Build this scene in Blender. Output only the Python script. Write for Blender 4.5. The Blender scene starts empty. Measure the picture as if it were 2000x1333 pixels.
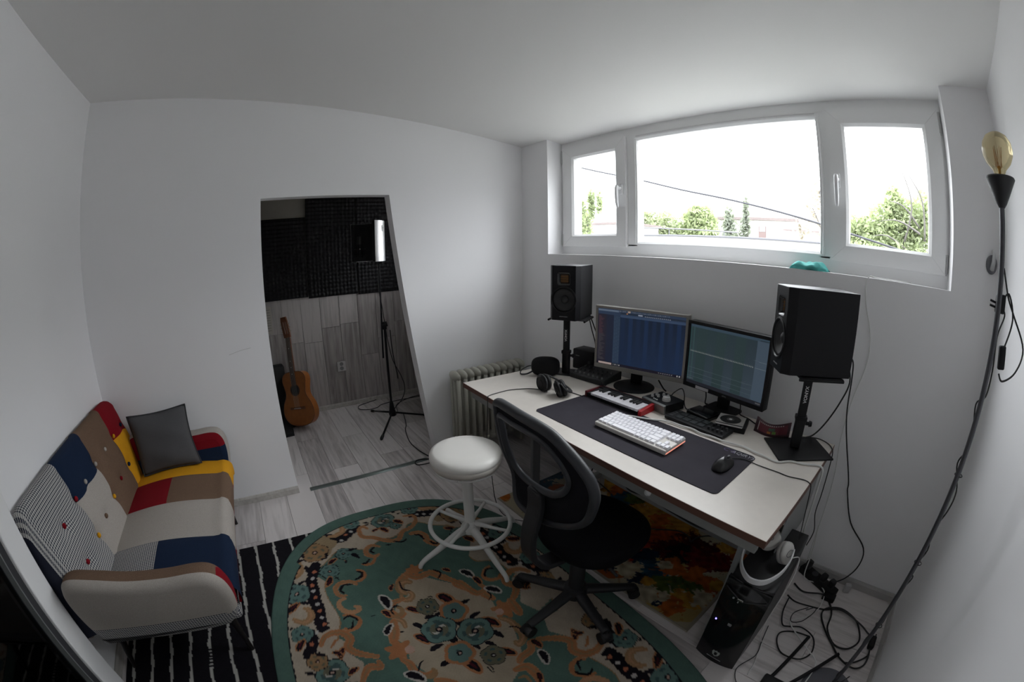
import bpy, bmesh, math, random
import numpy as np
from mathutils import Vector, Matrix
random.seed(7)
PI = math.pi
SC = bpy.context.scene
COL = SC.collection

# ------------------------------------------------------------------ camera
cam = bpy.data.cameras.new('camera')
cam.type = 'PANO'                      # the photograph was taken through a fisheye lens
cam.panorama_type = 'FISHEYE_LENS_POLYNOMIAL'
cam.sensor_fit = 'HORIZONTAL'
cam.sensor_width = 36.0
cam.sensor_height = 24.0
cam.fisheye_fov = 3.12
cam.fisheye_polynomial_k0 = 0.0
cam.fisheye_polynomial_k1 = -(2000 / 36) / 790.295   # equidistant, radians per millimetre
cam.fisheye_polynomial_k2 = 0.0
cam.fisheye_polynomial_k3 = 0.0
cam.fisheye_polynomial_k4 = 0.0
cam.clip_start = 0.01
cam.clip_end = 200
camo = bpy.data.objects.new('camera', cam)
COL.objects.link(camo)
camo.matrix_world = Matrix(((0.58770034, -0.17385246, 0.79017949, 2.48608838),
                            (0.80902266, 0.13776661, -0.57140414, -1.90624128),
                            (-0.00952033, 0.97508753, 0.22161606, 1.48),
                            (0, 0, 0, 1)))
SC.camera = camo

# ------------------------------------------------------------------ sky, light, exposure
SC.view_settings.view_transform = 'Standard'
SC.view_settings.look = 'None'
SC.view_settings.gamma = 1.0
SC.view_settings.use_curve_mapping = False
SC.view_settings.exposure = EXPOSURE = 0.58
SKY = 10.0
world = bpy.data.worlds.new('overcast_sky')
SC.world = world
world.use_nodes = True
wn = world.node_tree
bg = wn.nodes['Background']
bg.inputs[0].default_value = (0.945, 0.955, 1.0, 1)
# overcast sky: dull at the horizon, brighter from mid height up
wtc = wn.nodes.new('ShaderNodeTexCoord')
wsp = wn.nodes.new('ShaderNodeSeparateXYZ')
wmr = wn.nodes.new('ShaderNodeMapRange')
wmr.inputs['From Min'].default_value = 0.0
wmr.interpolation_type = 'SMOOTHSTEP'
wmr.inputs['From Max'].default_value = 0.55
wmr.inputs['To Min'].default_value = SKY * 0.22
wmr.inputs['To Max'].default_value = SKY
wn.links.new(wtc.outputs['Generated'], wsp.inputs[0])
wn.links.new(wsp.outputs['Z'], wmr.inputs['Value'])
wn.links.new(wmr.outputs['Result'], bg.inputs[1])
# a portal in the window opening: it emits nothing, it only helps sampling the sky
pl = bpy.data.lights.new('window_portal', 'AREA')
pl.shape = 'RECTANGLE'
pl.size, pl.size_y = 2.5, 0.85
pl.cycles.is_portal = True
plo = bpy.data.objects.new('window_portal', pl)
COL.objects.link(plo)
plo.location = (1.53, 0.24, 1.87)
plo.rotation_euler = (-PI / 2, 0, 0)
SC.cycles.max_bounces = 12
SC.cycles.diffuse_bounces = 8
SC.cycles.transparent_max_bounces = 16
SC.cycles.use_denoising = True
SC.cycles.sample_clamp_indirect = 6.0

# ------------------------------------------------------------------ materials
MATS = {}


def mat(name, color, rough=0.5, metal=0.0, spec=0.5, noise=0.0, nscale=40.0, bump=0.0, bscale=200.0, sheen=0.0, coat=0.0):
    if name in MATS:
        return MATS[name]
    m = bpy.data.materials.new(name)
    m.use_nodes = True
    nt = m.node_tree
    b = nt.nodes['Principled BSDF']
    b.inputs['Base Color'].default_value = (*color, 1)
    b.inputs['Roughness'].default_value = rough
    b.inputs['Metallic'].default_value = metal
    b.inputs['Specular IOR Level'].default_value = spec
    if sheen:
        b.inputs['Sheen Weight'].default_value = sheen
    if coat:
        b.inputs['Coat Weight'].default_value = coat
    tc = nt.nodes.new('ShaderNodeTexCoord')
    if noise:
        n = nt.nodes.new('ShaderNodeTexNoise')
        n.inputs['Scale'].default_value = nscale
        n.inputs['Detail'].default_value = 4
        nt.links.new(tc.outputs['Object'], n.inputs['Vector'])
        r = nt.nodes.new('ShaderNodeMapRange')
        r.inputs['From Min'].default_value = 0.3
        r.inputs['From Max'].default_value = 0.7
        r.inputs['To Min'].default_value = 1 - noise
        r.inputs['To Max'].default_value = 1 + noise
        nt.links.new(n.outputs['Fac'], r.inputs['Value'])
        v = nt.nodes.new('ShaderNodeVectorMath')
        v.operation = 'SCALE'
        v.inputs[0].default_value = color
        nt.links.new(r.outputs['Result'], v.inputs['Scale'])
        nt.links.new(v.outputs['Vector'], b.inputs['Base Color'])
    if bump:
        n2 = nt.nodes.new('ShaderNodeTexNoise')
        n2.inputs['Scale'].default_value = bscale
        n2.inputs['Detail'].default_value = 3
        nt.links.new(tc.outputs['Object'], n2.inputs['Vector'])
        bp = nt.nodes.new('ShaderNodeBump')
        bp.inputs['Strength'].default_value = bump
        bp.inputs['Distance'].default_value = 0.002
        nt.links.new(n2.outputs['Fac'], bp.inputs['Height'])
        nt.links.new(bp.outputs['Normal'], b.inputs['Normal'])
    MATS[name] = m
    return m


def emis(name, color, strength):
    if name in MATS:
        return MATS[name]
    m = bpy.data.materials.new(name)
    m.use_nodes = True
    nt = m.node_tree
    b = nt.nodes['Principled BSDF']
    b.inputs['Base Color'].default_value = (0.01, 0.01, 0.01, 1)
    b.inputs['Emission Color'].default_value = (*color, 1)
    b.inputs['Emission Strength'].default_value = strength
    MATS[name] = m
    return m


def glassy(name, tint=(1, 1, 1), rough=0.0, reflect=1.0):
    """Thin pane: transparent with a Fresnel reflection."""
    if name in MATS:
        return MATS[name]
    m = bpy.data.materials.new(name)
    m.use_nodes = True
    nt = m.node_tree
    nt.nodes.clear()
    out = nt.nodes.new('ShaderNodeOutputMaterial')
    mix = nt.nodes.new('ShaderNodeMixShader')
    tr = nt.nodes.new('ShaderNodeBsdfTransparent')
    tr.inputs[0].default_value = (*tint, 1)
    gl = nt.nodes.new('ShaderNodeBsdfGlossy')
    gl.inputs['Roughness'].default_value = rough
    fr = nt.nodes.new('ShaderNodeFresnel')
    geo = nt.nodes.new('ShaderNodeNewGeometry')      # the same 1.45 on entering and on leaving the thin pane
    mr = nt.nodes.new('ShaderNodeMapRange')
    mr.inputs['To Min'].default_value = 1.45
    mr.inputs['To Max'].default_value = 1 / 1.45
    nt.links.new(geo.outputs['Backfacing'], mr.inputs['Value'])
    nt.links.new(mr.outputs['Result'], fr.inputs['IOR'])
    mu = nt.nodes.new('ShaderNodeMath')
    mu.operation = 'MULTIPLY'
    mu.inputs[1].default_value = reflect
    nt.links.new(fr.outputs[0], mu.inputs[0])
    nt.links.new(mu.outputs[0], mix.inputs[0])
    nt.links.new(tr.outputs[0], mix.inputs[1])
    nt.links.new(gl.outputs[0], mix.inputs[2])
    nt.links.new(mix.outputs[0], out.inputs[0])
    MATS[name] = m
    return m


def colattr(name, rough=0.9, emit=0.0, bump=0.0, bscale=300, spec=0.3):
    """Material whose colour is the mesh's own colour attribute (woven or printed pattern)."""
    if name in MATS:
        return MATS[name]
    m = bpy.data.materials.new(name)
    m.use_nodes = True
    nt = m.node_tree
    b = nt.nodes['Principled BSDF']
    a = nt.nodes.new('ShaderNodeAttribute')
    a.attribute_name = 'Col'
    b.inputs['Roughness'].default_value = rough
    b.inputs['Specular IOR Level'].default_value = spec
    if emit:
        b.inputs['Base Color'].default_value = (0.01, 0.01, 0.01, 1)
        nt.links.new(a.outputs['Color'], b.inputs['Emission Color'])
        b.inputs['Emission Strength'].default_value = emit
    else:
        nt.links.new(a.outputs['Color'], b.inputs['Base Color'])
    if bump:
        tc = nt.nodes.new('ShaderNodeTexCoord')
        n2 = nt.nodes.new('ShaderNodeTexNoise')
        n2.inputs['Scale'].default_value = bscale
        nt.links.new(tc.outputs['Object'], n2.inputs['Vector'])
        bp = nt.nodes.new('ShaderNodeBump')
        bp.inputs['Strength'].default_value = bump
        bp.inputs['Distance'].default_value = 0.003
        nt.links.new(n2.outputs['Fac'], bp.inputs['Height'])
        nt.links.new(bp.outputs['Normal'], b.inputs['Normal'])
    MATS[name] = m
    return m


def wood_mat(name, along='x', light=(0.66, 0.62, 0.61), dark=(0.33, 0.30, 0.295), rough=0.45):
    """Whitewashed pine laminate; each plank gets its own tone and grain offset."""
    m = bpy.data.materials.new(name)
    m.use_nodes = True
    nt = m.node_tree
    N, L = nt.nodes, nt.links
    b = N['Principled BSDF']
    b.inputs['Roughness'].default_value = rough
    tc = N.new('ShaderNodeTexCoord')
    oi = N.new('ShaderNodeObjectInfo')
    add = N.new('ShaderNodeVectorMath')
    add.operation = 'ADD'
    sc = N.new('ShaderNodeVectorMath')
    sc.operation = 'SCALE'
    sc.inputs[0].default_value = (37.0, 91.0, 53.0)
    L.new(oi.outputs['Random'], sc.inputs['Scale'])
    L.new(tc.outputs['Object'], add.inputs[0])
    L.new(sc.outputs['Vector'], add.inputs[1])
    mp = N.new('ShaderNodeMapping')
    s = {'x': (0.5, 6, 6), 'z': (6, 6, 0.5)}[along]
    mp.inputs['Scale'].default_value = s
    L.new(add.outputs['Vector'], mp.inputs['Vector'])
    n1 = N.new('ShaderNodeTexNoise')
    n1.inputs['Scale'].default_value = 2.2
    n1.inputs['Detail'].default_value = 5
    n1.inputs['Distortion'].default_value = 1.4
    L.new(mp.outputs['Vector'], n1.inputs['Vector'])
    # narrow growth rings from bands of the same noise
    mu = N.new('ShaderNodeMath')
    mu.operation = 'MULTIPLY'
    mu.inputs[1].default_value = 16
    L.new(n1.outputs['Fac'], mu.inputs[0])
    sn = N.new('ShaderNodeMath')
    sn.operation = 'SINE'
    L.new(mu.outputs[0], sn.inputs[0])
    n2 = N.new('ShaderNodeTexNoise')
    n2.inputs['Scale'].default_value = 6
    n2.inputs['Detail'].default_value = 6
    L.new(mp.outputs['Vector'], n2.inputs['Vector'])
    mr = N.new('ShaderNodeMapRange')
    mr.inputs['From Min'].default_value = -1
    mr.inputs['From Max'].default_value = 1
    mr.inputs['To Min'].default_value = -0.075
    mr.inputs['To Max'].default_value = 0.075
    L.new(sn.outputs[0], mr.inputs['Value'])
    a1 = N.new('ShaderNodeMath')
    a1.operation = 'ADD'
    L.new(mr.outputs['Result'], a1.inputs[0])
    half = N.new('ShaderNodeMath')
    half.operation = 'MULTIPLY_ADD'
    half.inputs[1].default_value = 0.65
    half.inputs[2].default_value = 0.17
    L.new(n2.outputs['Fac'], half.inputs[0])
    L.new(half.outputs[0], a1.inputs[1])
    r2 = N.new('ShaderNodeMapRange')
    r2.inputs['To Min'].default_value = -0.16
    r2.inputs['To Max'].default_value = 0.16
    L.new(oi.outputs['Random'], r2.inputs['Value'])
    a2 = N.new('ShaderNodeMath')
    a2.operation = 'ADD'
    L.new(a1.outputs[0], a2.inputs[0])
    L.new(r2.outputs['Result'], a2.inputs[1])
    ra = N.new('ShaderNodeValToRGB')
    ra.color_ramp.elements[0].position = 0.25
    ra.color_ramp.elements[0].color = (*dark, 1)
    ra.color_ramp.elements[1].position = 0.62
    ra.color_ramp.elements[1].color = (*light, 1)
    L.new(a2.outputs[0], ra.inputs['Fac'])
    L.new(ra.outputs['Color'], b.inputs['Base Color'])
    MATS[name] = m
    return m


def hound_mat(name, scale, rough=0.9):
    """Navy and white houndstooth in the mesh's UV metres."""
    m = bpy.data.materials.new(name)
    m.use_nodes = True
    nt = m.node_tree
    N, L = nt.nodes, nt.links
    b = N['Principled BSDF']
    b.inputs['Roughness'].default_value = rough
    uv = N.new('ShaderNodeUVMap')
    sp = N.new('ShaderNodeSeparateXYZ')
    L.new(uv.outputs[0], sp.inputs[0])

    def M(op, x, y=None):
        n = N.new('ShaderNodeMath')
        n.operation = op
        for i, v in enumerate((x, y)):
            if v is None:
                continue
            if isinstance(v, (int, float)):
                n.inputs[i].default_value = v
            else:
                L.new(v, n.inputs[i])
        return n.outputs[0]
    u = M('MULTIPLY', sp.outputs[0], scale)
    v = M('MULTIPLY', sp.outputs[1], scale)
    a = M('GREATER_THAN', M('FRACT', u), 0.5)
    c = M('GREATER_THAN', M('FRACT', v), 0.5)
    d = M('GREATER_THAN', M('FRACT', M('MULTIPLY', M('ADD', u, v), 2.0)), 0.5)
    both = M('MULTIPLY', a, c)
    one = M('SUBTRACT', M('ADD', a, c), M('MULTIPLY', both, 2.0))
    fac = M('ADD', both, M('MULTIPLY', one, d))
    mx = N.new('ShaderNodeMix')
    mx.data_type = 'RGBA'
    L.new(fac, mx.inputs['Factor'])
    mx.inputs[6].default_value = (0.012, 0.016, 0.035, 1)
    mx.inputs[7].default_value = (0.50, 0.49, 0.47, 1)
    L.new(mx.outputs[2], b.inputs['Base Color'])
    MATS[name] = m
    return m


WALL = mat('white_wall_paint', (0.87, 0.865, 0.875), rough=0.85, spec=0.25, bump=0.08, bscale=120)
CEIL = mat('white_ceiling_paint', (0.86, 0.855, 0.845), rough=0.9, spec=0.2, bump=0.05, bscale=120)
PVC = mat('white_window_plastic', (0.82, 0.82, 0.82), rough=0.3, spec=0.5)
BLACKP = mat('black_plastic', (0.007, 0.007, 0.008), rough=0.5, spec=0.3)
BLACKM = mat('black_powder_coated_metal', (0.006, 0.006, 0.007), rough=0.45, spec=0.3)
DARKG = mat('dark_grey_plastic', (0.035, 0.036, 0.04), rough=0.5)
RUBBER = mat('black_rubber', (0.010, 0.010, 0.011), rough=0.6)
CABLEB = mat('black_cable', (0.012, 0.012, 0.012), rough=0.5)
CABLEW = mat('white_cable', (0.70, 0.70, 0.68), rough=0.5)
WHITEP = mat('white_plastic', (0.76, 0.76, 0.77), rough=0.35)
WHITEM = mat('white_painted_metal', (0.72, 0.72, 0.70), rough=0.3)
SILVER = mat('silver_plastic', (0.30, 0.29, 0.27), rough=0.35, metal=0.6)
CHROME = mat('bright_metal', (0.7, 0.7, 0.7), rough=0.22, metal=1.0)
GREYM = mat('grey_painted_steel', (0.30, 0.31, 0.31), rough=0.45)
LABELW = mat('white_print', (0.72, 0.72, 0.72), rough=0.6)


# ------------------------------------------------------------------ mesh helpers
class MB:
    """Collects vertices and faces; build() links them as ONE mesh object."""

    def __init__(self):
        self.v, self.f, self.mi, self.uv, self.col = [], [], [], {}, []

    def add(self, vs, fs, mi=0, M=None):
        o = len(self.v)
        for p in vs:
            p = Vector(p)
            self.v.append(tuple(M @ p) if M is not None else tuple(p))
        for f in fs:
            self.f.append(tuple(i + o for i in f))
            self.mi.append(mi)
        return self

    def box(self, lo, hi, mi=0, M=None):
        (a, b, c), (d, e, g) = lo, hi
        vs = [(a, b, c), (d, b, c), (d, e, c), (a, e, c), (a, b, g), (d, b, g), (d, e, g), (a, e, g)]
        fs = [(0, 3, 2, 1), (4, 5, 6, 7), (0, 1, 5, 4), (1, 2, 6, 5), (2, 3, 7, 6), (3, 0, 4, 7)]
        return self.add(vs, fs, mi, M)

    def rbox(self, lo, hi, r, seg=2, mi=0, M=None):
        """Box with all edges rounded."""
        bm = bmesh.new()
        bmesh.ops.create_cube(bm, size=1)
        for v in bm.verts:
            v.co = Vector([lo[k] + (v.co[k] + 0.5) * (hi[k] - lo[k]) for k in range(3)])
        bmesh.ops.bevel(bm, geom=bm.edges[:], offset=r, segments=seg, affect='EDGES', profile=0.5)
        bm.verts.index_update()
        self.add([v.co for v in bm.verts], [[v.index for v in f.verts] for f in bm.faces], mi, M)
        bm.free()
        return self

    def prism(self, poly, z0, z1, mi=0, M=None, cap=True):
        n = len(poly)
        vs = [(x, y, z0) for x, y in poly] + [(x, y, z1) for x, y in poly]
        fs = [(i, (i + 1) % n, n + (i + 1) % n, n + i) for i in range(n)]
        if cap:
            fs += [tuple(reversed(range(n))), tuple(range(n, 2 * n))]
        return self.add(vs, fs, mi, M)

    def lathe(self, prof, n=24, mi=0, M=None):
        """Profile of (radius, z) turned about z."""
        vs, fs = [], []
        for r, z in prof:
            for k in range(n):
                a = 2 * PI * k / n
                vs.append((r * math.cos(a), r * math.sin(a), z))
        for j in range(len(prof) - 1):
            for k in range(n):
                k2 = (k + 1) % n
                fs.append((j * n + k, j * n + k2, (j + 1) * n + k2, (j + 1) * n + k))
        if prof[0][0] > 1e-5:
            fs.append(tuple(reversed(range(n))))
        if prof[-1][0] > 1e-5:
            fs.append(tuple(range((len(prof) - 1) * n, len(prof) * n)))
        return self.add(vs, fs, mi, M)

    def cyl(self, p0, p1, r0, r1=None, n=16, mi=0, M=None):
        r1 = r0 if r1 is None else r1
        p0, p1 = Vector(p0), Vector(p1)
        d = p1 - p0
        q = d.to_track_quat('Z', 'Y').to_matrix().to_4x4()
        T = Matrix.Translation(p0) @ q
        if M is not None:
            T = M @ T
        return self.lathe([(r0, 0), (r1, d.length)], n, mi, T)

    def tube(self, pts, r, n=8, mi=0, M=None, closed=False, flat=None):
        """Round (or flattened) tube along a path; r may be a list."""
        pts = [Vector(p) for p in pts]
        m = len(pts)
        rs = r if isinstance(r, (list, tuple)) else [r] * m
        vs, fs = [], []
        prev = None
        for i, p in enumerate(pts):
            if closed:
                t = pts[(i + 1) % m] - pts[i - 1]
            else:
                t = pts[min(i + 1, m - 1)] - pts[max(i - 1, 0)]
            t.normalize()
            if prev is None:
                ref = Vector((0, 0, 1)) if abs(t.z) < 0.9 else Vector((1, 0, 0))
                u = t.cross(ref).normalized()
            else:
                u = (prev - t * prev.dot(t))
                u = u.normalized() if u.length > 1e-6 else t.orthogonal().normalized()
            prev = u
            w = t.cross(u)
            for k in range(n):
                a = 2 * PI * k / n
                fy = flat if flat else 1.0
                vs.append(p + (u * math.cos(a) + w * math.sin(a) * fy) * rs[i])
        mm = m if closed else m - 1
        for i in range(mm):
            i2 = (i + 1) % m
            for k in range(n):
                k2 = (k + 1) % n
                fs.append((i * n + k, i * n + k2, i2 * n + k2, i2 * n + k))
        if not closed:
            fs.append(tuple(reversed(range(n))))
            fs.append(tuple(range((m - 1) * n, m * n)))
        return self.add(vs, fs, mi, M)

    def sphere(self, c, r, n=16, m=10, mi=0, M=None):
        rx, ry, rz = (r, r, r) if isinstance(r, (int, float)) else r
        vs, fs = [], []
        for j in range(m + 1):
            t = PI * j / m
            for k in range(n):
                a = 2 * PI * k / n
                vs.append((c[0] + rx * math.sin(t) * math.cos(a), c[1] + ry * math.sin(t) * math.sin(a), c[2] - rz * math.cos(t)))
        for j in range(m):
            for k in range(n):
                k2 = (k + 1) % n
                fs.append((j * n + k, j * n + k2, (j + 1) * n + k2, (j + 1) * n + k))
        return self.add(vs, fs, mi, M)

    def build(self, name, mats, parent=None, smooth=False, bevel=0.0, seg=2, label=None, at=None, auto=None, merge=0.0):
        me = bpy.data.meshes.new(name)
        off = Vector(at) if at is not None else Vector((0, 0, 0))
        me.from_pydata([tuple(Vector(p) - off) for p in self.v], [], self.f)
        mats = mats if isinstance(mats, (list, tuple)) else [mats]
        for m in mats:
            me.materials.append(m)
        for p, i in zip(me.polygons, self.mi):
            p.material_index = min(i, len(mats) - 1)
        if merge:
            bm = bmesh.new()
            bm.from_mesh(me)
            bmesh.ops.remove_doubles(bm, verts=bm.verts, dist=merge)
            bm.to_mesh(me)
            bm.free()
        if smooth:
            me.polygons.foreach_set('use_smooth', [True] * len(me.polygons))
            if auto is not None:
                try:
                    me.set_sharp_from_angle(angle=math.radians(auto))
                except Exception:
                    pass
        me.validate()
        o = bpy.data.objects.new(name, me)
        COL.objects.link(o)
        o.location = off
        if parent is not None:
            o.parent = parent
        if bevel:
            bv = o.modifiers.new('rounded_edges', 'BEVEL')
            bv.width = bevel
            bv.segments = seg
            bv.limit_method = 'ANGLE'
            bv.angle_limit = math.radians(40)
        if label:
            o['label'] = label
        return o


def tag(o, label, cat, group=None, kind=None):
    o['label'] = label
    o['category'] = cat
    if group:
        o['group'] = group
    if kind:
        o['kind'] = kind
    return o


def thing(name, label, cat, loc=(0, 0, 0), rot=0.0, group=None):
    o = bpy.data.objects.new(name, None)
    o.empty_display_size = 0.05
    COL.objects.link(o)
    o.location = loc
    o.rotation_euler = (0, 0, rot)
    return tag(o, label, cat, group)


def struct(o):
    o['kind'] = 'structure'
    return o


def smooth_path(pts, sub=6):
    """Catmull-Rom through the points."""
    P = [Vector(p) for p in pts]
    out = []
    for i in range(len(P) - 1):
        p0, p1, p2, p3 = P[max(i - 1, 0)], P[i], P[i + 1], P[min(i + 2, len(P) - 1)]
        for k in range(sub):
            t = k / sub
            out.append(0.5 * ((2 * p1) + (p2 - p0) * t + (2 * p0 - 5 * p1 + 4 * p2 - p3) * t * t + (3 * p1 - p0 - 3 * p2 + p3) * t ** 3))
    out.append(P[-1])
    return out


def cable(name, pts, r, m, label=None, cat=None, parent=None, sub=6, n=8, group=None):
    mb = MB().tube(smooth_path(pts, sub), r, n)
    if parent is None:
        o = mb.build(name, m, smooth=True, at=pts[0])
        tag(o, label, cat or 'cable', group)
    else:
        o = mb.build(name, m, parent, smooth=True)
    return o


def dup(root, label=None, loc=None, rot=None):
    r = root.copy()
    COL.objects.link(r)
    if label:
        r['label'] = label
    if loc is not None:
        r.location = loc
    if rot is not None:
        r.rotation_euler = (0, 0, rot)
    for ch in list(root.children):
        c = ch.copy()
        COL.objects.link(c)
        c.parent = r
        for g in list(ch.children):
            d = g.copy()
            COL.objects.link(d)
            d.parent = c
    return r


def RZ(a):
    return Matrix.Rotation(a, 4, 'Z')


def TR(x, y, z):
    return Matrix.Translation((x, y, z))


def ring_path(c, rx, ry, n=40, z=0.0, a0=0.0, a1=2 * PI, closed=True):
    k = n if closed else n + 1
    return [(c[0] + rx * math.cos(a0 + (a1 - a0) * i / n), c[1] + ry * math.sin(a0 + (a1 - a0) * i / n), c[2] + z) for i in range(k)]


def text_obj(body, size, m, parent, M, name='lettering', ext=0.0004, align='CENTER', bold=False, shear=0.0):
    """Flat print: raised a hair from its surface, turned into a mesh."""
    cu = bpy.data.curves.new(name, 'FONT')
    cu.body = body
    cu.size = size
    cu.extrude = ext
    cu.align_x = align
    cu.align_y = 'CENTER'
    cu.shear = shear
    cu.resolution_u = 3
    if bold:
        cu.offset = size * 0.02
    tmp = bpy.data.objects.new('tmp_text', cu)
    COL.objects.link(tmp)
    dg = bpy.context.evaluated_depsgraph_get()
    me = bpy.data.meshes.new_from_object(tmp.evaluated_get(dg))
    bpy.data.objects.remove(tmp)
    bpy.data.curves.remove(cu)
    me.transform(M)
    me.materials.clear()
    me.materials.append(m)
    o = bpy.data.objects.new(name, me)
    COL.objects.link(o)
    o.parent = parent
    return o


def color_mesh(o, fn):
    """Per-vertex colour attribute from fn(x, y, z) in mesh coordinates (numpy arrays)."""
    me = o.data
    n = len(me.vertices)
    co = np.empty(n * 3, dtype=np.float32)
    me.vertices.foreach_get('co', co)
    co = co.reshape(-1, 3)
    rgb = fn(co[:, 0], co[:, 1], co[:, 2])
    a = me.color_attributes.new('Col', 'FLOAT_COLOR', 'POINT')
    c4 = np.ones((n, 4), dtype=np.float32)
    c4[:, :3] = rgb
    a.data.foreach_set('color', c4.ravel())
    return o


# ------------------------------------------------------------------ room shell
XD, YA = 2.985, -3.036           # right wall and left wall
XB = -1.43                       # far wall of the small recording alcove


def ceil_z(y):
    return 2.295 - 0.0927 * y


# ceiling slopes down towards the window
mb = MB()
y0, y1 = YA - 0.1, 0.22
mb.add([(-0.1, y0, ceil_z(y0)), (XD + 0.1, y0, ceil_z(y0)), (XD + 0.1, y1, ceil_z(y1)), (-0.1, y1, ceil_z(y1)),
        (-0.1, y0, ceil_z(y0) + 0.1), (XD + 0.1, y0, ceil_z(y0) + 0.1), (XD + 0.1, y1, ceil_z(y1) + 0.1), (-0.1, y1, ceil_z(y1) + 0.1)],
       [(0, 1, 2, 3), (7, 6, 5, 4), (0, 4, 5, 1), (1, 5, 6, 2), (2, 6, 7, 3), (3, 7, 4, 0)])
struct(mb.build('ceiling', CEIL))

# back wall with the doorway, whose far jamb leans
WT = 0.095
dl, dtz = -1.868, 1.864
dr_top, dr_bot = -1.056, -0.803
mb = MB()
for x in (0.0, -WT):
    pass
outer = [(YA - 0.1, 0.0), (dl, 0.0), (dl, dtz), (dr_top, dtz), (dr_bot, 0.0), (0.12, 0.0), (0.12, ceil_z(0.12) + 0.05), (YA - 0.1, ceil_z(YA - 0.1) + 0.05)]
n = len(outer)
vs = [(0.0, y, z) for y, z in outer] + [(-WT, y, z) for y, z in outer]
fs = [tuple(range(n)), tuple(reversed(range(n, 2 * n)))] + [(i, i + n, (i + 1) % n + n, (i + 1) % n) for i in range(n)]
mb.add(vs, fs)
struct(mb.build('wall_back', WALL))

# window wall: parapet and two piers, the ceiling runs on into the recess
WX0, WX1, SILL = 0.298, 2.748, 1.455
mb = MB()
mb.box((-0.1, 0, -0.05), (XD + 0.1, 0.24, SILL))
mb.box((-0.1, 0, SILL), (WX0, 0.24, 2.36))
mb.box((WX1, 0, SILL), (XD + 0.1, 0.24, 2.36))
struct(mb.build('wall_front', WALL))
mb = MB().box((XD, YA - 0.1, -0.05), (XD + 0.1, 0.1, 2.75))
struct(mb.build('wall_right', WALL))
# left wall with an opening for the glazed door
DX0, DX1, DTOP = 1.345, 2.25, 2.05
mb = MB()
mb.box((-0.1, YA - 0.1, -0.05), (DX0, YA, 2.75))
mb.box((DX1, YA - 0.1, -0.05), (XD + 0.1, YA, 2.75))
mb.box((DX0, YA - 0.1, DTOP), (DX1, YA, 2.75))
struct(mb.build('wall_left', WALL))
# thin scar on the paint
# passage behind the glazed door, its unlit darkness put into the wall colour
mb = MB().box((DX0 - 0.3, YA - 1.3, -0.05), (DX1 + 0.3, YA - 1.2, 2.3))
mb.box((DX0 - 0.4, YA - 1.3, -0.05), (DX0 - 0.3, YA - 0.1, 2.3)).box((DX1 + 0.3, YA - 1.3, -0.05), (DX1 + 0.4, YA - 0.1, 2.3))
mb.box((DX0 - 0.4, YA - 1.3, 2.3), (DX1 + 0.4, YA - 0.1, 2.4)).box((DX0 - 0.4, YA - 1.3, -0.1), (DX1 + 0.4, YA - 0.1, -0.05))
struct(mb.build('wall_passage', mat('painted_passage_shade', (0.02, 0.02, 0.022), rough=0.7)))

# glazed door in the left wall, seen along its near edge
mb = MB()
fw = 0.112
mb.rbox((DX0, YA - 0.06, 0), (DX0 + fw, YA + 0.076, DTOP), 0.006)
mb.rbox((DX1 - fw, YA - 0.06, 0), (DX1, YA + 0.076, DTOP), 0.006)
mb.rbox((DX0 + fw, YA - 0.06, DTOP - fw), (DX1 - fw, YA + 0.076, DTOP), 0.006)
mb.rbox((DX0 + fw, YA - 0.06, 0), (DX1 - fw, YA + 0.076, 0.13), 0.006)
door1 = struct(mb.build('door_1', PVC, smooth=False))
mb = MB()
g = DX0 + fw
mb.box((g, YA + 0.0, 0.13), (g + 0.035, YA + 0.060, DTOP - fw)).box((DX1 - fw - 0.035, YA + 0.0, 0.13), (DX1 - fw, YA + 0.060, DTOP - fw))
mb.box((g, YA + 0.0, 0.13), (DX1 - fw, YA + 0.060, 0.16))
struct(mb.build('glazing_seal', DARKG, door1))
mb = MB().rbox((g + 0.035, YA + 0.02, 0.13), (g + 0.041, YA + 0.064, DTOP - fw), 0.001)
struct(mb.build('glazing_bead', mat('grey_bead', (0.16, 0.17, 0.17), rough=0.3), door1))
mb = MB().box((g + 0.04, YA + 0.03, 0.15), (DX1 - fw - 0.03, YA + 0.036, DTOP - fw))
struct(mb.build('pane', glassy('door_glass', (0.35, 0.36, 0.38), 0.02), door1))

# alcove behind the doorway; a small window in its outer wall, beside the doorway, lights it
BY0, BY1, BZ = -2.35, -0.28, 2.15
mb = MB()
mb.box((XB - 0.1, BY0 - 0.1, -0.05), (XB - 0.012, BY1 + 0.1, BZ))
struct(mb.build('wall_alcove_back', mat('alcove_paint', (0.30, 0.28, 0.25), rough=0.9)))
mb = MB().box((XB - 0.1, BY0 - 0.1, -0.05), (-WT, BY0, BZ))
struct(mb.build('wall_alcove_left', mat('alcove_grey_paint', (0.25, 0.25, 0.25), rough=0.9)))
AX0, AX1, AZ0, AZ1 = -1.10, -0.50, 1.35, 1.95
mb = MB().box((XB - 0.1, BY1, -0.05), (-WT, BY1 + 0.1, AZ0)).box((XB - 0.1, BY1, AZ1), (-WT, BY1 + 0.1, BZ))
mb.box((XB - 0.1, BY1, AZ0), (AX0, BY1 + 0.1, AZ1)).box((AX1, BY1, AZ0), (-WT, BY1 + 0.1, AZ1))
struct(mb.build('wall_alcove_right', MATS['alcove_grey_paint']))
mb = MB().box((XB - 0.1, BY0 - 0.1, BZ), (-WT, BY1 + 0.1, BZ + 0.1))
struct(mb.build('ceiling_alcove', mat('alcove_board', (0.30, 0.24, 0.18), rough=0.8)))

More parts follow.
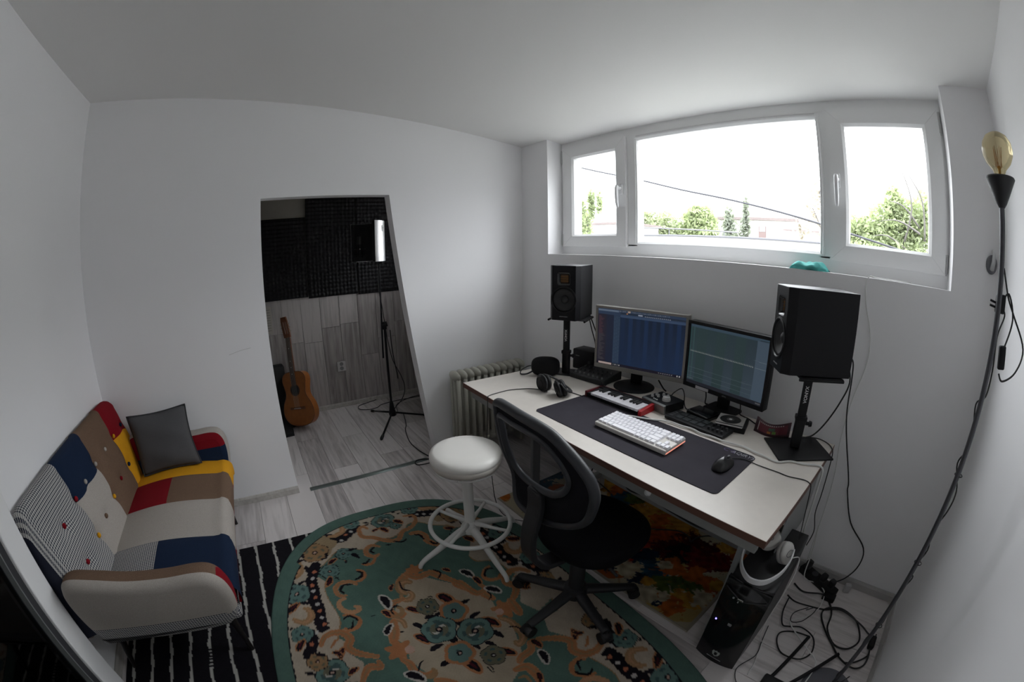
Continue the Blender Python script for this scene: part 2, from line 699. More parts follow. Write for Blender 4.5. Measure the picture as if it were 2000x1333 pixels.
# floor: slab and laminate planks that run towards the alcove
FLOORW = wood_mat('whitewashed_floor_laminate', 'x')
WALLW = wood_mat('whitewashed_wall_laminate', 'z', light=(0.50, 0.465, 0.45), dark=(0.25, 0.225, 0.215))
mb = MB().box((XB - 0.1, YA - 0.1, -0.1), (XD + 0.1, 0.1, -0.012), 0)
floor = struct(mb.build('floor', mat('floor_underlay', (0.06, 0.055, 0.05), rough=0.9)))
PW, PLN = 0.195, 1.28
plank_cache = {}


def plank_mesh(lx, ly, lz, key, m):
    k = (round(lx, 3), round(ly, 3), round(lz, 3), key)
    if k not in plank_cache:
        e = 0.0012
        me = bpy.data.meshes.new('plank')
        h = (lx / 2, ly / 2, lz / 2)
        # chamfered front face towards +z for the floor, +x for the wall
        if key == 'floor':
            vs = [(-h[0], -h[1], -h[2]), (h[0], -h[1], -h[2]), (h[0], h[1], -h[2]), (-h[0], h[1], -h[2]),
                  (-h[0], -h[1], h[2] - e), (h[0], -h[1], h[2] - e), (h[0], h[1], h[2] - e), (-h[0], h[1], h[2] - e),
                  (-h[0] + e, -h[1] + e, h[2]), (h[0] - e, -h[1] + e, h[2]), (h[0] - e, h[1] - e, h[2]), (-h[0] + e, h[1] - e, h[2])]
        else:
            vs = [(-h[0], h[1], -h[2]), (-h[0], h[1], h[2]), (-h[0], -h[1], h[2]), (-h[0], -h[1], -h[2]),
                  (h[0] - e, h[1], -h[2]), (h[0] - e, h[1], h[2]), (h[0] - e, -h[1], h[2]), (h[0] - e, -h[1], -h[2]),
                  (h[0], h[1] - e, -h[2] + e), (h[0], h[1] - e, h[2] - e), (h[0], -h[1] + e, h[2] - e), (h[0], -h[1] + e, -h[2] + e)]
        fs = [(3, 2, 1, 0), (8, 9, 10, 11)]
        for i in range(4):
            j = (i + 1) % 4
            fs += [(i, j, 4 + j, 4 + i), (4 + i, 4 + j, 8 + j, 8 + i)]
        me.from_pydata(vs, [], fs)
        me.materials.append(m)
        plank_cache[k] = me
    return plank_cache[k]


rows = np.arange(-2.16 - 5 * PW, 0.2, PW)
for ri, ya in enumerate(rows):
    a, b = max(ya, YA - 0.02), min(ya + PW, 0.02)
    if b - a < 0.01:
        continue
    xs = XB if (ya > BY0 - 0.2 and ya + PW < 0.1) else -0.02
    x = xs - random.random() * PLN
    while x < XD:
        p, q = max(x, xs), min(x + PLN, XD)
        if q - p > 0.02:
            o = bpy.data.objects.new('plank', plank_mesh(q - p - 0.0012, b - a - 0.0018, 0.012, 'floor', FLOORW))
            COL.objects.link(o)
            o.parent = floor
            o.location = ((p + q) / 2, (a + b) / 2, -0.006)
        x += PLN
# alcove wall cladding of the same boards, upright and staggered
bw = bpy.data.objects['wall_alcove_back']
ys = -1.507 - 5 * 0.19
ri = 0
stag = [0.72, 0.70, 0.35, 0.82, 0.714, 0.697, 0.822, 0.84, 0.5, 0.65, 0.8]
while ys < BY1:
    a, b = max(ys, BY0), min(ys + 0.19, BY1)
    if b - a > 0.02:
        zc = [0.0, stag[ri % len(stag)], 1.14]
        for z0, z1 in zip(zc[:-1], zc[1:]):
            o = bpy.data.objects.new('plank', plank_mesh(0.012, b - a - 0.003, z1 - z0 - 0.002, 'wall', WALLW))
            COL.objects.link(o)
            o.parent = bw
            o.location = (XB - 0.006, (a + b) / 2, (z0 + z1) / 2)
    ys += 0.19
    ri += 1

# skirting boards
BASE = wood_mat('whitewashed_skirting', 'x', light=(0.55, 0.53, 0.50), dark=(0.38, 0.36, 0.33))


def skirting(name, p, q, h=0.05, t=0.014, m=BASE):
    p, q = Vector((p[0], p[1], 0)), Vector((q[0], q[1], 0))
    d = (q - p)
    L = d.length
    M = Matrix.Translation(p) @ RZ(math.atan2(d.y, d.x))
    prof = [(0, 0), (t, 0), (t, h * 0.75), (t * 0.55, h), (0, h)]
    vs = [(0, y, z) for y, z in prof] + [(L, y, z) for y, z in prof]
    n = 5
    fs = [tuple(range(n)), tuple(reversed(range(n, 2 * n)))] + [(i, i + n, (i + 1) % n + n, (i + 1) % n) for i in range(n)]
    return struct(MB().add(vs, fs, 0, M).build(name, m))


skirting('baseboard_back', (0, dl), (0, YA))
skirting('baseboard_back.001', (0, 0), (0, dr_bot))
skirting('baseboard_front', (XD, 0), (0, 0), m=mat('grey_skirting', (0.42, 0.41, 0.40), rough=0.5, noise=0.08, nscale=8))
skirting('baseboard_right', (XD, YA), (XD, 0), m=MATS['grey_skirting'])
skirting('baseboard_left', (0, YA), (DX0, YA))
skirting('baseboard_alcove', (XB, BY1), (XB, BY0), h=0.045)
# metal threshold strip between the rooms
mb = MB()
prof = [(-0.024, 0), (-0.018, 0.004), (0, 0.006), (0.02, 0.004), (0.026, 0)]
vs = [(x, -1.79, z) for x, z in prof] + [(x, -0.90, z) for x, z in prof]
mb.add(vs, [(i, i + 1, i + 6, i + 5) for i in range(4)] + [(4, 3, 2, 1, 0), (5, 6, 7, 8, 9)])
struct(mb.build('trim_threshold', mat('greenish_threshold_metal', (0.22, 0.26, 0.25), rough=0.4, metal=0.5), smooth=True))

# faint pencil-like scuff on the back wall
mb = MB().tube(smooth_path([(0.0004, -2.13, 0.985), (0.0004, -2.06, 1.0), (0.0004, -1.99, 1.008)], 4), 0.0012, 5)
struct(mb.build('trim_scuff', mat('grey_scuff', (0.55, 0.54, 0.53), rough=0.9)))

# acoustic foam above the cladding: four panels of egg-crate foam
FOAM = mat('charcoal_foam', (0.035, 0.035, 0.037), rough=0.95, spec=0.1)


def foam_panel(ya, yb, za, zb, pitch=0.037):
    st = pitch / 4
    ny, nz = int(round((yb - ya) / st)), int(round((zb - za) / st))
    Y, Z = np.meshgrid(np.linspace(ya, yb, ny + 1), np.linspace(za, zb, nz + 1), indexing='ij')
    k = PI / pitch
    h = 0.020 + 0.016 * np.sin((Y + Z) * k) * np.sin((Y - Z) * k)
    edge = np.minimum.reduce([Y - ya, yb - Y, Z - za, zb - Z])
    X = XB + np.where(edge < 1e-6, 0.0, h)
    vs = np.stack([X, Y, Z], -1).reshape(-1, 3).tolist()
    w = nz + 1
    fs = [(i * w + j, (i + 1) * w + j, (i + 1) * w + j + 1, i * w + j + 1) for i in range(ny) for j in range(nz)]
    o = MB().add(vs, fs).build('foam_panel', FOAM, bw, smooth=True)
    return o


foam_panel(BY0 + 0.02, -1.42, 1.135, 1.885)
foam_panel(-1.418, -0.92, 1.12, BZ - 0.005)
foam_panel(-0.918, BY1 - 0.01, 1.11, BZ - 0.005)

# ------------------------------------------------------------------ window
win = bpy.data.objects.new('window_1', None)
COL.objects.link(win)
win.location = (1.523, 0.15, 1.87)
struct(win)
WO = Vector(win.location)


def wpart(mb, name, m, parent=win, **k):
    o = mb.build(name, m, parent, **k)
    base = Vector(o.location)
    off = WO
    if parent is win:
        o.location = base - off
    return o


def frame_ring(mb, x0, x1, z0, z1, w, ya, yb, wl=None, wr=None, wt=None, wb=None):
    wl, wr, wt, wb = [w if q is None else q for q in (wl, wr, wt, wb)]
    # mitred ring: front, back, outside, inside and a bevelled glazing slope
    o = [(x0, z0), (x1, z0), (x1, z1), (x0, z1)]
    i = [(x0 + wl, z0 + wb), (x1 - wr, z0 + wb), (x1 - wr, z1 - wt), (x0 + wl, z1 - wt)]
    s = 0.014
    i2 = [(x0 + wl - s, z0 + wb - s), (x1 - wr + s, z0 + wb - s), (x1 - wr + s, z1 - wt + s), (x0 + wl - s, z1 - wt + s)]
    vs = [(x, ya, z) for x, z in o] + [(x, ya, z) for x, z in i2] + [(x, ya + s, z) for x, z in i] + [(x, yb, z) for x, z in i] + [(x, yb, z) for x, z in o]
    fs = []
    for k in range(4):
        j = (k + 1) % 4
        for r in range(4):
            fs.append((r * 4 + k, r * 4 + j, (r + 1) * 4 + j, (r + 1) * 4 + k))
        fs.append((16 + k, 16 + j, j, k))
    mb.add(vs, fs)


FY = 0.145
mb = MB()
frame_ring(mb, WX0, WX1, SILL, 2.285, 0.06, FY, FY + 0.075, wb=0.085, wt=0.075)
mb.rbox((0.90, FY, SILL + 0.06), (0.975, FY + 0.07, 2.23), 0.004)
mb.rbox((2.095, FY, SILL + 0.06), (2.165, FY + 0.07, 2.23), 0.004)
fr = wpart(mb, 'window_frame', PVC)
GL = glassy('window_glass', (0.97, 0.985, 0.98))
mb = MB().box((0.96, FY + 0.03, 1.53), (2.11, FY + 0.036, 2.22))
wpart(mb, 'pane', GL)
# glazing bead of the fixed middle light
mb = MB()
frame_ring(mb, 0.955, 2.118, 1.525, 2.215, 0.022, FY - 0.004, FY + 0.03)
wpart(mb, 'glazing_bead', PVC)
SY = 0.128
for (x0, x1, gx0, gx1) in ((0.318, 0.895, 0.422, 0.805), (2.15, 2.732, 2.243, 2.644)):
    mb = MB()
    frame_ring(mb, x0, x1, 1.512, 2.235, 0.09, SY, FY + 0.05, wl=gx0 - x0, wr=x1 - gx1, wt=0.088, wb=0.085)
    sash = wpart(mb, 'sash', PVC)
    mb = MB().box((gx0 - 0.004, SY + 0.04, 1.593), (gx1 + 0.004, SY + 0.046, 2.151))
    mb.build('pane', GL, sash).location = (0, 0, 0)
    # the four mitred corner joints of the welded sash
    mj = MB()
    for cx, cz, dx, dz in ((x0, 1.512, gx0 - x0, 0.085), (x1, 1.512, gx1 - x1, 0.085), (x1, 2.235, gx1 - x1, -0.088), (x0, 2.235, gx0 - x0, -0.088)):
        mj.tube([(cx + dx * 0.05, SY - 0.0002, cz + dz * 0.05), (cx + dx * 0.85, SY - 0.0002, cz + dz * 0.85)], 0.0005, 4)
    mj.build('corner_joint', mat('joint_grey', (0.62, 0.62, 0.62), rough=0.6), sash)
    # handle: rosette, neck, grip
    hx = 0.862 if x0 < 1 else 2.19
    mb = MB().rbox((hx - 0.015, SY - 0.012, 1.845), (hx + 0.015, SY, 1.915), 0.006)
    mb.cyl((hx, SY - 0.01, 1.885), (hx, SY - 0.045, 1.885), 0.011, 0.010, 12)
    gpts = [(hx, SY - 0.045, 1.897), (hx, SY - 0.052, 1.88), (hx, SY - 0.052, 1.84), (hx, SY - 0.047, 1.79), (hx, SY - 0.04, 1.757)]
    mb.tube(smooth_path(gpts, 4), [0.011] * 12 + [0.0105, 0.010, 0.009, 0.007, 0.004][:5], 10)
    mb.build('handle', WHITEP, sash, smooth=True)
    hgx = x0 - 0.004 if x0 < 1 else x1 + 0.004
    for z0, z1 in ((2.125, 2.222), (1.520, 1.60)):
        mb = MB().cyl((hgx, SY + 0.004, z0), (hgx, SY + 0.004, z1), 0.0075, n=12)
        mb.cyl((hgx, SY + 0.004, z0 - 0.008), (hgx, SY + 0.004, z0), 0.005, n=10)
        mb.build('hinge', mat('hinge_grey', (0.48, 0.48, 0.48), rough=0.35, metal=0.4), sash, smooth=True, auto=40)

# the alcove's own little window (out of sight from the room)
wa = bpy.data.objects.new('window_2', None)
COL.objects.link(wa)
struct(wa)
mb = MB()
for q0, q1 in (((AX0, BY1 + 0.03, AZ0), (AX0 + 0.05, BY1 + 0.09, AZ1)), ((AX1 - 0.05, BY1 + 0.03, AZ0), (AX1, BY1 + 0.09, AZ1)), ((AX0, BY1 + 0.03, AZ0), (AX1, BY1 + 0.09, AZ0 + 0.05)), ((AX0, BY1 + 0.03, AZ1 - 0.05), (AX1, BY1 + 0.09, AZ1))):
    mb.box(q0, q1)
mb.build('window_frame', PVC, wa)
MB().box((AX0 + 0.045, BY1 + 0.058, AZ0 + 0.045), (AX1 - 0.045, BY1 + 0.064, AZ1 - 0.045)).build('pane', GL, wa)


# ------------------------------------------------------------------ outside the window
GRASS = mat('outside_ground', (0.17, 0.17, 0.155), rough=0.95, noise=0.2, nscale=0.6)
mb = MB().box((-45, 0.7, 0.4), (40, 70, 0.7))
struct(mb.build('ground_outside', GRASS))


def leaf_cloud(blobs, n, size, seed, squash=0.8):
    """Leaves: small folded quads scattered through ellipsoids (cx, cy, cz, rx, ry, rz, weight)."""
    rng = np.random.default_rng(seed)
    w = np.array([b[6] for b in blobs], float)
    w /= w.sum()
    idx = rng.choice(len(blobs), n, p=w)
    B = np.array([b[:6] for b in blobs])[idx]
    d = rng.normal(size=(n, 3))
    d /= np.linalg.norm(d, axis=1)[:, None]
    r = rng.random(n) ** 0.45
    C = B[:, :3] + d * r[:, None] * B[:, 3:6]
    a = rng.normal(size=(n, 3))
    a /= np.linalg.norm(a, axis=1)[:, None]
    b = np.cross(a, rng.normal(size=(n, 3)))
    b /= np.linalg.norm(b, axis=1)[:, None]
    s = size * (0.6 + 0.8 * rng.random(n))[:, None]
    V = np.stack([C - a * s, C + b * s * 0.45, C + a * s, C - b * s * 0.45], 1).reshape(-1, 3)
    return V.tolist(), [(4 * i, 4 * i + 1, 4 * i + 2, 4 * i + 3) for i in range(n)]


def leaf_mat(name, c):
    m = mat(name, c, rough=0.7, noise=0.35, nscale=3)
    nt = m.node_tree
    b = nt.nodes['Principled BSDF']
    out = [q for q in nt.nodes if q.type == 'OUTPUT_MATERIAL'][0]
    tl = nt.nodes.new('ShaderNodeBsdfTranslucent')
    tl.inputs[0].default_value = (c[0] * 1.2, c[1] * 1.25, c[2], 1)
    mx = nt.nodes.new('ShaderNodeMixShader')
    mx.inputs[0].default_value = 0.45
    nt.links.new(b.outputs[0], mx.inputs[1])
    nt.links.new(tl.outputs[0], mx.inputs[2])
    nt.links.new(mx.outputs[0], out.inputs[0])
    return m


LG = leaf_mat('spring_leaf', (0.26, 0.30, 0.17))  # leaf greens here and below are paled: veiling glare put into the colour
LG2 = leaf_mat('glare_paled_leaf', (0.30, 0.33, 0.22))
LG3 = leaf_mat('dusky_leaf', (0.20, 0.22, 0.18))
LPINK = leaf_mat('pinkish_blossom_leaf', (0.33, 0.29, 0.26))
BARK = mat('pale_bark', (0.10, 0.092, 0.085), rough=0.9, noise=0.2, nscale=8)


def tree(name, label, base, blobs, n, size, m, seed, trunk_top, r=0.12, group=None, branches=()):
    t = thing(name, label, 'tree', base, 0, group)
    b = Vector(base)
    mb = MB().tube(smooth_path([b, b.lerp(Vector(trunk_top), 0.5) + Vector((0.1, 0, 0)), trunk_top], 4), [r * (1 - 0.07 * i) for i in range(9)], 8)
    for br in branches:
        mb.tube(smooth_path(br, 4), [0.022 * (1 - 0.9 * i / (4 * (len(br) - 1))) for i in range(4 * (len(br) - 1) + 1)], 6)
    o = mb.build('trunk', BARK, t, smooth=True)
    o.location = -b
    v, f = leaf_cloud(blobs, n, size, seed)
    o = MB().add(v, f).build('foliage', m, t)
    o.location = -b
    o['kind'] = 'stuff'
    return t


G0 = 0.7
tree('tree', 'bushy green tree behind the white garden wall, at the left of the big pane', (-8.6, 14, G0),
     [(-9.5, 14, 2.3, 1.0, 0.8, 1.1, 2), (-8.3, 14.2, 2.5, 0.9, 0.8, 1.05, 2), (-8.9, 14, 3.0, 0.8, 0.6, 0.55, 1), (-7.6, 13.8, 2.5, 0.7, 0.6, 0.95, 1.5)], 6500, 0.10, LG2, 1, (-8.7, 14, 2.4), group=None)
tree('tree', 'taller green tree behind the garden wall, next to the dark conifers', (-6.2, 14.4, G0),
     [(-6.6, 14.4, 2.3, 0.9, 0.7, 1.1, 2), (-5.9, 14.4, 2.6, 0.8, 0.7, 1.1, 2), (-6.2, 14.4, 3.2, 0.55, 0.5, 0.5, 1), (-5.4, 14, 2.0, 0.6, 0.5, 0.8, 1)], 6500, 0.10, LG, 2, (-6.1, 14.4, 2.5))
tree('conifer', 'thin dusky conifer in front of the pale house, left of the pair', (-3.55, 12, G0),
     [(-3.6, 12, 2.6, 0.22, 0.2, 0.8, 2), (-3.4, 12, 2.2, 0.3, 0.25, 0.6, 1), (-3.7, 12, 2.3, 0.25, 0.2, 0.6, 1)], 1000, 0.075, LG3, 3, (-3.6, 12, 3.1), 0.05)
tree('conifer', 'taller thin dusky conifer touching the pale house, right of the pair', (-2.98, 12.1, G0),
     [(-2.95, 12.1, 2.9, 0.14, 0.14, 0.85, 2), (-3.0, 12.1, 2.3, 0.24, 0.2, 0.7, 2)], 900, 0.07, LG3, 4, (-2.96, 12.1, 3.6), 0.05)
tree('tree', 'sparse pinkish tree at the right edge of the big pane', (0.45, 9, G0),
     [(0.2, 9, 2.9, 0.55, 0.5, 0.8, 2), (0.5, 9, 3.5, 0.45, 0.4, 0.55, 1.2), (-0.1, 9, 2.3, 0.3, 0.3, 0.4, 0.7)], 620, 0.07, LPINK, 5, (0.4, 9, 3.4), 0.07,
     branches=[[(0.42, 9, 2.4), (0.2, 9, 2.9), (0.0, 9, 3.2)], [(0.42, 9, 2.6), (0.6, 9, 3.2), (0.5, 9, 3.8)]])
tree('bush', 'pale green bush close outside, in the lower part of the left sash', (-5.15, 6, G0),
     [(-5.1, 6, 2.05, 0.24, 0.25, 0.55, 2), (-4.85, 6, 2.7, 0.12, 0.12, 0.45, 1), (-5.2, 6, 2.5, 0.15, 0.15, 0.4, 1), (-4.65, 6.1, 2.75, 0.08, 0.1, 0.35, 0.6)], 1500, 0.055, LG, 6, (-5.0, 6, 2.4), 0.04)
tree('tree', 'full bright green tree with bare twigs filling the right sash', (2.5, 6, G0),
     [(2.2, 6, 2.2, 0.4, 0.4, 0.5, 2), (2.7, 6.1, 2.25, 0.45, 0.4, 0.6, 2.5), (2.42, 6, 2.7, 0.2, 0.2, 0.3, 0.8), (1.85, 6.2, 2.15, 0.3, 0.3, 0.33, 1.2), (3.05, 6, 2.5, 0.3, 0.3, 0.5, 1.2), (2.3, 5.8, 1.8, 0.8, 0.3, 0.3, 1.4)], 8500, 0.048, LG, 7, (2.55, 6, 2.6), 0.07,
     branches=[[(2.6, 5.8, 2.0), (2.75, 5.6, 2.6), (2.62, 5.5, 3.1), (2.45, 5.4, 3.4)], [(3.0, 5.8, 2.1), (2.95, 5.6, 2.7), (2.75, 5.5, 3.05), (2.6, 5.4, 3.3)], [(2.9, 5.7, 2.2), (2.5, 5.5, 2.35), (2.15, 5.4, 2.3)], [(2.9, 5.8, 2.3), (2.6, 5.6, 2.6), (2.3, 5.5, 2.66)], [(2.7, 5.8, 1.9), (2.3, 5.6, 2.1), (2.0, 5.5, 2.05)]])
tree('tree', 'young green tree half hidden by the window post beside the right sash', (1.62, 6.3, G0),
     [(1.6, 6.3, 2.1, 0.25, 0.3, 0.4, 1), (1.75, 6.3, 1.8, 0.3, 0.3, 0.3, 1)], 1500, 0.05, LG, 8, (1.62, 6.3, 2.3), 0.04)

RENDW = mat('pale_render', (0.82, 0.80, 0.77), rough=0.9)
ROOFT = mat('pale_terracotta', (0.145, 0.12, 0.115), rough=0.9, noise=0.1, nscale=6)
# house beyond the trees
t = thing('house', 'pale flat-fronted house with one small window, behind the conifers', 'house', (-3.9, 16.5, G0))


def lpart(mb, name, m, t, **k):
    o = mb.build(name, m, t, **k)
    o.location = Vector(o.location) - Vector(t.location)
    return o


lpart(MB().box((-5.8, 16, G0), (-2.0, 19, 3.22)), 'house_wall', RENDW, t)
lpart(MB().box((-5.95, 15.85, 3.22), (-1.9, 19.2, 3.34)), 'roof', ROOFT, t)
w = lpart(MB().box((-3.82, 15.94, 2.40), (-3.46, 16.0, 2.96)), 'window', mat('window_surround', (0.14, 0.10, 0.095), rough=0.8), t)
MB().box((-3.78, 15.93, 2.72), (-3.50, 15.94, 2.93)).build('pane', mat('dull_pane', (0.28, 0.29, 0.32), rough=0.1), w)
t = thing('house', 'low white house with a sloping pale red roof, under the overhead cable', 'house', (-0.6, 14.5, G0))
lpart(MB().box((-1.85, 14.0, G0), (0.70, 15.8, 2.66)), 'house_wall', RENDW, t)
mb = MB()
mb.add([(-2.0, 13.7, 2.64), (1.05, 13.7, 2.64), (0.7, 15.6, 3.28), (-1.4, 15.6, 3.28), (-2.0, 13.7, 2.71), (1.05, 13.7, 2.71), (0.7, 15.6, 3.36), (-1.4, 15.6, 3.36)],
       [(3, 2, 1, 0), (4, 5, 6, 7), (0, 1, 5, 4), (1, 2, 6, 5), (2, 3, 7, 6), (3, 0, 4, 7)])
lpart(mb, 'roof', ROOFT, t)
t = thing('house', 'white house seen low down through the left sash', 'house', (-7.6, 9.5, G0))
lpart(MB().box((-9.2, 9, G0), (-6.05, 11, 2.42)), 'house_wall', RENDW, t)
lpart(MB().box((-9.3, 8.9, 2.42), (-5.95, 11.1, 2.50)), 'roof', ROOFT, t)
# garden wall with a metal rail just outside
t = thing('garden_wall', 'low white garden wall just outside the window', 'wall', (-0.8, 5.1, G0))
lpart(MB().box((-5.4, 5.0, G0), (4.5, 5.2, 1.82)), 'wall_body', mat('bright_render', (0.88, 0.88, 0.87), rough=0.9), t)
lpart(MB().rbox((-5.4, 4.95, 1.82), (4.5, 5.25, 1.855), 0.01), 'coping', mat('grey_coping', (0.10, 0.10, 0.11), rough=0.8), t)
t = thing('railing', 'thin pale grey rail above the garden wall', 'railing', (-2.2, 5.6, G0))
lpart(MB().cyl((-3.6, 5.6, 2.06), (-0.6, 5.6, 1.965), 0.014, n=8), 'rail', mat('grey_rail', (0.09, 0.09, 0.095), rough=0.6), t)
for x in (-3.4, -2.2, -0.9):
    lpart(MB().cyl((x, 5.6, G0), (x, 5.6, 2.06 - (x + 3.6) * 0.0317), 0.012, n=8), 'post', MATS['grey_rail'], t)
# overhead cable
cable('overhead_cable', [(-5.2, 4.0, 3.85), (-3.29, 4.0, 3.20), (-2.37, 4.0, 2.93), (-1.84, 4.0, 2.79), (-0.96, 4.0, 2.55), (-0.12, 4.0, 2.37), (0.71, 4.0, 2.19), (1.36, 4.0, 2.045), (1.78, 4.0, 1.95), (2.39, 4.0, 1.83), (3.4, 4.0, 1.65)],
      0.014, mat('weathered_cable', (0.030, 0.030, 0.036), rough=0.8), 'dark overhead cable sagging across the view outside the window', 'cable')
# rendered pillar of the outer wall that shows at the edge of the left sash
struct(MB().box((-0.06, 0.30, 0.4), (0.03, 0.62, 3.0)).build('wall_outside', mat('outer_render', (0.72, 0.69, 0.70), rough=0.9)))


# ------------------------------------------------------------------ sofa
FAB = {
    'red': mat('red_weave', (0.20, 0.006, 0.012), rough=0.92, spec=0.15, noise=0.12, nscale=300, bump=0.4, bscale=700),
    'yellow': mat('yellow_weave', (0.62, 0.29, 0.012), rough=0.92, spec=0.15, noise=0.10, nscale=300, bump=0.4, bscale=700),
    'brown': mat('brown_weave', (0.155, 0.098, 0.066), rough=0.92, spec=0.15, noise=0.18, nscale=300, bump=0.4, bscale=700),
    'navy': mat('navy_weave', (0.010, 0.020, 0.048), rough=0.92, spec=0.15, noise=0.15, nscale=300, bump=0.4, bscale=700),
    'light': mat('oatmeal_weave', (0.385, 0.352, 0.318), rough=0.92, spec=0.15, noise=0.12, nscale=300, bump=0.4, bscale=700),
    'hound': hound_mat('houndstooth_weave', 86.0),
    'hound_small': hound_mat('small_houndstooth_weave', 92.0),
}
sofa = thing('sofa', 'small two-seat patchwork sofa with buttoned back and houndstooth panels, against the left wall', 'sofa', (0.68, -2.65, 0))
SO = Vector(sofa.location)


def sofapart(mb, name, m, parent=None, **k):
    o = mb.build(name, m, parent or sofa, **k)
    if parent is None:
        o.location = Vector(o.location) - SO
    return o


def grid_panels(P, UV, owner, colours, parent, labels=True):
    """Split a surface grid P[i][j] into one mesh per fabric panel, given owner(i, j) -> panel key."""
    groups = {}
    ni, nj = len(P), len(P[0])
    for i in range(ni - 1):
        for j in range(nj - 1):
            groups.setdefault(owner(i, j), []).append((i, j))
    for key, cells in groups.items():
        idx, vs, uv, fs = {}, [], [], []
        for i, j in cells:
            f = []
            for a, b in ((i, j), (i + 1, j), (i + 1, j + 1), (i, j + 1)):
                if (a, b) not in idx:
                    idx[(a, b)] = len(vs)
                    vs.append(P[a][b])
                    uv.append(UV[a][b])
                f.append(idx[(a, b)])
            fs.append(tuple(f))
        mb = MB().add(vs, fs)
        o = mb.build('fabric_panel', FAB[key[0]], parent, smooth=True)
        o.location = -SO if parent is sofa else (0, 0, 0)
        me = o.data
        ul = me.uv_layers.new(name='UVMap')
        for lp in me.loops:
            ul.data[lp.index].uv = uv[lp.vertex_index]
        names = {'red': 'red woven panel', 'yellow': 'yellow woven panel', 'brown': 'brown woven panel', 'navy': 'navy woven panel', 'light': 'oatmeal woven panel', 'hound': 'houndstooth panel', 'hound_small': 'fine houndstooth panel'}
        o['label'] = names[key[0]]


BTN = [(0.10, 0.66, 'hound'), (0.265, 0.65, 'yellow'), (0.44, 0.65, 'light'), (0.613, 0.654, 'light'), (0.787, 0.65, 'light'), (0.935, 0.648, 'red'), (1.125, 0.63, 'red'),
       (0.262, 0.275, 'hound'), (0.445, 0.29, 'red'), (0.62, 0.275, 'yellow'), (0.796, 0.275, 'brown'), (0.948, 0.272, 'yellow'), (1.14, 0.29, 'red')]
X0, X1 = 0.03, 1.325
cuts = [X0, 0.285, 0.612, 0.938, X1]


def back_pt(x, t):
    """Front face of the backrest: t 0 at the seat, 1 near the top."""
    y = -2.835 - 0.115 * t
    z = 0.41 + 0.46 * t
    e = min(x - X0, X1 - x)
    return y, z, e


# profile along the backrest: up the front, over the rounded top, down behind
prof = [('f', t) for t in np.linspace(-0.12, 0.93, 34)]
prof = [t for _, t in prof]
over = 10
xs_ = sorted(set([round(float(v), 4) for v in np.linspace(X0, X1, 46)] + cuts))
xs_ = [x for k, x in enumerate(xs_) if k == 0 or x - xs_[k - 1] > 0.003 or x in cuts]
P, UV = [], []
for x in xs_:
    row, ruv = [], []
    e = max(0.0, min(x - X0, X1 - x))
    rr_ = 0.13 if x < 0.6 else 0.045
    cor = 1.0 if e > rr_ else math.sqrt(max(0.0, 1 - ((rr_ - e) / rr_) ** 2))
    ht = 0.42 + 0.58 * cor if False else 0.80 + 0.20 * cor      # lower at the rounded corners
    yy = 0.035 * (1 - cor)
    for t in prof:
        tt = t * ht if t > 0 else t
        y = -2.835 - 0.115 * tt - yy
        z = 0.41 + 0.46 * tt
        # soft belly, seams and button tufts
        y += 0.018 * math.sin(max(0.0, min(1.0, tt)) * PI)
        for c in cuts[1:-1]:
            y -= 0.010 * math.exp(-((x - c) / 0.012) ** 2)
        for bx, bt, _ in BTN:
            d2 = ((x - bx) / 0.035) ** 2 + ((tt - bt) * 0.47 / 0.035) ** 2
            y -= 0.020 * math.exp(-d2)
        row.append((x, y, z))
        ruv.append((x, t * 0.48))
    y, z = row[-1][1], row[-1][2]
    R = 0.040
    for k in range(1, over + 1):
        a = PI * k / over
        row.append((x, y - R + R * math.cos(a), z + R * 0.9 * math.sin(a)))
        ruv.append((x, 0.446 + R * a))
    row.append((x, y - 2 * R - 0.004, 0.30))
    ruv.append((x, 0.446 + 0.17 + 0.45))
    P.append(row)
    UV.append(ruv)
npf = len(prof)


def back_owner(i, j):
    xm = (xs_[i] + xs_[i + 1]) / 2
    s = sum(1 for c in cuts[1:-1] if xm > c)
    tm = (prof[j] + prof[j + 1]) / 2 if j + 1 < npf else 2
    if s == 0:
        return ('red', 0) if tm > 0.62 else ('yellow', 0)
    if s == 1:
        return ('brown', 1)
    if s == 2:
        return ('navy', 2) if tm > 0.615 else ('light', 2)
    return ('hound', 3)


# core of the backrest keeps it closed
mb = MB().rbox((X0 + 0.02, -3.0, 0.29), (X1 - 0.02, -2.965, 0.74), 0.012)
back = sofapart(mb, 'backrest', FAB['light'], smooth=True)
grid_panels(P, UV, back_owner, None, back)
for c in back.children:
    c.location = (0, 0, 0)
# end caps of the backrest
for i in (0, len(xs_) - 1):
    row = P[i]
    mbc = MB().add(row, [tuple(range(len(row))) if i else tuple(reversed(range(len(row))))])
    mbc.build('fabric_panel', FAB['red' if i == 0 else 'hound'], back)
for bx, bt, c in BTN:
    y = -2.835 - 0.115 * bt + 0.018 * math.sin(bt * PI) - 0.016
    z = 0.41 + 0.46 * bt
    M = TR(bx, y, z) @ Matrix.Rotation(-PI / 2 - 0.24, 4, 'X')
    mb = MB().lathe([(0.0, 0.012), (0.006, 0.011), (0.011, 0.007), (0.0125, 0.0), (0.010, -0.004)], 12, 0, M)
    o = mb.build('button', FAB[c if c != 'hound' else 'navy'], back, smooth=True)
    o['label'] = {'red': 'red', 'yellow': 'yellow', 'light': 'cream', 'brown': 'brown', 'hound': 'navy and white'}[c] + ' fabric button'

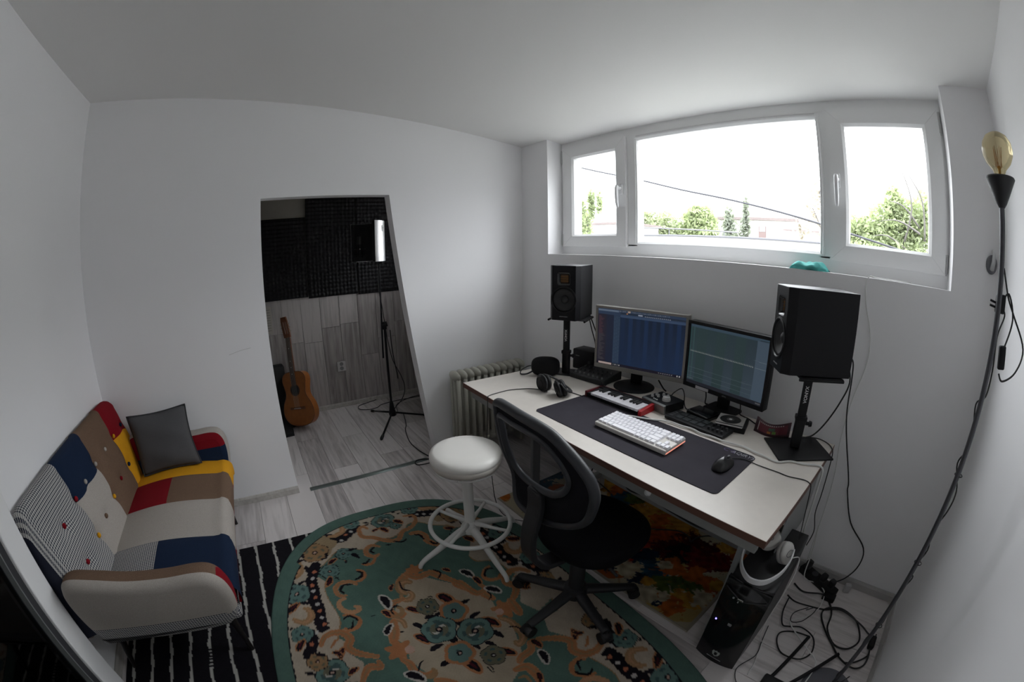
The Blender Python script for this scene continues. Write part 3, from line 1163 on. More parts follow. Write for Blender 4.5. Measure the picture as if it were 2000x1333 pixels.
# seat cushion
sx0, sx1 = 0.12, 1.225
scuts = [sx0, 0.325, 0.60, 0.915, sx1]
sx = sorted(set([round(float(v), 4) for v in np.linspace(sx0, sx1, 34)] + scuts))
sprof = []
for t in np.linspace(0, 1, 22):          # across the top from back to front
    y = -2.865 + t * 0.565
    z = 0.418 + 0.030 * math.sin(min(1, t * 1.05) * PI * 0.93)
    sprof.append((y, z))
yl, zl = sprof[-1]
for k in range(1, 9):                     # rounded nose
    a = PI / 2 * k / 8
    sprof.append((yl + 0.052 * math.sin(a), zl - 0.052 * (1 - math.cos(a))))
sprof += [(yl + 0.052, 0.345), (yl + 0.048, 0.318), (yl + 0.036, 0.305)]
P, UV = [], []
for x in sx:
    row, ruv, L = [], [], 0.0
    e = min(x - sx0, sx1 - x)
    dz = -0.025 * max(0.0, 1 - e / 0.06) ** 2
    seam = sum(0.005 * math.exp(-((x - c) / 0.010) ** 2) for c in scuts[1:-1])
    for k, (y, z) in enumerate(sprof):
        if k:
            L += math.hypot(y - sprof[k - 1][0], z - sprof[k - 1][1])
        row.append((x, y - (seam if z < 0.40 else 0), z + dz - (seam if k < 22 else 0)))
        ruv.append((x, L))
    P.append(row)
    UV.append(ruv)


def seat_owner(i, j):
    xm = (sx[i] + sx[i + 1]) / 2
    ym = (sprof[j][0] + sprof[j + 1][0]) / 2
    front = ym > -2.592
    s = sum(1 for c in scuts[1:-1] if xm > c)
    if s == 0:
        return ('yellow', 0)
    if s == 1:
        return ('brown', 1) if front else ('red', 1)
    if s == 2:
        return ('light', 2)
    return ('navy', 3) if front else ('hound_small', 3)


mb = MB().rbox((sx0 + 0.005, -2.86, 0.30), (sx1 - 0.005, -2.275, 0.395), 0.02)
seat = sofapart(mb, 'seat_cushion', FAB['light'], smooth=True)
grid_panels(P, UV, seat_owner, None, seat)
for c in seat.children:
    c.location = (0, 0, 0)
# red piping under the front of the cushion
mb = MB().tube([(x, -2.262, 0.303) for x in np.linspace(sx0, sx1, 10)], 0.006, 6)
mb.build('piping', FAB['red'], seat, smooth=True)

# base under the seat
mb = MB().rbox((0.10, -2.95, 0.24), (1.265, -2.272, 0.305), 0.025, 3)
basep = sofapart(mb, 'base', FAB['hound_small'], smooth=True)


def box_uv(o):
    me = o.data
    ul = me.uv_layers.get('UVMap') or me.uv_layers.new(name='UVMap')
    for p in me.polygons:
        n = p.normal
        for li in p.loop_indices:
            c = me.vertices[me.loops[li].vertex_index].co
            if abs(n.x) >= abs(n.y) and abs(n.x) >= abs(n.z):
                ul.data[li].uv = (c.y, c.z)
            elif abs(n.y) >= abs(n.z):
                ul.data[li].uv = (c.x, c.z)
            else:
                ul.data[li].uv = (c.x, c.y)


box_uv(basep)

# arms: rolled, flaring outwards; outline in the y-z plane
ARM = [(-2.925, 0.27), (-2.935, 0.40), (-2.925, 0.54), (-2.895, 0.610), (-2.84, 0.637), (-2.74, 0.626), (-2.60, 0.600), (-2.45, 0.590), (-2.345, 0.592), (-2.285, 0.578), (-2.252, 0.535),
       (-2.243, 0.47), (-2.25, 0.40), (-2.268, 0.335), (-2.30, 0.29), (-2.36, 0.268), (-2.62, 0.262), (-2.88, 0.265)]


def arm_outline(inset, n=90):
    pts = smooth_path([(0, y, z) for y, z in ARM] + [(0, *ARM[0])], 6)[:-1]
    c = Vector((0, -2.6, 0.44))
    out = []
    m = len(pts)
    for i, p in enumerate(pts):
        t = (pts[(i + 1) % m] - pts[i - 1]).normalized()
        nrm = Vector((0, t.z, -t.y))
        if nrm.dot(p - c) < 0:
            nrm = -nrm
        out.append(p - nrm * inset)
    return out


def make_arm(xc, sgn, key):
    """sgn +1: outer side towards +x."""
    w = 0.115
    rings = [(-w / 2, 0.045), (-w / 2 + 0.004, 0.025), (-w / 2 + 0.016, 0.010), (-w / 2 + 0.035, 0.0), (w / 2 - 0.035, 0.0), (w / 2 - 0.016, 0.010), (w / 2 - 0.004, 0.025), (w / 2, 0.045)]
    R = []
    for dx, ins in rings:
        o = arm_outline(ins)
        R.append([(xc + sgn * (dx + 0.22 * (p.z - 0.45)), p.y, p.z) for p in o])
    m = len(R[0])
    faces = {}

    def put(mkey, vs):
        faces.setdefault(mkey, []).append(vs)
    zb = 0.365

    def zone(side, y, z):
        # side 0 inner roll, 1 outer
        if z < zb - 0.05 * (y + 2.25) * 0.6:
            return 'hound_small'
        if side == 'roll':
            return 'brown' if z > 0.55 and y < -2.265 else ('red' if y > -2.31 and z < 0.56 else 'light')
        if side == 'inner':
            return 'red' if z > 0.50 else 'navy'
        return 'light'
    for a in range(len(R) - 1):
        for i in range(m):
            j = (i + 1) % m
            q = [R[a][i], R[a][j], R[a + 1][j], R[a + 1][i]]
            y = sum(p[1] for p in q) / 4
            z = sum(p[2] for p in q) / 4
            side = 'roll' if a < 4 else 'outer'
            if key == 'far':
                side = 'inner' if a < 2 else 'outer'
            put(zone(side, y, z), q)
    # side faces cut at the band lines
    for ring, side in ((R[0], 'inner'), (R[-1], 'outer')):
        lines = [zb + 0.01] + ([0.50] if side == 'inner' else [])
        polys = [list(ring)]
        for zc in lines:
            new = []
            for poly in polys:
                lo, hi = [], []
                for i in range(len(poly)):
                    p, q = Vector(poly[i]), Vector(poly[(i + 1) % len(poly)])
                    (lo if p.z <= zc else hi).append(tuple(p))
                    if (p.z - zc) * (q.z - zc) < 0:
                        x = tuple(p.lerp(q, (zc - p.z) / (q.z - p.z)))
                        lo.append(x)
                        hi.append(x)
                for part in (lo, hi):
                    if len(part) > 2:
                        new.append(part)
            polys = new
        for poly in polys:
            z = sum(p[2] for p in poly) / len(poly)
            k2 = 'hound_small' if max(p[2] for p in poly) < zb + 0.012 else (('red' if z > 0.5 else 'navy') if side == 'inner' else 'light')
            put(k2, poly)
    mb = MB()
    mats_ = ['light', 'brown', 'red', 'navy', 'hound_small']
    for mk, fl in faces.items():
        for f in fl:
            mb.add(f, [tuple(range(len(f)))], mats_.index(mk))
    o = sofapart(mb, 'arm', [FAB[k] for k in mats_], smooth=True, merge=0.0004, auto=50)
    box_uv(o)
    return o


make_arm(0.106, -1, 'far')
make_arm(1.305, 1, 'near')
# dark tapered legs
LEGM = mat('black_stained_wood', (0.010, 0.008, 0.008), rough=0.35)
for (tx, ty, bx, by) in ((0.20, -2.36, 0.215, -2.335), (1.16, -2.36, 1.22, -2.335), (0.20, -2.90, 0.17, -2.95), (1.18, -2.90, 1.215, -2.95)):
    mb = MB().cyl((bx, by, 0), (tx, ty, 0.26), 0.011, 0.021, 14)
    sofapart(mb, 'leg', LEGM, smooth=True, auto=50)

# grey pillow leaning in the far corner
t = thing('cushion', 'square dark grey cushion leaning in the far corner of the patchwork sofa', 'cushion', (0.20, -2.62, 0.45))
TL, TRr, BL, BR = Vector((0.115, -2.850, 0.755)), Vector((0.085, -2.455, 0.765)), Vector((0.245, -2.800, 0.438)), Vector((0.225, -2.415, 0.452))
N = 22
vs, fs = [], []
nrm = (TRr - TL).cross(BL - TL).normalized()
if nrm.x < 0:
    nrm = -nrm
for s in (1, -1):
    o0 = len(vs)
    for i in range(N + 1):
        for j in range(N + 1):
            u, v = i / N, j / N
            # sides bow inwards between pointed corners
            uu = u + 0.035 * math.sin(v * PI) * (0.5 - u) * 2
            vv = v + 0.035 * math.sin(u * PI) * (0.5 - v) * 2
            p = (TL * (1 - uu) + TRr * uu) * (1 - vv) + (BL * (1 - uu) + BR * uu) * vv
            b = (max(0.0, (1 - (2 * u - 1) ** 2) * (1 - (2 * v - 1) ** 2))) ** 0.55
            wr = 0.004 * math.sin(9 * u + 4 * v) * b + 0.004 * math.sin(13 * v - 5 * u) * b
            vs.append(p + nrm * s * (0.055 * b + (wr if s > 0 else 0)) - Vector(t.location))
    for i in range(N):
        for j in range(N):
            a = o0 + i * (N + 1) + j
            q = (a, a + N + 1, a + N + 2, a + 1)
            fs.append(q if s > 0 else tuple(reversed(q)))
mb = MB().add(vs, fs)
cu = mb.build('cover', mat('charcoal_cushion_weave', (0.092, 0.091, 0.095), rough=0.95, spec=0.1, noise=0.1, nscale=400, bump=0.3, bscale=900), t, smooth=True, merge=0.0005)
edge = []
for k in range(4 * N):
    s_, r_ = divmod(k, N)
    u, v = ((r_ / N, 0), (1, r_ / N), (1 - r_ / N, 1), (0, 1 - r_ / N))[s_]
    uu = u + 0.035 * math.sin(v * PI) * (0.5 - u) * 2
    vv = v + 0.035 * math.sin(u * PI) * (0.5 - v) * 2
    edge.append((TL * (1 - uu) + TRr * uu) * (1 - vv) + (BL * (1 - uu) + BR * uu) * vv - Vector(t.location))
MB().tube(edge, 0.004, 6, closed=True).build('piping', mat('dark_cushion_piping', (0.035, 0.036, 0.04), rough=0.95), t, smooth=True)


# ------------------------------------------------------------------ desk
DZ = 0.745
DA = -2.2 * PI / 180                                 # the desk stands slightly askew
DM = TR(0.56, -0.858, 0) @ RZ(DA)                     # local: x along the front edge, y towards the window
desk = thing('desk', 'long cream-topped desk with brown edge banding, under the window', 'desk', (0.56, -0.858, 0), DA)
DW, DD = 1.752, 0.82
mb = MB().box((0, 0, DZ - 0.026), (DW, DD, DZ))
mb.f, mb.mi = mb.f, [0, 1, 0, 0, 0, 0]
CREAM = mat('cream_laminate', (0.70, 0.655, 0.60), rough=0.35, spec=0.4, noise=0.02, nscale=30)
mb.build('desktop', [CREAM, CREAM], desk)
EDGE = mat('brown_edge_band', (0.135, 0.060, 0.042), rough=0.5)
mb = MB().box((-0.002, -0.002, DZ - 0.026), (DW + 0.002, 0.0, DZ - 0.0006)).box((-0.002, 0, DZ - 0.026), (0, DD, DZ - 0.0006)).box((DW, 0, DZ - 0.026), (DW + 0.002, DD, DZ - 0.0006))
mb.build('edge_band', EDGE, desk)
APR = mat('grey_apron_metal', (0.26, 0.265, 0.26), rough=0.5)
mb = MB().rbox((0.03, 0.035, DZ - 0.088), (DW - 0.03, 0.06, DZ - 0.027), 0.003)
ap = mb.build('apron', APR, desk)
mb = MB().rbox((0.03, DD - 0.07, DZ - 0.088), (DW - 0.03, DD - 0.045, DZ - 0.027), 0.003)
mb.build('apron', APR, desk)
# small white button screwed to the apron
KX = 1.29
mb = MB().lathe([(0.0, 0.016), (0.011, 0.014), (0.014, 0.006), (0.010, 0.0)], 16, 0, TR(KX, 0.035, DZ - 0.055) @ Matrix.Rotation(PI / 2, 4, 'X'))
mb.build('hook', WHITEP, desk, smooth=True)
for x, y in ((0.46, 0.17), (DW - 0.134, 0.245), (0.46, DD - 0.12), (DW - 0.134, DD - 0.12)):
    mb = MB().rbox((x - 0.0125, y - 0.025, 0.006), (x + 0.0125, y + 0.025, DZ - 0.027), 0.004)
    mb.build('leg', GREYM, desk)
mb = MB().rbox((0.445, 0.18, 0.10), (0.475, DD - 0.13, 0.14), 0.003)
mb.build('stretcher', GREYM, desk)
mb = MB().rbox((0.47, DD - 0.13, 0.10), (DW - 0.15, DD - 0.11, 0.16), 0.003)
mb.build('stretcher', GREYM, desk)
# steel end panel under the right end
mb = MB().rbox((DW - 0.034, 0.36, 0.36), (DW - 0.028, DD - 0.04, DZ - 0.03), 0.002)
mb.build('side_panel', GREYM, desk)

# ------------------------------------------------------------------ desk mat
def rounded_rect(x0, y0, x1, y1, r, n=6):
    out = []
    for cx, cy, a0 in ((x1 - r, y1 - r, 0), (x0 + r, y1 - r, PI / 2), (x0 + r, y0 + r, PI), (x1 - r, y0 + r, 3 * PI / 2)):
        for k in range(n + 1):
            a = a0 + PI / 2 * k / n
            out.append((cx + r * math.cos(a), cy + r * math.sin(a)))
    return out


PADM = mat('dark_violet_grey_mat_cloth', (0.036, 0.033, 0.042), rough=0.85, spec=0.2, noise=0.08, nscale=15)
pa = math.atan2(-0.810 + 0.792, 2.071 - 1.120)
t = thing('desk_mat', 'large dark violet-grey desk mat under the white keyboard and mouse', 'desk mat', (1.120, -0.792, DZ), pa)
mb = MB().prism(rounded_rect(0, 0, 0.953, 0.345, 0.022), 0, 0.003)
mb.build('cloth_top', PADM, t)
PURP = mat('purple_print', (0.085, 0.05, 0.16), rough=0.7)
text_obj('AQIRYS', 0.030, mat('light_grey_print', (0.30, 0.30, 0.33), rough=0.7), t, TR(0.900, 0.322, 0.0032) @ RZ(0.0), 'lettering', shear=0.25)
mb = MB()
M = TR(0.838, 0.324, 0.0031)
mb.tube([(0.013 * math.cos(a) - 0.010, 0.011 * math.sin(a), 0) for a in np.linspace(0.9, 5.4, 14)], 0.0016, 4, 0, M, flat=0.2)
mb.tube([(0.009 * math.cos(a) + 0.016, 0.010 * math.sin(a), 0) for a in np.linspace(-2.0, 3.4, 14)], 0.0016, 4, 0, M, flat=0.2)
mb.tube([(0.018, -0.004, 0), (0.027, -0.013, 0)], 0.0016, 4, 0, M, flat=0.2)
mb.build('emblem', PURP, t)

# ------------------------------------------------------------------ white mechanical keyboard
ka = math.atan2(-0.712 + 0.705, 1.797 - 1.424)
kb = thing('keyboard', 'white mechanical keyboard with white keycaps, on the desk mat', 'keyboard', (1.424, -0.705, DZ + 0.003), ka)
KW, KD = 0.372, 0.146
tilt = Matrix.Rotation(0.05, 4, 'X')
mb = MB().rbox((0, 0, 0.002), (KW, KD, 0.022), 0.004, 2, 0, tilt)
mb.build('case', mat('cream_white_case', (0.70, 0.67, 0.63), rough=0.4), kb)
glow = MB().rbox((KW - 0.001, 0.004, 0.005), (KW + 0.0012, KD - 0.004, 0.010), 0.0005, 1, 0, tilt)
glow.build('light_strip', emis('keyboard_glow', (1.0, 0.35, 0.25), 0.6), kb)
KEYM = mat('white_keycap', (0.88, 0.87, 0.91), rough=0.35)
U = 0.0201
kx0, ky0 = 0.008, KD - 0.010
rows_ = [[1] * 13 + [2], [1.5] + [1] * 12 + [1.5], [1.75] + [1] * 11 + [2.25], [2.25] + [1] * 10 + [2.75], [1.25, 1.25, 1.25, 6.25, 1.25, 1.25, 1.25, 1.25]]
extra = {0: [(15.25, 1), (16.25, 1), (17.25, 1)], 1: [(15.25, 1), (16.25, 1), (17.25, 1)], 3: [(16.25, 1)], 4: [(15.25, 1), (16.25, 1), (17.25, 1)]}
key_cache = {}
RD = (KD - 0.022) / 5


def keycap(w):
    if w not in key_cache:
        wx, wy = w * U - 0.0018, RD - 0.0018
        t_ = 0.0022
        vs = [(0, 0, 0), (wx, 0, 0), (wx, wy, 0), (0, wy, 0), (t_, t_, 0.0075), (wx - t_, t_, 0.0075), (wx - t_, wy - t_, 0.0085), (t_, wy - t_, 0.0085)]
        fs = [(0, 1, 5, 4), (1, 2, 6, 5), (2, 3, 7, 6), (3, 0, 4, 7), (4, 5, 6, 7)]
        me = bpy.data.meshes.new('keycap')
        me.from_pydata(vs, [], fs)
        me.materials.append(KEYM)
        key_cache[w] = me
    return key_cache[w]


for r_, row in enumerate(rows_):
    x = 0.0
    items = []
    for w in row:
        items.append((x, w))
        x += w
    items += extra.get(r_, [])
    for x, w in items:
        o = bpy.data.objects.new('keycap', keycap(w))
        COL.objects.link(o)
        o.parent = kb
        y = ky0 - (r_ + 1) * RD
        p = tilt @ Vector((kx0 + x * U, y, 0.0225))
        o.location = p
        o.rotation_euler = (0.05, 0, 0)
kinv = (TR(*kb.location) @ RZ(ka)).inverted()
pts = [(1.452, -0.552, 0.763), (1.47, -0.520, 0.756), (1.556, -0.476, 0.753), (1.629, -0.434, 0.753), (1.695, -0.432, 0.753), (1.748, -0.425, 0.753), (1.799, -0.437, 0.753), (1.856, -0.433, 0.753), (1.921, -0.437, 0.753), (1.995, -0.422, 0.752), (2.059, -0.437, 0.753), (2.098, -0.440, 0.751), (2.163, -0.448, 0.750), (2.21, -0.407, 0.750), (2.264, -0.393, 0.750), (2.312, -0.369, 0.750), (2.338, -0.366, 0.747), (2.347, -0.365, 0.725), (2.348, -0.362, 0.65), (2.352, -0.35, 0.50), (2.36, -0.33, 0.32)]
cable('cable', [tuple(kinv @ Vector(p)) for p in pts], 0.0042, CABLEW, parent=kb)

# ------------------------------------------------------------------ mouse
ms = thing('computer_mouse', 'black wired mouse on the right end of the desk mat', 'mouse', (2.003, -0.622, DZ + 0.003), -0.05)
vs, fs = [], []
n, m = 22, 12
for j in range(m + 1):
    t = PI / 2 * j / m
    for k in range(n):
        a = 2 * PI * k / n
        ex = abs(math.cos(a)) ** 0.8 * (1 if math.cos(a) >= 0 else -1)
        ey = abs(math.sin(a)) ** 0.8 * (1 if math.sin(a) >= 0 else -1)
        hump = 1.0 - 0.25 * ey
        vs.append((0.031 * ex * math.cos(t) * (1 + 0.08 * ey * ey), 0.060 * ey * math.cos(t), 0.036 * math.sin(t) ** 0.9 * hump))
for j in range(m):
    for k in range(n):
        k2 = (k + 1) % n
        fs.append((j * n + k, j * n + k2, (j + 1) * n + k2, (j + 1) * n + k))
fs.append(tuple(reversed(range(n))))
MB().add(vs, fs).build('shell', mat('glossy_black_plastic', (0.012, 0.012, 0.014), rough=0.28, spec=0.6), ms, smooth=True)
MB().cyl((-0.004, 0.036, 0.022), (0.004, 0.036, 0.022), 0.010, n=16).build('scroll_wheel', mat('grey_rubber', (0.09, 0.09, 0.10), rough=0.5), ms, smooth=True, auto=40)
MB().box((-0.0006, 0.01, 0.0285), (0.0006, 0.055, 0.030)).build('button_seam', RUBBER, ms)
minv = (TR(*ms.location) @ RZ(-0.05)).inverted()
pts = [(2.005, -0.562, 0.757), (2.015, -0.540, 0.752), (2.053, -0.520, 0.7515), (2.107, -0.521, 0.748), (2.193, -0.520, 0.7475), (2.239, -0.523, 0.7475), (2.299, -0.509, 0.7475), (2.326, -0.518, 0.747), (2.337, -0.525, 0.735), (2.345, -0.52, 0.66), (2.352, -0.46, 0.52), (2.36, -0.38, 0.38), (2.38, -0.30, 0.28)]
cable('cable', [tuple(minv @ Vector(p)) for p in pts], 0.0019, CABLEB, parent=ms)


# ------------------------------------------------------------------ monitors
def screen_quads(rects, name, parent, M, strength=1.0):
    """Flat picture of the screen: rectangles (x0, z0, x1, z1, colour, layer) in screen fractions."""
    vs, fs, cs = [], [], []
    for (x0, z0, x1, z1, c, lay) in rects:
        o = len(vs)
        y = -0.00015 * lay
        vs += [M @ Vector((x0, y, z0)), M @ Vector((x1, y, z0)), M @ Vector((x1, y, z1)), M @ Vector((x0, y, z1))]
        fs.append((o, o + 1, o + 2, o + 3))
        cc = c if isinstance(c[0], (tuple, list)) else (c, c, c, c)
        cs += list(cc)
    o = MB().add(vs, fs).build(name, colattr('lit_screen_picture_%d' % round(strength * 100), rough=0.35, emit=strength), parent)
    arr = np.array(cs, dtype=np.float32)
    color_mesh(o, lambda x, y, z: arr)
    return o


def monitor(name, label, c0, c1, z0, z1, bez, bot, mshell, mstand, rects, base_round, neck_at, lean=0.0):
    p, q = Vector(c0), Vector(c1)
    d = q - p
    W = d.length
    a = math.atan2(d.y, d.x)
    mid = (p + q) / 2
    t = thing(name, label, 'monitor', (mid.x, mid.y, DZ), a)
    H = z1 - z0
    zb = z0 - DZ
    mb = MB().rbox((-W / 2, 0.0, zb), (W / 2, 0.045, zb + H), 0.005, 2)
    mb.rbox((-W / 2 + 0.08, 0.04, zb + 0.05), (W / 2 - 0.08, 0.075, zb + H - 0.06), 0.012, 2)
    mb.build('housing', BLACKP if mshell is BLACKM else mshell, t, smooth=True, auto=40)
    mb = MB()
    ring = [(-W / 2, zb, W / 2, zb + bot), (-W / 2, zb + H - bez, W / 2, zb + H), (-W / 2, zb + bot, -W / 2 + bez, zb + H - bez), (W / 2 - bez, zb + bot, W / 2, zb + H - bez)]
    for x0, za, x1, zc in ring:
        mb.box((x0, -0.006, za), (x1, 0.002, zc))
    mb.build('bezel', mshell, t, bevel=0.0015)
    sw, sh = W - 2 * bez, H - bez - bot
    M = Matrix.Translation((-W / 2 + bez, -0.001, zb + bot)) @ Matrix.Diagonal((sw, 1, sh, 1))
    screen_quads(rects, 'screen', t, M, 0.40 if base_round else 0.36)
    nx = neck_at[0]
    inv = (TR(mid.x, mid.y, DZ) @ RZ(a)).inverted()
    nb = inv @ Vector((neck_at[0], neck_at[1], DZ))
    mb = MB().rbox((nb.x - 0.034, 0.055, 0.012), (nb.x + 0.034, 0.078, zb + 0.13), 0.006)
    mb.build('neck', mstand, t, smooth=True, auto=40)
    if base_round:
        mb = MB().lathe([(0.0, 0.016), (0.06, 0.015), (0.108, 0.009), (0.116, 0.004), (0.116, 0.0)], 40, 0, TR(nb.x, nb.y, 0))
        mb.build('stand_base', mstand, t, smooth=True, auto=40)
    else:
        mb = MB().prism(rounded_rect(nb.x - 0.085, nb.y - 0.062, nb.x + 0.085, nb.y + 0.075, 0.02), 0, 0.012)
        mb.build('stand_base', mstand, t, bevel=0.003)
    return t


rng = np.random.default_rng(3)
NB0_, NB1_ = (0.010, 0.022, 0.060), (0.014, 0.034, 0.095)
r1 = [(0, 0, 1, 1, ((0.012, 0.027, 0.068), (0.013, 0.030, 0.078), (0.011, 0.018, 0.036), (0.012, 0.022, 0.045)), 0)]
r1.append((0.0, 0.045, 0.105, 0.90, (0.022, 0.020, 0.034), 1))
r1.append((0.105, 0.045, 0.19, 0.90, (0.016, 0.022, 0.045), 1))
r1.append((0.19, 0.045, 0.27, 0.90, (0.025, 0.045, 0.085), 1))
for k in range(34):
    z = 0.86 - k * 0.0235
    r1.append((0.012, z, 0.03 + 0.06 * rng.random(), z + 0.011, (0.10, 0.045, 0.055) if k < 14 else (0.075, 0.07, 0.075), 2))
for k in range(36):
    z = 0.865 - k * 0.0225
    for j in range(3):
        r1.append((0.198 + j * 0.024, z, 0.214 + j * 0.024, z + 0.010, (0.055, 0.085, 0.13) if (k + j) % 3 else (0.035, 0.06, 0.10), 2))
for k in range(8):
    x = 0.28 + k * 0.09
    r1.append((x, 0.045, x + 0.045, 0.875, (0.013, 0.031, 0.080) if k % 2 else (0.012, 0.026, 0.064), 1))
r1 += [(0, 0.90, 1, 1.0, (0.030, 0.050, 0.095), 1), (0, 0.955, 0.25, 0.985, (0.13, 0.17, 0.24), 2), (0.27, 0.875, 1, 0.915, (0.045, 0.075, 0.14), 2), (0.27, 0.93, 1, 0.955, (0.02, 0.03, 0.05), 2)]
for k in range(30):
    x = 0.26 + k * 0.019
    r1.append((x, 0.965 + 0.008 * rng.random(), x + 0.010, 0.985, [(0.25, 0.24, 0.25), (0.10, 0.12, 0.14), (0.16, 0.18, 0.2)][k % 3], 3))
r1 += [(0.355, 0.962, 0.385, 0.992, (0.42, 0.32, 0.26), 4), (0.475, 0.93, 0.525, 0.953, (0.30, 0.33, 0.40), 4), (0.34, 0.936, 0.355, 0.953, (0.55, 0.22, 0.08), 4)]
for k in range(14):
    r1.append((0.55 + k * 0.021, 0.925, 0.562 + k * 0.021, 0.938, (0.28, 0.30, 0.36), 4))
r1 += [(0, 0, 1, 0.045, (0.012, 0.010, 0.020), 1), (0.022, 0.006, 0.185, 0.040, (0.46, 0.36, 0.33), 3)]
for k in range(4):
    r1.append((0.20 + k * 0.024, 0.012, 0.214 + k * 0.024, 0.034, (0.34, 0.34, 0.34) if k % 2 else (0.12, 0.14, 0.14), 3))
for k in range(7):
    r1.append((0.74 + k * 0.024, 0.014, 0.752 + k * 0.024, 0.030, (0.20, 0.20, 0.22), 3))
r1 += [(0.945, 0.010, 0.958, 0.036, (0.4, 0.4, 0.4), 3), (0.97, 0.010, 0.985, 0.036, (0.4, 0.4, 0.4), 3)]
m1 = monitor('monitor', 'silver-framed monitor with a dark blue sequencer screen, on a round black foot', (0.990, -0.245), (1.513, -0.128), 0.833, 1.184, 0.014, 0.024, SILVER, BLACKP, r1, True, (1.215, -0.155))
text_obj('Acer', 0.012, mat('dull_badge_print', (0.10, 0.10, 0.10), rough=0.5), m1, TR(0.0, -0.0064, 0.833 - DZ + 0.012) @ Matrix.Rotation(PI / 2, 4, 'X')) if False else None

TEAL0 = (0.030, 0.055, 0.068)
r2 = [(0, 0, 1, 1, ((0.045, 0.068, 0.088), (0.055, 0.082, 0.11), (0.030, 0.048, 0.062), (0.028, 0.055, 0.058)), 0)]
r2 += [(0, 0.955, 1, 1, (0.050, 0.085, 0.12), 1), (0.86, 0.06, 1, 0.955, (0.072, 0.105, 0.145), 1), (0, 0.06, 0.012, 0.955, (0.04, 0.09, 0.095), 1), (0.045, 0.06, 0.058, 0.955, (0.05, 0.10, 0.105), 1)]
for k in range(3):
    r2.append((0.1 + k * 0.25, 0.06, 0.23 + k * 0.25, 0.955, (0.032, 0.058, 0.062), 1))
for k in range(42):
    x = 0.02 + k * 0.0198
    r2.append((x, 0.545, x + 0.009, 0.560, (0.34, 0.36, 0.35), 3))
    r2.append((x, 0.556, x + 0.003, 0.575, (0.22, 0.25, 0.25), 3))
for k in range(46):
    r2.append((0.2 + 0.62 * rng.random(), 0.60 + 0.25 * rng.random(), 0, 0, (0.06, 0.10, 0.11), 2))
    x0, z0 = r2[-1][0], r2[-1][1]
    r2[-1] = (x0, z0, x0 + 0.006, z0 + 0.008, (0.055, 0.09, 0.10), 2)
for z in (0.27, 0.19, 0.12):
    r2.append((0.0, z, 0.86, z + 0.004, (0.11, 0.15, 0.17), 2))
r2 += [(0.86, 0.548, 1.0, 0.554, (0.20, 0.25, 0.27), 2), (0.90, 0.65, 1.0, 0.655, (0.20, 0.25, 0.27), 2), (0.84, 0.66, 0.90, 0.664, (0.14, 0.18, 0.2), 2),
       (0, 0, 1, 0.055, (0.020, 0.022, 0.030), 2), (0.89, 0.962, 1.0, 0.972, (0.02, 0.03, 0.04), 3), (0.005, 0.08, 0.09, 0.09, (0.12, 0.14, 0.15), 2)]
for k in range(5):
    r2.append((0.93 + k * 0.012, 0.018, 0.937 + k * 0.012, 0.04, (0.14, 0.14, 0.15), 3))
m2 = monitor('monitor', 'black-framed monitor with a teal piano-roll screen, behind the curled flyer', (1.522, -0.142), (1.990, -0.212), 0.836, 1.166, 0.016, 0.020, BLACKM, BLACKP, r2, False, (1.745, -0.115))
m2.children
mb = MB().box((-0.155, -0.0068, 0.836 - DZ + 0.003), (-0.075, -0.0061, 0.836 - DZ + 0.018))
mb.build('sticker', mat('white_sticker', (0.55, 0.54, 0.54), rough=0.6), m2)
text_obj('BENQ', 0.009, mat('grey_badge_print', (0.20, 0.20, 0.20), rough=0.5), m2, TR(0.02, -0.0064, 0.836 - DZ + 0.010) @ Matrix.Rotation(PI / 2, 4, 'X'))

# ------------------------------------------------------------------ studio speakers
SPKM = mat('black_vinyl_cabinet', (0.006, 0.0058, 0.0075), rough=0.5, spec=0.28, bump=0.05, bscale=500)
SPKF = mat('black_baffle', (0.006, 0.006, 0.007), rough=0.45, spec=0.35)
CONE = mat('dark_cone', (0.020, 0.020, 0.022), rough=0.55)
GOLD = mat('gold_ribbon', (0.16, 0.075, 0.02), rough=0.45, metal=0.5)


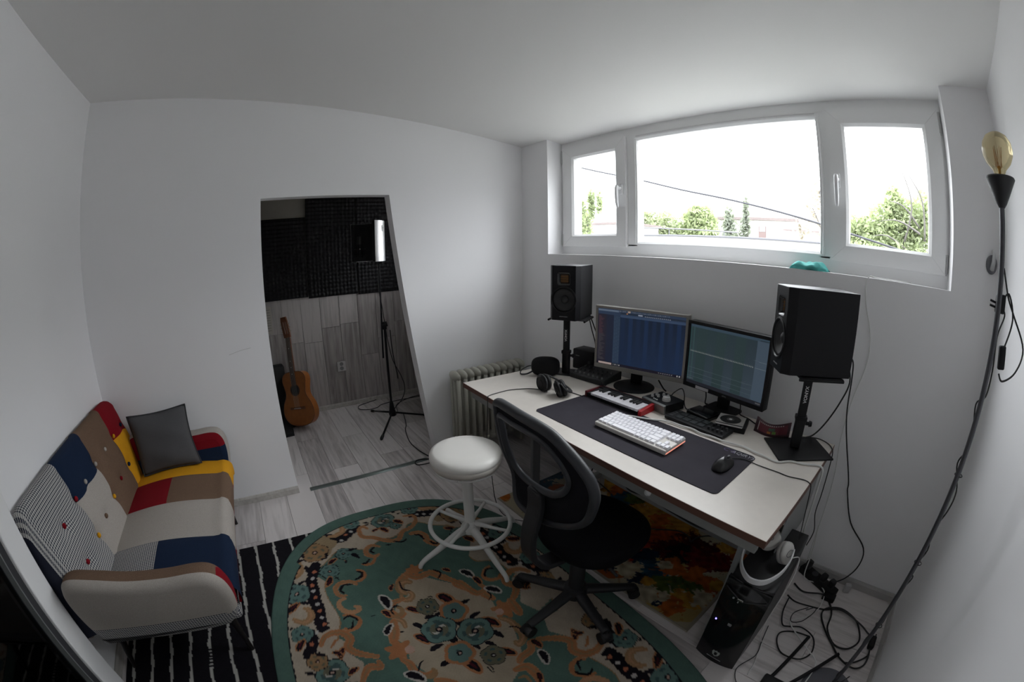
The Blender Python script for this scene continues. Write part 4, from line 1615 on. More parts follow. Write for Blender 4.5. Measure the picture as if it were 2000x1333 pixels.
def speaker(label, loc, rot):
    t = thing('studio_speaker', label, 'speaker', loc, rot, None)
    W, D, H, c = 0.176, 0.290, 0.305, 0.020
    y0 = -D / 2
    poly = [(-W / 2 + c, y0), (W / 2 - c, y0), (W / 2, y0 + c * 1.6), (W / 2, D / 2), (-W / 2, D / 2), (-W / 2, y0 + c * 1.6)]
    F = TR(0, y0, 0) @ Matrix.Rotation(PI / 2, 4, 'X')          # local (x, z) on the baffle, +z outwards
    cab = MB().prism(poly, 0, H).build('cabinet', SPKM, t)
    # the tweeter horn and the woofer seat are cut into the baffle
    cut = MB()
    ob, ib = rounded_rect(-0.0365, 0.232 - 0.0345, 0.0365, 0.232 + 0.0345, 0.012, 5), rounded_rect(-0.023, 0.210, 0.023, 0.254, 0.004, 5)
    nn_ = len(ob)
    cut.add([(x * 1.04, 0.232 + (z - 0.232) * 1.04, 0.0012) for x, z in ob] + [(x, z, -0.016) for x, z in ib], [(k, (k + 1) % nn_, nn_ + (k + 1) % nn_, nn_ + k) for k in range(nn_)] + [tuple(range(nn_)), tuple(reversed(range(nn_, 2 * nn_)))], 0, F)
    cut.lathe([(0.067, -0.030), (0.067, 0.002)], 44, 0, F @ TR(0, 0.116, 0))
    co_ = cut.build('cutter', SPKM, t)
    bmc = bmesh.new()
    bmc.from_mesh(co_.data)
    bmesh.ops.recalc_face_normals(bmc, faces=bmc.faces)
    bmc.to_mesh(co_.data)
    bmc.free()
    bo_ = cab.modifiers.new('cut', 'BOOLEAN')
    bo_.operation = 'DIFFERENCE'
    bo_.object = co_
    bo_.solver = 'EXACT'
    dg_ = bpy.context.evaluated_depsgraph_get()
    newm = bpy.data.meshes.new_from_object(cab.evaluated_get(dg_))
    cab.modifiers.remove(bo_)
    cab.data = newm
    cab.data.name = 'cabinet'
    bpy.data.objects.remove(co_)
    bv_ = cab.modifiers.new('rounded_edges', 'BEVEL')
    bv_.width, bv_.segments, bv_.limit_method, bv_.angle_limit = 0.0025, 2, 'ANGLE', math.radians(40)
    # tweeter: recessed square with pleated ribbon
    zt = 0.232
    mb = MB()
    o = rounded_rect(-0.036, zt - 0.034, 0.036, zt + 0.034, 0.012, 5)
    i = rounded_rect(-0.023, zt - 0.022, 0.023, zt + 0.022, 0.004, 5)
    n = len(o)
    vs = [(x, z, 0.0005) for x, z in o] + [(x, z, -0.0135) for x, z in i] + [(x * 1.05, zt + (z - zt) * 1.05, 0.0009) for x, z in o]
    mb.add(vs, [(k, (k + 1) % n, n + (k + 1) % n, n + k) for k in range(n)] + [(2 * n + k, 2 * n + (k + 1) % n, (k + 1) % n, k) for k in range(n)], 0, F)
    tw = mb.build('tweeter_frame', mat('glossy_black_horn', (0.008, 0.008, 0.009), rough=0.22, spec=0.7), t, smooth=True, auto=60)
    mb = MB()
    for k in range(7):
        x = -0.0225 + k * 0.0064
        mb.add([(x, zt - 0.022, -0.0145), (x + 0.0032, zt - 0.022, -0.0135), (x + 0.0032, zt + 0.022, -0.0135), (x, zt + 0.022, -0.0145), (x + 0.0064, zt - 0.022, -0.0145), (x + 0.0064, zt + 0.022, -0.0145)], [(0, 1, 2, 3), (1, 4, 5, 2)], 0, F)
    mb.build('ribbon', GOLD, tw)
    mb = MB()
    for k in range(4):
        z = zt - 0.018 + k * 0.012
        mb.box((-0.0235, z - 0.0013, -0.0125), (0.0235, z + 0.0013, -0.0115), 0, F)
    mb.build('grille_bar', SPKF, tw)
    # woofer: trim ring, surround, cone, dust cap
    zc, R = 0.116, 0.067
    M = TR(0, 0, 0) @ F @ TR(0, zc, 0)
    mb = MB().lathe([(R + 0.008, 0.0), (R + 0.008, 0.0035), (R + 0.003, 0.005), (R, 0.003), (R - 0.001, 0.0008)], 44, 0, M)
    mb.f = [f for f in mb.f if len(f) == 4]
    mb.mi = [0] * len(mb.f)
    mb.build('trim_ring', SPKF, t, smooth=True, auto=45)
    mb = MB().lathe([(R, -0.006), (R - 0.004, -0.002), (R - 0.009, -0.001), (R - 0.014, -0.005)], 44, 0, M)
    mb.f = [f for f in mb.f if len(f) == 4]
    mb.mi = [0] * len(mb.f)
    w = mb.build('surround', RUBBER, t, smooth=True)
    mb = MB().lathe([(R - 0.014, -0.005), (0.022, -0.022), (0.020, -0.017), (0.014, -0.012), (0.007, -0.0095), (0.0, -0.009)], 44, 0, M)
    mb.f = [f for f in mb.f if len(f) == 4]
    mb.mi = [0] * len(mb.f)
    mb.build('cone', CONE, t, smooth=True, auto=50)
    text_obj('ADAM AUDIO', 0.0075, mat('silver_badge_print', (0.35, 0.35, 0.36), rough=0.4), t, F @ TR(0.0, 0.022, 0.0006), 'badge')
    return t


LS = speaker('black studio speaker facing us on the stand at the left end of the desk', (0.803, -0.258, 1.093), math.radians(28.2))
RS = speaker('black studio speaker seen from its side, on the stand at the right end', (2.187, -0.336, 1.093), math.radians(-55))


def speaker_stand(label, pole, rot, base, brot, bsize, zt, plate):
    t = thing('speaker_stand', label, 'speaker stand', (pole[0], pole[1], DZ), rot)
    inv = (TR(pole[0], pole[1], DZ) @ RZ(rot)).inverted()
    h = zt - DZ
    b = inv @ Vector((base[0], base[1], DZ))
    Mb = TR(b.x, b.y, 0) @ RZ(brot - rot)
    mb = MB().rbox((-bsize[0] / 2, -bsize[1] / 2, 0.0), (bsize[0] / 2, bsize[1] / 2, 0.008), 0.002, 2, 0, Mb)
    mb.build('base_plate', BLACKM, t)
    mb = MB().rbox((-0.022, -0.017, 0.008), (0.022, 0.017, h * 0.42), 0.004)
    mb.build('outer_tube', BLACKM, t)
    mb = MB().rbox((-0.018, -0.013, h * 0.3), (0.018, 0.013, h - 0.004), 0.003)
    mb.build('pole', BLACKM, t)
    mb = MB().rbox((-0.026, -0.021, h * 0.36), (0.026, 0.021, h * 0.42), 0.004)
    mb.build('collar', BLACKP, t)
    mb = MB().cyl((0.024, 0, h * 0.33), (0.044, 0, h * 0.33), 0.008, n=12).cyl((0.040, 0, h * 0.33), (0.052, 0, h * 0.33), 0.013, 0.011, n=14)
    mb.build('clamp_knob', BLACKP, t, smooth=True, auto=40)
    p = inv @ Vector((plate[0], plate[1], DZ))
    Mp = TR(p.x, p.y, h) @ RZ(plate[2] - rot)
    w, d = 0.215, 0.19
    mb = MB().rbox((-w / 2, -d / 2, -0.006), (w / 2, d / 2, -0.001), 0.0015, 1, 0, Mp)
    mb.cyl((-w / 2, -d / 2, -0.009), (-w / 2, d / 2, -0.009), 0.006, n=10, M=Mp).cyl((w / 2, -d / 2, -0.009), (w / 2, d / 2, -0.009), 0.006, n=10, M=Mp)
    mb.build('top_plate', BLACKM, t, smooth=True, auto=40)
    mb = MB().box((-0.03, -0.025, -0.012), (0.03, 0.025, -0.005), 0, TR(0, 0, h))
    mb.build('bracket', BLACKM, t)
    return t, h


s1, h = speaker_stand('black speaker stand rising behind the black pouch, under the left speaker', (0.785, -0.275), math.radians(28), (0.775, -0.264), math.radians(28), (0.135, 0.13), 1.093, (0.803, -0.258, math.radians(28.2)))
s2, h = speaker_stand('black speaker stand with square foot on the right corner of the desk', (2.183, -0.268), math.radians(20), (2.204, -0.272), math.radians(39), (0.26, 0.205), 1.093, (2.200, -0.318, math.radians(-55)))
for s_ in (s1, s2):
    text_obj('VONYX', 0.020, LABELW, s_, TR(0, -0.0132, h * 0.68) @ Matrix.Rotation(PI / 2, 4, 'X') @ Matrix.Rotation(PI / 2, 4, 'Z'), 'lettering', bold=True)

# speaker leads
cable('speaker_lead', [(0.765, -0.10, 1.14), (0.775, -0.085, 1.10), (0.80, -0.075, 1.00), (0.825, -0.07, 0.93), (0.835, -0.07, 0.885), (0.84, -0.08, 0.86)], 0.0035, CABLEB, 'thin black lead dropping from the left speaker to the black box, inner of two', 'cable')
cable('speaker_lead', [(0.775, -0.095, 1.13), (0.79, -0.08, 1.08), (0.825, -0.07, 1.00), (0.862, -0.065, 0.92), (0.885, -0.06, 0.87), (0.90, -0.055, 0.80), (0.915, -0.05, 0.752)], 0.0035, CABLEB, 'thin black lead behind the left speaker running down behind the silver monitor', 'cable')
cable('speaker_lead', [(2.315, -0.235, 1.165), (2.325, -0.19, 1.15), (2.342, -0.10, 1.11), (2.347, -0.06, 1.03), (2.352, -0.05, 0.92), (2.367, -0.045, 0.83), (2.40, -0.035, 0.72), (2.46, -0.025, 0.56), (2.475, -0.02, 0.50), (2.549, -0.02, 0.357), (2.67, -0.02, 0.25), (2.69, -0.025, 0.15), (2.655, -0.03, 0.055), (2.60, -0.05, 0.012)], 0.0036, CABLEB, 'long black lead hanging from the right speaker down the wall to the floor', 'cable')
cable('speaker_lead', [(2.31, -0.245, 1.150), (2.325, -0.20, 1.13), (2.345, -0.12, 1.03), (2.318, -0.10, 0.93), (2.275, -0.10, 0.83), (2.235, -0.115, 0.768), (2.20, -0.14, 0.752), (2.15, -0.155, 0.7495)], 0.0036, CABLEB, 'black lead curving from the right speaker to the desk behind its stand', 'cable')
cable('power_lead', [(2.215, -0.12, 0.7495), (2.26, -0.105, 0.7495), (2.31, -0.125, 0.7495), (2.338, -0.16, 0.748), (2.352, -0.19, 0.735), (2.358, -0.21, 0.65), (2.362, -0.215, 0.55), (2.365, -0.22, 0.46), (2.39, -0.20, 0.36), (2.385, -0.24, 0.30)], 0.0025, CABLEB, 'thin black lead looping off the right back corner of the desk', 'cable')

# ------------------------------------------------------------------ small keyboard with red ends
ang = math.atan2(-0.469 + 0.468, 1.495 - 1.137)
t = thing('midi_keyboard', 'mini piano keyboard with red end caps and white keys, in front of the silver monitor', 'keyboard', (1.137, -0.470, DZ), ang)
KL, KDp, KH = 0.362, 0.122, 0.032
REDP = mat('red_plastic', (0.42, 0.010, 0.016), rough=0.4)
mb = MB().rbox((0.012, 0, 0.003), (KL - 0.016, KDp, KH - 0.008), 0.003)
mb.rbox((0.012, KDp - 0.030, 0.003), (KL - 0.016, KDp, KH + 0.002), 0.003)
mb.build('body', BLACKP, t)
mb = MB().rbox((0, -0.003, 0), (0.013, KDp + 0.002, KH), 0.003)
mb.build('end_cap', mat('dark_red_plastic', (0.12, 0.008, 0.012), rough=0.4), t)
mb = MB().prism([(-0.003, 0.0), (KDp + 0.002, 0.0), (KDp + 0.002, KH + 0.003), (KDp * 0.75, KH + 0.004), (0.0, KH - 0.006), (-0.003, KH - 0.012)], KL - 0.018, KL, 0, Matrix(((0, 0, 1, 0), (1, 0, 0, 0), (0, 1, 0, 0), (0, 0, 0, 1))))
mb.build('end_cap', REDP, t, bevel=0.002)
mb = MB().box((0.013, KDp - 0.004, KH + 0.002), (KL - 0.018, KDp - 0.001, KH + 0.0035))
mb.build('trim', MATS['dark_red_plastic'], t)
nk = 15
kxa, kxb = 0.042, KL - 0.021
kw = (kxb - kxa) / nk
WK = mat('white_piano_key', (0.78, 0.76, 0.80), rough=0.25)
for k in range(nk):
    mb = MB().rbox((kxa + k * kw + 0.0005, -0.004, KH - 0.012), (kxa + (k + 1) * kw - 0.0005, KDp - 0.034, KH), 0.0012, 1)
    mb.build('white_key', WK, t)
for k in range(nk - 1):
    if k % 7 in (2, 6):
        continue
    x = kxa + (k + 1) * kw
    mb = MB().rbox((x - 0.0055, 0.042, KH - 0.002), (x + 0.0055, KDp - 0.034, KH + 0.008), 0.0015, 1)
    mb.build('black_key', RUBBER, t)
mb = MB()
for r_ in range(2):
    for k in range(2):
        mb.rbox((0.017 + k * 0.012, 0.055 + r_ * 0.022, KH - 0.010), (0.027 + k * 0.012, 0.072 + r_ * 0.022, KH - 0.003), 0.001, 1)
mb.rbox((0.016, 0.005, KH - 0.012), (0.040, KDp - 0.034, KH - 0.007), 0.001, 1)
mb.build('button_panel', DARKG, t)

# ------------------------------------------------------------------ audio interface with knobs
ang = math.atan2(-0.424 + 0.393, 1.583 - 1.436)
t = thing('audio_interface', 'small grey audio interface with silver knobs, right of the red-ended mini keyboard', 'audio interface', (1.409, -0.343, DZ), ang)
IW, ID, IH = 0.158, 0.140, 0.047
mb = MB().rbox((0, 0.004, 0.004), (IW, ID, IH - 0.001), 0.003)
mb.build('body', BLACKP, t)
mb = MB().prism([(0, 0.002), (-0.004, IH - 0.004), (0.010, IH), (0.010, 0.002)], 0, IW, 0, Matrix(((0, 0, 1, 0), (1, 0, 0, 0), (0, 1, 0, 0), (0, 0, 0, 1))))
mb.build('front_panel', mat('brushed_grey_metal', (0.24, 0.245, 0.24), rough=0.4, metal=0.6), t, bevel=0.001)
KN = mat('satin_silver_knob', (0.58, 0.57, 0.56), rough=0.3, metal=0.1)
for (x, y, r, hh) in ((0.108, 0.060, 0.021, 0.020), (0.030, 0.040, 0.0075, 0.014), (0.050, 0.062, 0.0075, 0.014), (0.028, 0.072, 0.0075, 0.014), (0.052, 0.098, 0.0075, 0.014), (0.082, 0.098, 0.0075, 0.014)):
    mb = MB().lathe([(r, 0), (r, hh * 0.55), (r * 0.88, hh * 0.6), (r * 0.86, hh * 0.95), (r * 0.7, hh), (0.0, hh)], 20, 0, TR(x, y, IH - 0.001))
    mb.build('knob', KN, t, smooth=True, auto=35)
mb = MB()
for k in range(3):
    mb.cyl((0.055 + k * 0.011, 0.026, IH - 0.001), (0.055 + k * 0.011, 0.026, IH + 0.003), 0.0035, n=10)
mb.build('push_button', LABELW, t)
# ------------------------------------------------------------------ pad controller
ang = math.atan2(-0.420 + 0.393, 1.894 - 1.581)
t = thing('pad_controller', 'flat black pad controller with square pads, right of the audio interface', 'controller', (1.585, -0.405, DZ), ang)
mb = MB().rbox((0, 0, 0.003), (0.315, 0.108, 0.019), 0.004)
mb.build('body', BLACKP, t)
PADC = mat('grey_green_pad', (0.022, 0.027, 0.030), rough=0.7)
OUT = mat('dim_pad_outline', (0.11, 0.14, 0.15), rough=0.6)
for r_ in range(2):
    for k in range(4):
        x, y = 0.048 + k * 0.040, 0.018 + r_ * 0.042
        p = MB().rbox((x, y, 0.018), (x + 0.033, y + 0.034, 0.0225), 0.002, 1).build('pad', PADC, t)
        MB().tube([(x + 0.003, y + 0.003, 0.0226), (x + 0.030, y + 0.003, 0.0226), (x + 0.030, y + 0.031, 0.0226), (x + 0.003, y + 0.031, 0.0226)], 0.0007, 4, closed=True).build('outline', OUT, p)
for r_ in range(2):
    for k in range(4):
        MB().lathe([(0.0065, 0), (0.006, 0.012), (0.0, 0.013)], 12, 0, TR(0.228 + k * 0.022, 0.030 + r_ * 0.045, 0.019)).build('knob', DARKG, t, smooth=True, auto=40)
mb = MB()
for k in range(4):
    mb.rbox((0.010, 0.018 + k * 0.021, 0.018), (0.034, 0.033 + k * 0.021, 0.0205), 0.001, 1)
mb.build('button_strip', DARKG, t)

# ------------------------------------------------------------------ black hard-drive box and paper CD sleeve
t = thing('drive_enclosure', 'flat black glossy box lying in front of the black monitor foot', 'box', (1.715, -0.250, DZ), -0.2)
MB().rbox((-0.075, -0.050, 0.0), (0.055, 0.050, 0.027), 0.006, 3).build('case', mat('glossy_black_box', (0.010, 0.010, 0.011), rough=0.25, spec=0.6), t, smooth=True, auto=40)
MB().cyl((-0.062, -0.040, 0.026), (-0.062, -0.040, 0.0285), 0.004, n=10).build('light', CHROME, t)
ang = math.atan2(-0.302 + 0.332, 1.929 - 1.805)
cdt = thing('cd_sleeve', 'white CD sleeve printed with a dark disc, on the end of the pad controller', 'cd', (1.862, -0.262, DZ + 0.030), ang)
MB().rbox((-0.064, -0.064, -0.002), (0.064, 0.064, 0.002), 0.001, 1).build('sleeve', mat('white_card', (0.52, 0.50, 0.48), rough=0.5), cdt)
mb = MB().lathe([(0.0, 0.0), (0.0500, 0.0), (0.0500, 0.0004), (0.0, 0.0004)], 36, 0, TR(-0.004, 0.008, 0.002))
d_ = mb.build('disc_print', mat('dark_disc_print', (0.035, 0.035, 0.035), rough=0.35), cdt)
MB().lathe([(0.0, 0.0), (0.018, 0.0), (0.018, 0.0005), (0.0, 0.0005)], 24, 0, TR(-0.004, 0.008, 0.0021)).build('label_print', mat('grey_label_print', (0.16, 0.16, 0.16), rough=0.5), cdt)
MB().lathe([(0.0, 0.0), (0.0075, 0.0), (0.0075, 0.0005), (0.0, 0.0005)], 16, 0, TR(-0.004, 0.008, 0.0024)).build('hub_print', LABELW, cdt)
MB().box((-0.063, -0.056, 0.0019), (0.063, -0.045, 0.0023)).build('band_print', MATS['dark_disc_print'], cdt)
t = thing('cd_case', 'black disc case under the white CD sleeve', 'cd case', (1.868, -0.256, DZ), ang)
MB().rbox((-0.068, -0.060, 0.0), (0.070, 0.066, 0.0275), 0.002, 1).build('case', BLACKP, t)

# ------------------------------------------------------------------ curled flyer
t = thing('flyer', 'curled dark red printed flyer leaning on the right speaker stand foot', 'flyer', (2.055, -0.235, DZ))
n = 20
vs, fs, cs = [], [], []
hgt = 0.068
path = []
for k in range(n + 1):
    s_ = k / n
    x = -0.088 + 0.165 * s_
    y = 0.010 - 0.035 * math.sin(s_ * PI) ** 1.2 + 0.040 * s_
    path.append((x, y))
for k, (x, y) in enumerate(path):
    lean = 0.012
    vs += [(x, y, 0.001), (x + 0.004 * (1 - 2 * k / n), y + lean, hgt - 0.012 * math.sin(k / n * PI))]
for k in range(n):
    fs.append((2 * k, 2 * k + 2, 2 * k + 3, 2 * k + 1))
o = MB().add(vs, fs).build('card', mat('dark_flyer_card', (0.045, 0.012, 0.020), rough=0.3), t, smooth=True)
sm = o.modifiers.new('thickness', 'SOLIDIFY')
sm.thickness = 0.0012


def on_card(s0, s1, h0, h1, m, name):
    vs, fs = [], []
    K = 8
    for k in range(K + 1):
        s_ = s0 + (s1 - s0) * k / K
        i = min(int(s_ * n), n - 1)
        f_ = s_ * n - i
        for hh in (h0, h1):
            b = Vector(vs_card[2 * i]).lerp(Vector(vs_card[2 * i + 2]), f_)
            tp = Vector(vs_card[2 * i + 1]).lerp(Vector(vs_card[2 * i + 3]), f_)
            p = b.lerp(tp, hh)
            vs.append(p + Vector((0.0, -0.0016, 0.0004)))
    for k in range(K):
        fs.append((2 * k, 2 * k + 2, 2 * k + 3, 2 * k + 1))
    MB().add(vs, fs).build(name, m, t)


vs_card = vs
CREAMP = mat('cream_print', (0.42, 0.38, 0.36), rough=0.5)
on_card(0.12, 0.93, 0.20, 0.86, mat('maroon_print', (0.11, 0.012, 0.022), rough=0.35), 'printed_panel')
on_card(0.10, 0.13, 0.20, 0.85, CREAMP, 'printed_border')
on_card(0.86, 0.89, 0.25, 0.80, CREAMP, 'printed_border')
for k in range(12):
    on_card(0.16 + k * 0.058, 0.195 + k * 0.058, 0.79, 0.86, CREAMP, 'printed_dot')
on_card(0.42, 0.52, 0.22, 0.38, mat('orange_print', (0.42, 0.14, 0.02), rough=0.5), 'printed_flower')
on_card(0.56, 0.66, 0.22, 0.42, mat('green_print', (0.10, 0.22, 0.03), rough=0.5), 'printed_leaf')
on_card(0.45, 0.62, 0.44, 0.66, mat('dark_green_print', (0.05, 0.10, 0.06), rough=0.5), 'printed_leaf')

# ------------------------------------------------------------------ left end of the desk
ang = math.atan2(-0.287 + 0.302, 1.094 - 0.855)
t = thing('mixer', 'black mixing controller with rows of grey knobs, behind the mini keyboard', 'mixer', (0.850, -0.305, DZ), ang)
mb = MB().prism([(0, 0.0), (0, 0.026), (0.185, 0.052), (0.185, 0.0)], 0, 0.245, 0, Matrix(((0, 0, 1, 0), (1, 0, 0, 0), (0, 1, 0, 0), (0, 0, 0, 1))))
mb.build('body', mat('black_mixer_body', (0.014, 0.015, 0.016), rough=0.45), t, bevel=0.004)
sl = math.atan2(0.026, 0.185)
for k in range(7):
    for r_ in range(3):
        y = 0.028 + r_ * 0.045
        MB().lathe([(0.0062, 0), (0.0055, 0.011), (0.0, 0.0115)], 12, 0, TR(0.022 + k * 0.033, y, 0.0255 + y * 0.1405)).build('knob', mat('grey_knob_cap', (0.16, 0.165, 0.17), rough=0.5) if r_ == 0 else DARKG, t, smooth=True, auto=40)
mb = MB().prism([(0.012, 0.0278), (0.016, 0.0284), (0.016, 0.0288), (0.012, 0.0282)], 0.01, 0.235, 0, Matrix(((0, 0, 1, 0), (1, 0, 0, 0), (0, 1, 0, 0), (0, 0, 0, 1))))
mb.build('printed_line', mat('grey_line_print', (0.10, 0.10, 0.105), rough=0.6), t)
t = thing('hard_case', 'black square device behind the left speaker stand, between mixer and wall', 'box', (0.79, -0.095, DZ), 0.10)
MB().rbox((-0.075, -0.055, 0), (0.085, 0.055, 0.128), 0.008, 2).build('case', BLACKP, t, smooth=True, auto=40)
MB().rbox((-0.05, -0.0565, 0.085), (-0.02, -0.055, 0.09), 0.0005, 1).build('badge', MATS['grey_badge_print'], t)
MB().cyl((0.06, -0.055, 0.06), (0.06, -0.062, 0.06), 0.009, n=14).build('knob', DARKG, t, smooth=True, auto=40)

# pouch with a wrist loop
t = thing('pouch', 'rounded black zip pouch with a wrist loop at the left end of the desk', 'pouch', (0.735, -0.395, DZ), math.radians(48))
vs, fs = [], []
n, m = 28, 16
for j in range(m + 1):
    a = -PI / 2 + PI * j / m
    for k in range(n):
        b = 2 * PI * k / n
        s_ = lambda v, e: (abs(v) ** e) * (1 if v >= 0 else -1)
        vs.append((0.082 * s_(math.cos(a), 0.6) * s_(math.cos(b), 0.75), 0.050 * s_(math.cos(a), 0.6) * s_(math.sin(b), 0.75), 0.056 + 0.056 * s_(math.sin(a), 0.7)))
for j in range(m):
    for k in range(n):
        k2 = (k + 1) % n
        fs.append((j * n + k, j * n + k2, (j + 1) * n + k2, (j + 1) * n + k))
MB().add(vs, fs).build('shell', mat('black_fabric_shell', (0.010, 0.010, 0.011), rough=0.85, spec=0.2, bump=0.3, bscale=500), t, smooth=True, merge=0.0004)
zp = [(0.0835 * (abs(math.cos(a)) ** 0.6) * (1 if math.cos(a) >= 0 else -1), -0.004, 0.056 + 0.0572 * (abs(math.sin(a)) ** 0.7) * (1 if math.sin(a) >= 0 else -1)) for a in np.linspace(0, 2 * PI, 40)[:-1]]
MB().tube(zp, 0.0022, 6, closed=True).build('zip', RUBBER, t, smooth=True)
lp = smooth_path([(-0.078, -0.01, 0.062), (-0.105, -0.015, 0.058), (-0.140, -0.02, 0.038), (-0.150, -0.02, 0.018), (-0.142, -0.015, 0.008), (-0.110, -0.01, 0.010), (-0.074, -0.008, 0.028)], 5)
MB().tube(lp, 0.0075, 8, flat=0.35).build('wrist_loop', RUBBER, t, smooth=True)

# black headphones lying on the desk
t = thing('headphones', 'black over-ear headphones lying folded at the left end of the desk', 'headphones', (0.975, -0.575, DZ), math.radians(-40))


def ear_cup(M, t, logo=False):
    mb = MB().lathe([(0.0, -0.012), (0.030, -0.012), (0.041, -0.008), (0.044, 0.0), (0.042, 0.010), (0.036, 0.016), (0.034, 0.012), (0.020, 0.014), (0.018, 0.018), (0.0, 0.019)], 32, 0, M)
    c = mb.build('ear_cup', BLACKP, t, smooth=True, auto=35)
    mb = MB().lathe([(0.026, -0.030), (0.036, -0.033), (0.044, -0.028), (0.046, -0.020), (0.042, -0.011), (0.030, -0.011)], 32, 0, M)
    mb.f = [f for f in mb.f if len(f) == 4]
    mb.mi = [0] * len(mb.f)
    mb.build('ear_pad', RUBBER, t, smooth=True)
    mb = MB().tube(ring_path((0, 0, 0.004), 0.046, 0.046, 20, 0, -0.3, PI + 0.3, False), 0.004, 8, 0, M)
    mb.build('yoke', DARKG, t, smooth=True)


ear_cup(TR(-0.012, -0.035, 0.047) @ Matrix.Rotation(math.radians(35), 4, 'Z') @ Matrix.Rotation(PI / 2, 4, 'X'), t)
ear_cup(TR(0.062, 0.048, 0.040) @ Matrix.Rotation(math.radians(15), 4, 'Z') @ Matrix.Rotation(PI / 2 + 0.25, 4, 'X'), t)
hb = smooth_path([(-0.035, -0.03, 0.088), (-0.05, 0.0, 0.075), (-0.05, 0.05, 0.05), (-0.02, 0.09, 0.028), (0.03, 0.11, 0.025), (0.08, 0.10, 0.035), (0.098, 0.075, 0.055), (0.085, 0.055, 0.078)], 5)
MB().tube(hb, 0.013, 8, flat=0.4).build('headband', RUBBER, t, smooth=True)
hinv = (TR(*t.location) @ RZ(math.radians(-40))).inverted()
cable('cable', [tuple(hinv @ Vector(p)) for p in [(0.945, -0.60, 0.755), (0.90, -0.60, 0.748), (0.862, -0.64, 0.748), (0.825, -0.72, 0.748), (0.822, -0.79, 0.748), (0.830, -0.855, 0.748), (0.842, -0.874, 0.742), (0.848, -0.880, 0.70), (0.84, -0.882, 0.58), (0.835, -0.88, 0.45), (0.85, -0.87, 0.28), (0.862, -0.86, 0.12), (0.90, -0.84, 0.03), (0.97, -0.80, 0.008), (1.04, -0.74, 0.008)]], 0.0022, CABLEB, parent=t)
cable('headphone_lead', [(1.045, -0.505, 0.75), (1.068, -0.49, 0.7475), (1.10, -0.488, 0.7475), (1.125, -0.486, 0.7475), (1.14, -0.495, 0.7505)], 0.0025, CABLEB, 'short black lead from the black headphones to the mini keyboard', 'cable')
cable('desk_lead', [(1.03, -0.16, 0.75), (1.075, -0.16, 0.7485), (1.09, -0.24, 0.7485), (1.12, -0.30, 0.7485), (1.17, -0.325, 0.7485), (1.25, -0.335, 0.7485), (1.34, -0.315, 0.7485), (1.385, -0.27, 0.7485)], 0.0024, CABLEB, 'thin black lead curving round the round monitor foot', 'cable')
cable('interface_lead', [(1.50, -0.235, 0.775), (1.505, -0.20, 0.80), (1.53, -0.17, 0.82), (1.56, -0.19, 0.80), (1.57, -0.20, 0.765), (1.60, -0.23, 0.750), (1.63, -0.24, 0.752)], 0.0028, CABLEB, 'black lead arching behind the audio interface', 'cable')
cable('monitor_lead', [(1.62, -0.12, 0.87), (1.632, -0.105, 0.84), (1.64, -0.10, 0.79), (1.64, -0.10, 0.755), (1.65, -0.09, 0.748)], 0.0035, CABLEB, 'black lead hanging below the black monitor, left of its foot', 'cable')
cable('monitor_lead', [(1.83, -0.13, 0.87), (1.838, -0.115, 0.82), (1.842, -0.105, 0.77), (1.845, -0.10, 0.7485), (1.90, -0.12, 0.7485), (1.97, -0.16, 0.7485), (2.05, -0.14, 0.7485)], 0.003, CABLEB, 'black lead hanging below the black monitor, right of its foot', 'cable')
cable('stylus', [(1.352, -0.12, 0.81), (1.375, -0.10, 0.765), (1.39, -0.09, 0.749)], 0.004, BLACKP, 'black pen-like rod leaning behind the round monitor foot', 'pen')


# ------------------------------------------------------------------ white stool
st = thing('stool', 'white round swivel stool with foot ring on four splayed legs', 'stool', (1.015, -1.116, 0.0105))
mb = MB().lathe([(0.0, 0.588), (0.10, 0.588), (0.145, 0.584), (0.164, 0.574), (0.170, 0.560), (0.170, 0.548), (0.167, 0.543)], 56)
mb.f = [f for f in mb.f if len(f) == 4]
mb.mi = [0] * len(mb.f)
mb.build('seat', mat('white_vinyl', (0.78, 0.76, 0.72), rough=0.45, bump=0.03, bscale=60), st, smooth=True)
mb = MB().lathe([(0.167, 0.544), (0.170, 0.540), (0.166, 0.520), (0.158, 0.510), (0.10, 0.506), (0.0, 0.506)], 56)
mb.build('seat_skirt', mat('cream_vinyl_skirt', (0.62, 0.58, 0.53), rough=0.5), st, smooth=True, auto=50)
mb = MB().tube(ring_path((0, 0, 0.496), 0.150, 0.150, 48), 0.0035, 8, closed=True)
for k in range(4):
    a = PI / 4 + k * PI / 2
    mb.tube([(0.150 * math.cos(a), 0.150 * math.sin(a), 0.496), (0.145 * math.cos(a), 0.145 * math.sin(a), 0.512)], 0.0035, 6)
mb.build('under_ring', WHITEM, st, smooth=True)
mb = MB().cyl((0, 0, 0.13), (0, 0, 0.44), 0.0265, n=24).cyl((0, 0, 0.42), (0, 0, 0.507), 0.021, n=20)
mb.lathe([(0.050, 0.105), (0.050, 0.125), (0.034, 0.150), (0.0275, 0.165)], 24)
mb.build('column', WHITEM, st, smooth=True, auto=40)
RR, RZZ = 0.204, 0.150
mb = MB().tube(ring_path((0, 0, RZZ), RR, RR, 56), 0.0115, 10, closed=True)
for a in (math.radians(205), math.radians(125), math.radians(35), math.radians(300)):
    mb.tube([(0.025 * math.cos(a), 0.025 * math.sin(a), RZZ + 0.004), (0.12 * math.cos(a), 0.12 * math.sin(a), RZZ), (RR * math.cos(a), RR * math.sin(a), RZZ)], [0.014, 0.009, 0.009], 8)
mb.build('foot_ring', WHITEM, st, smooth=True)
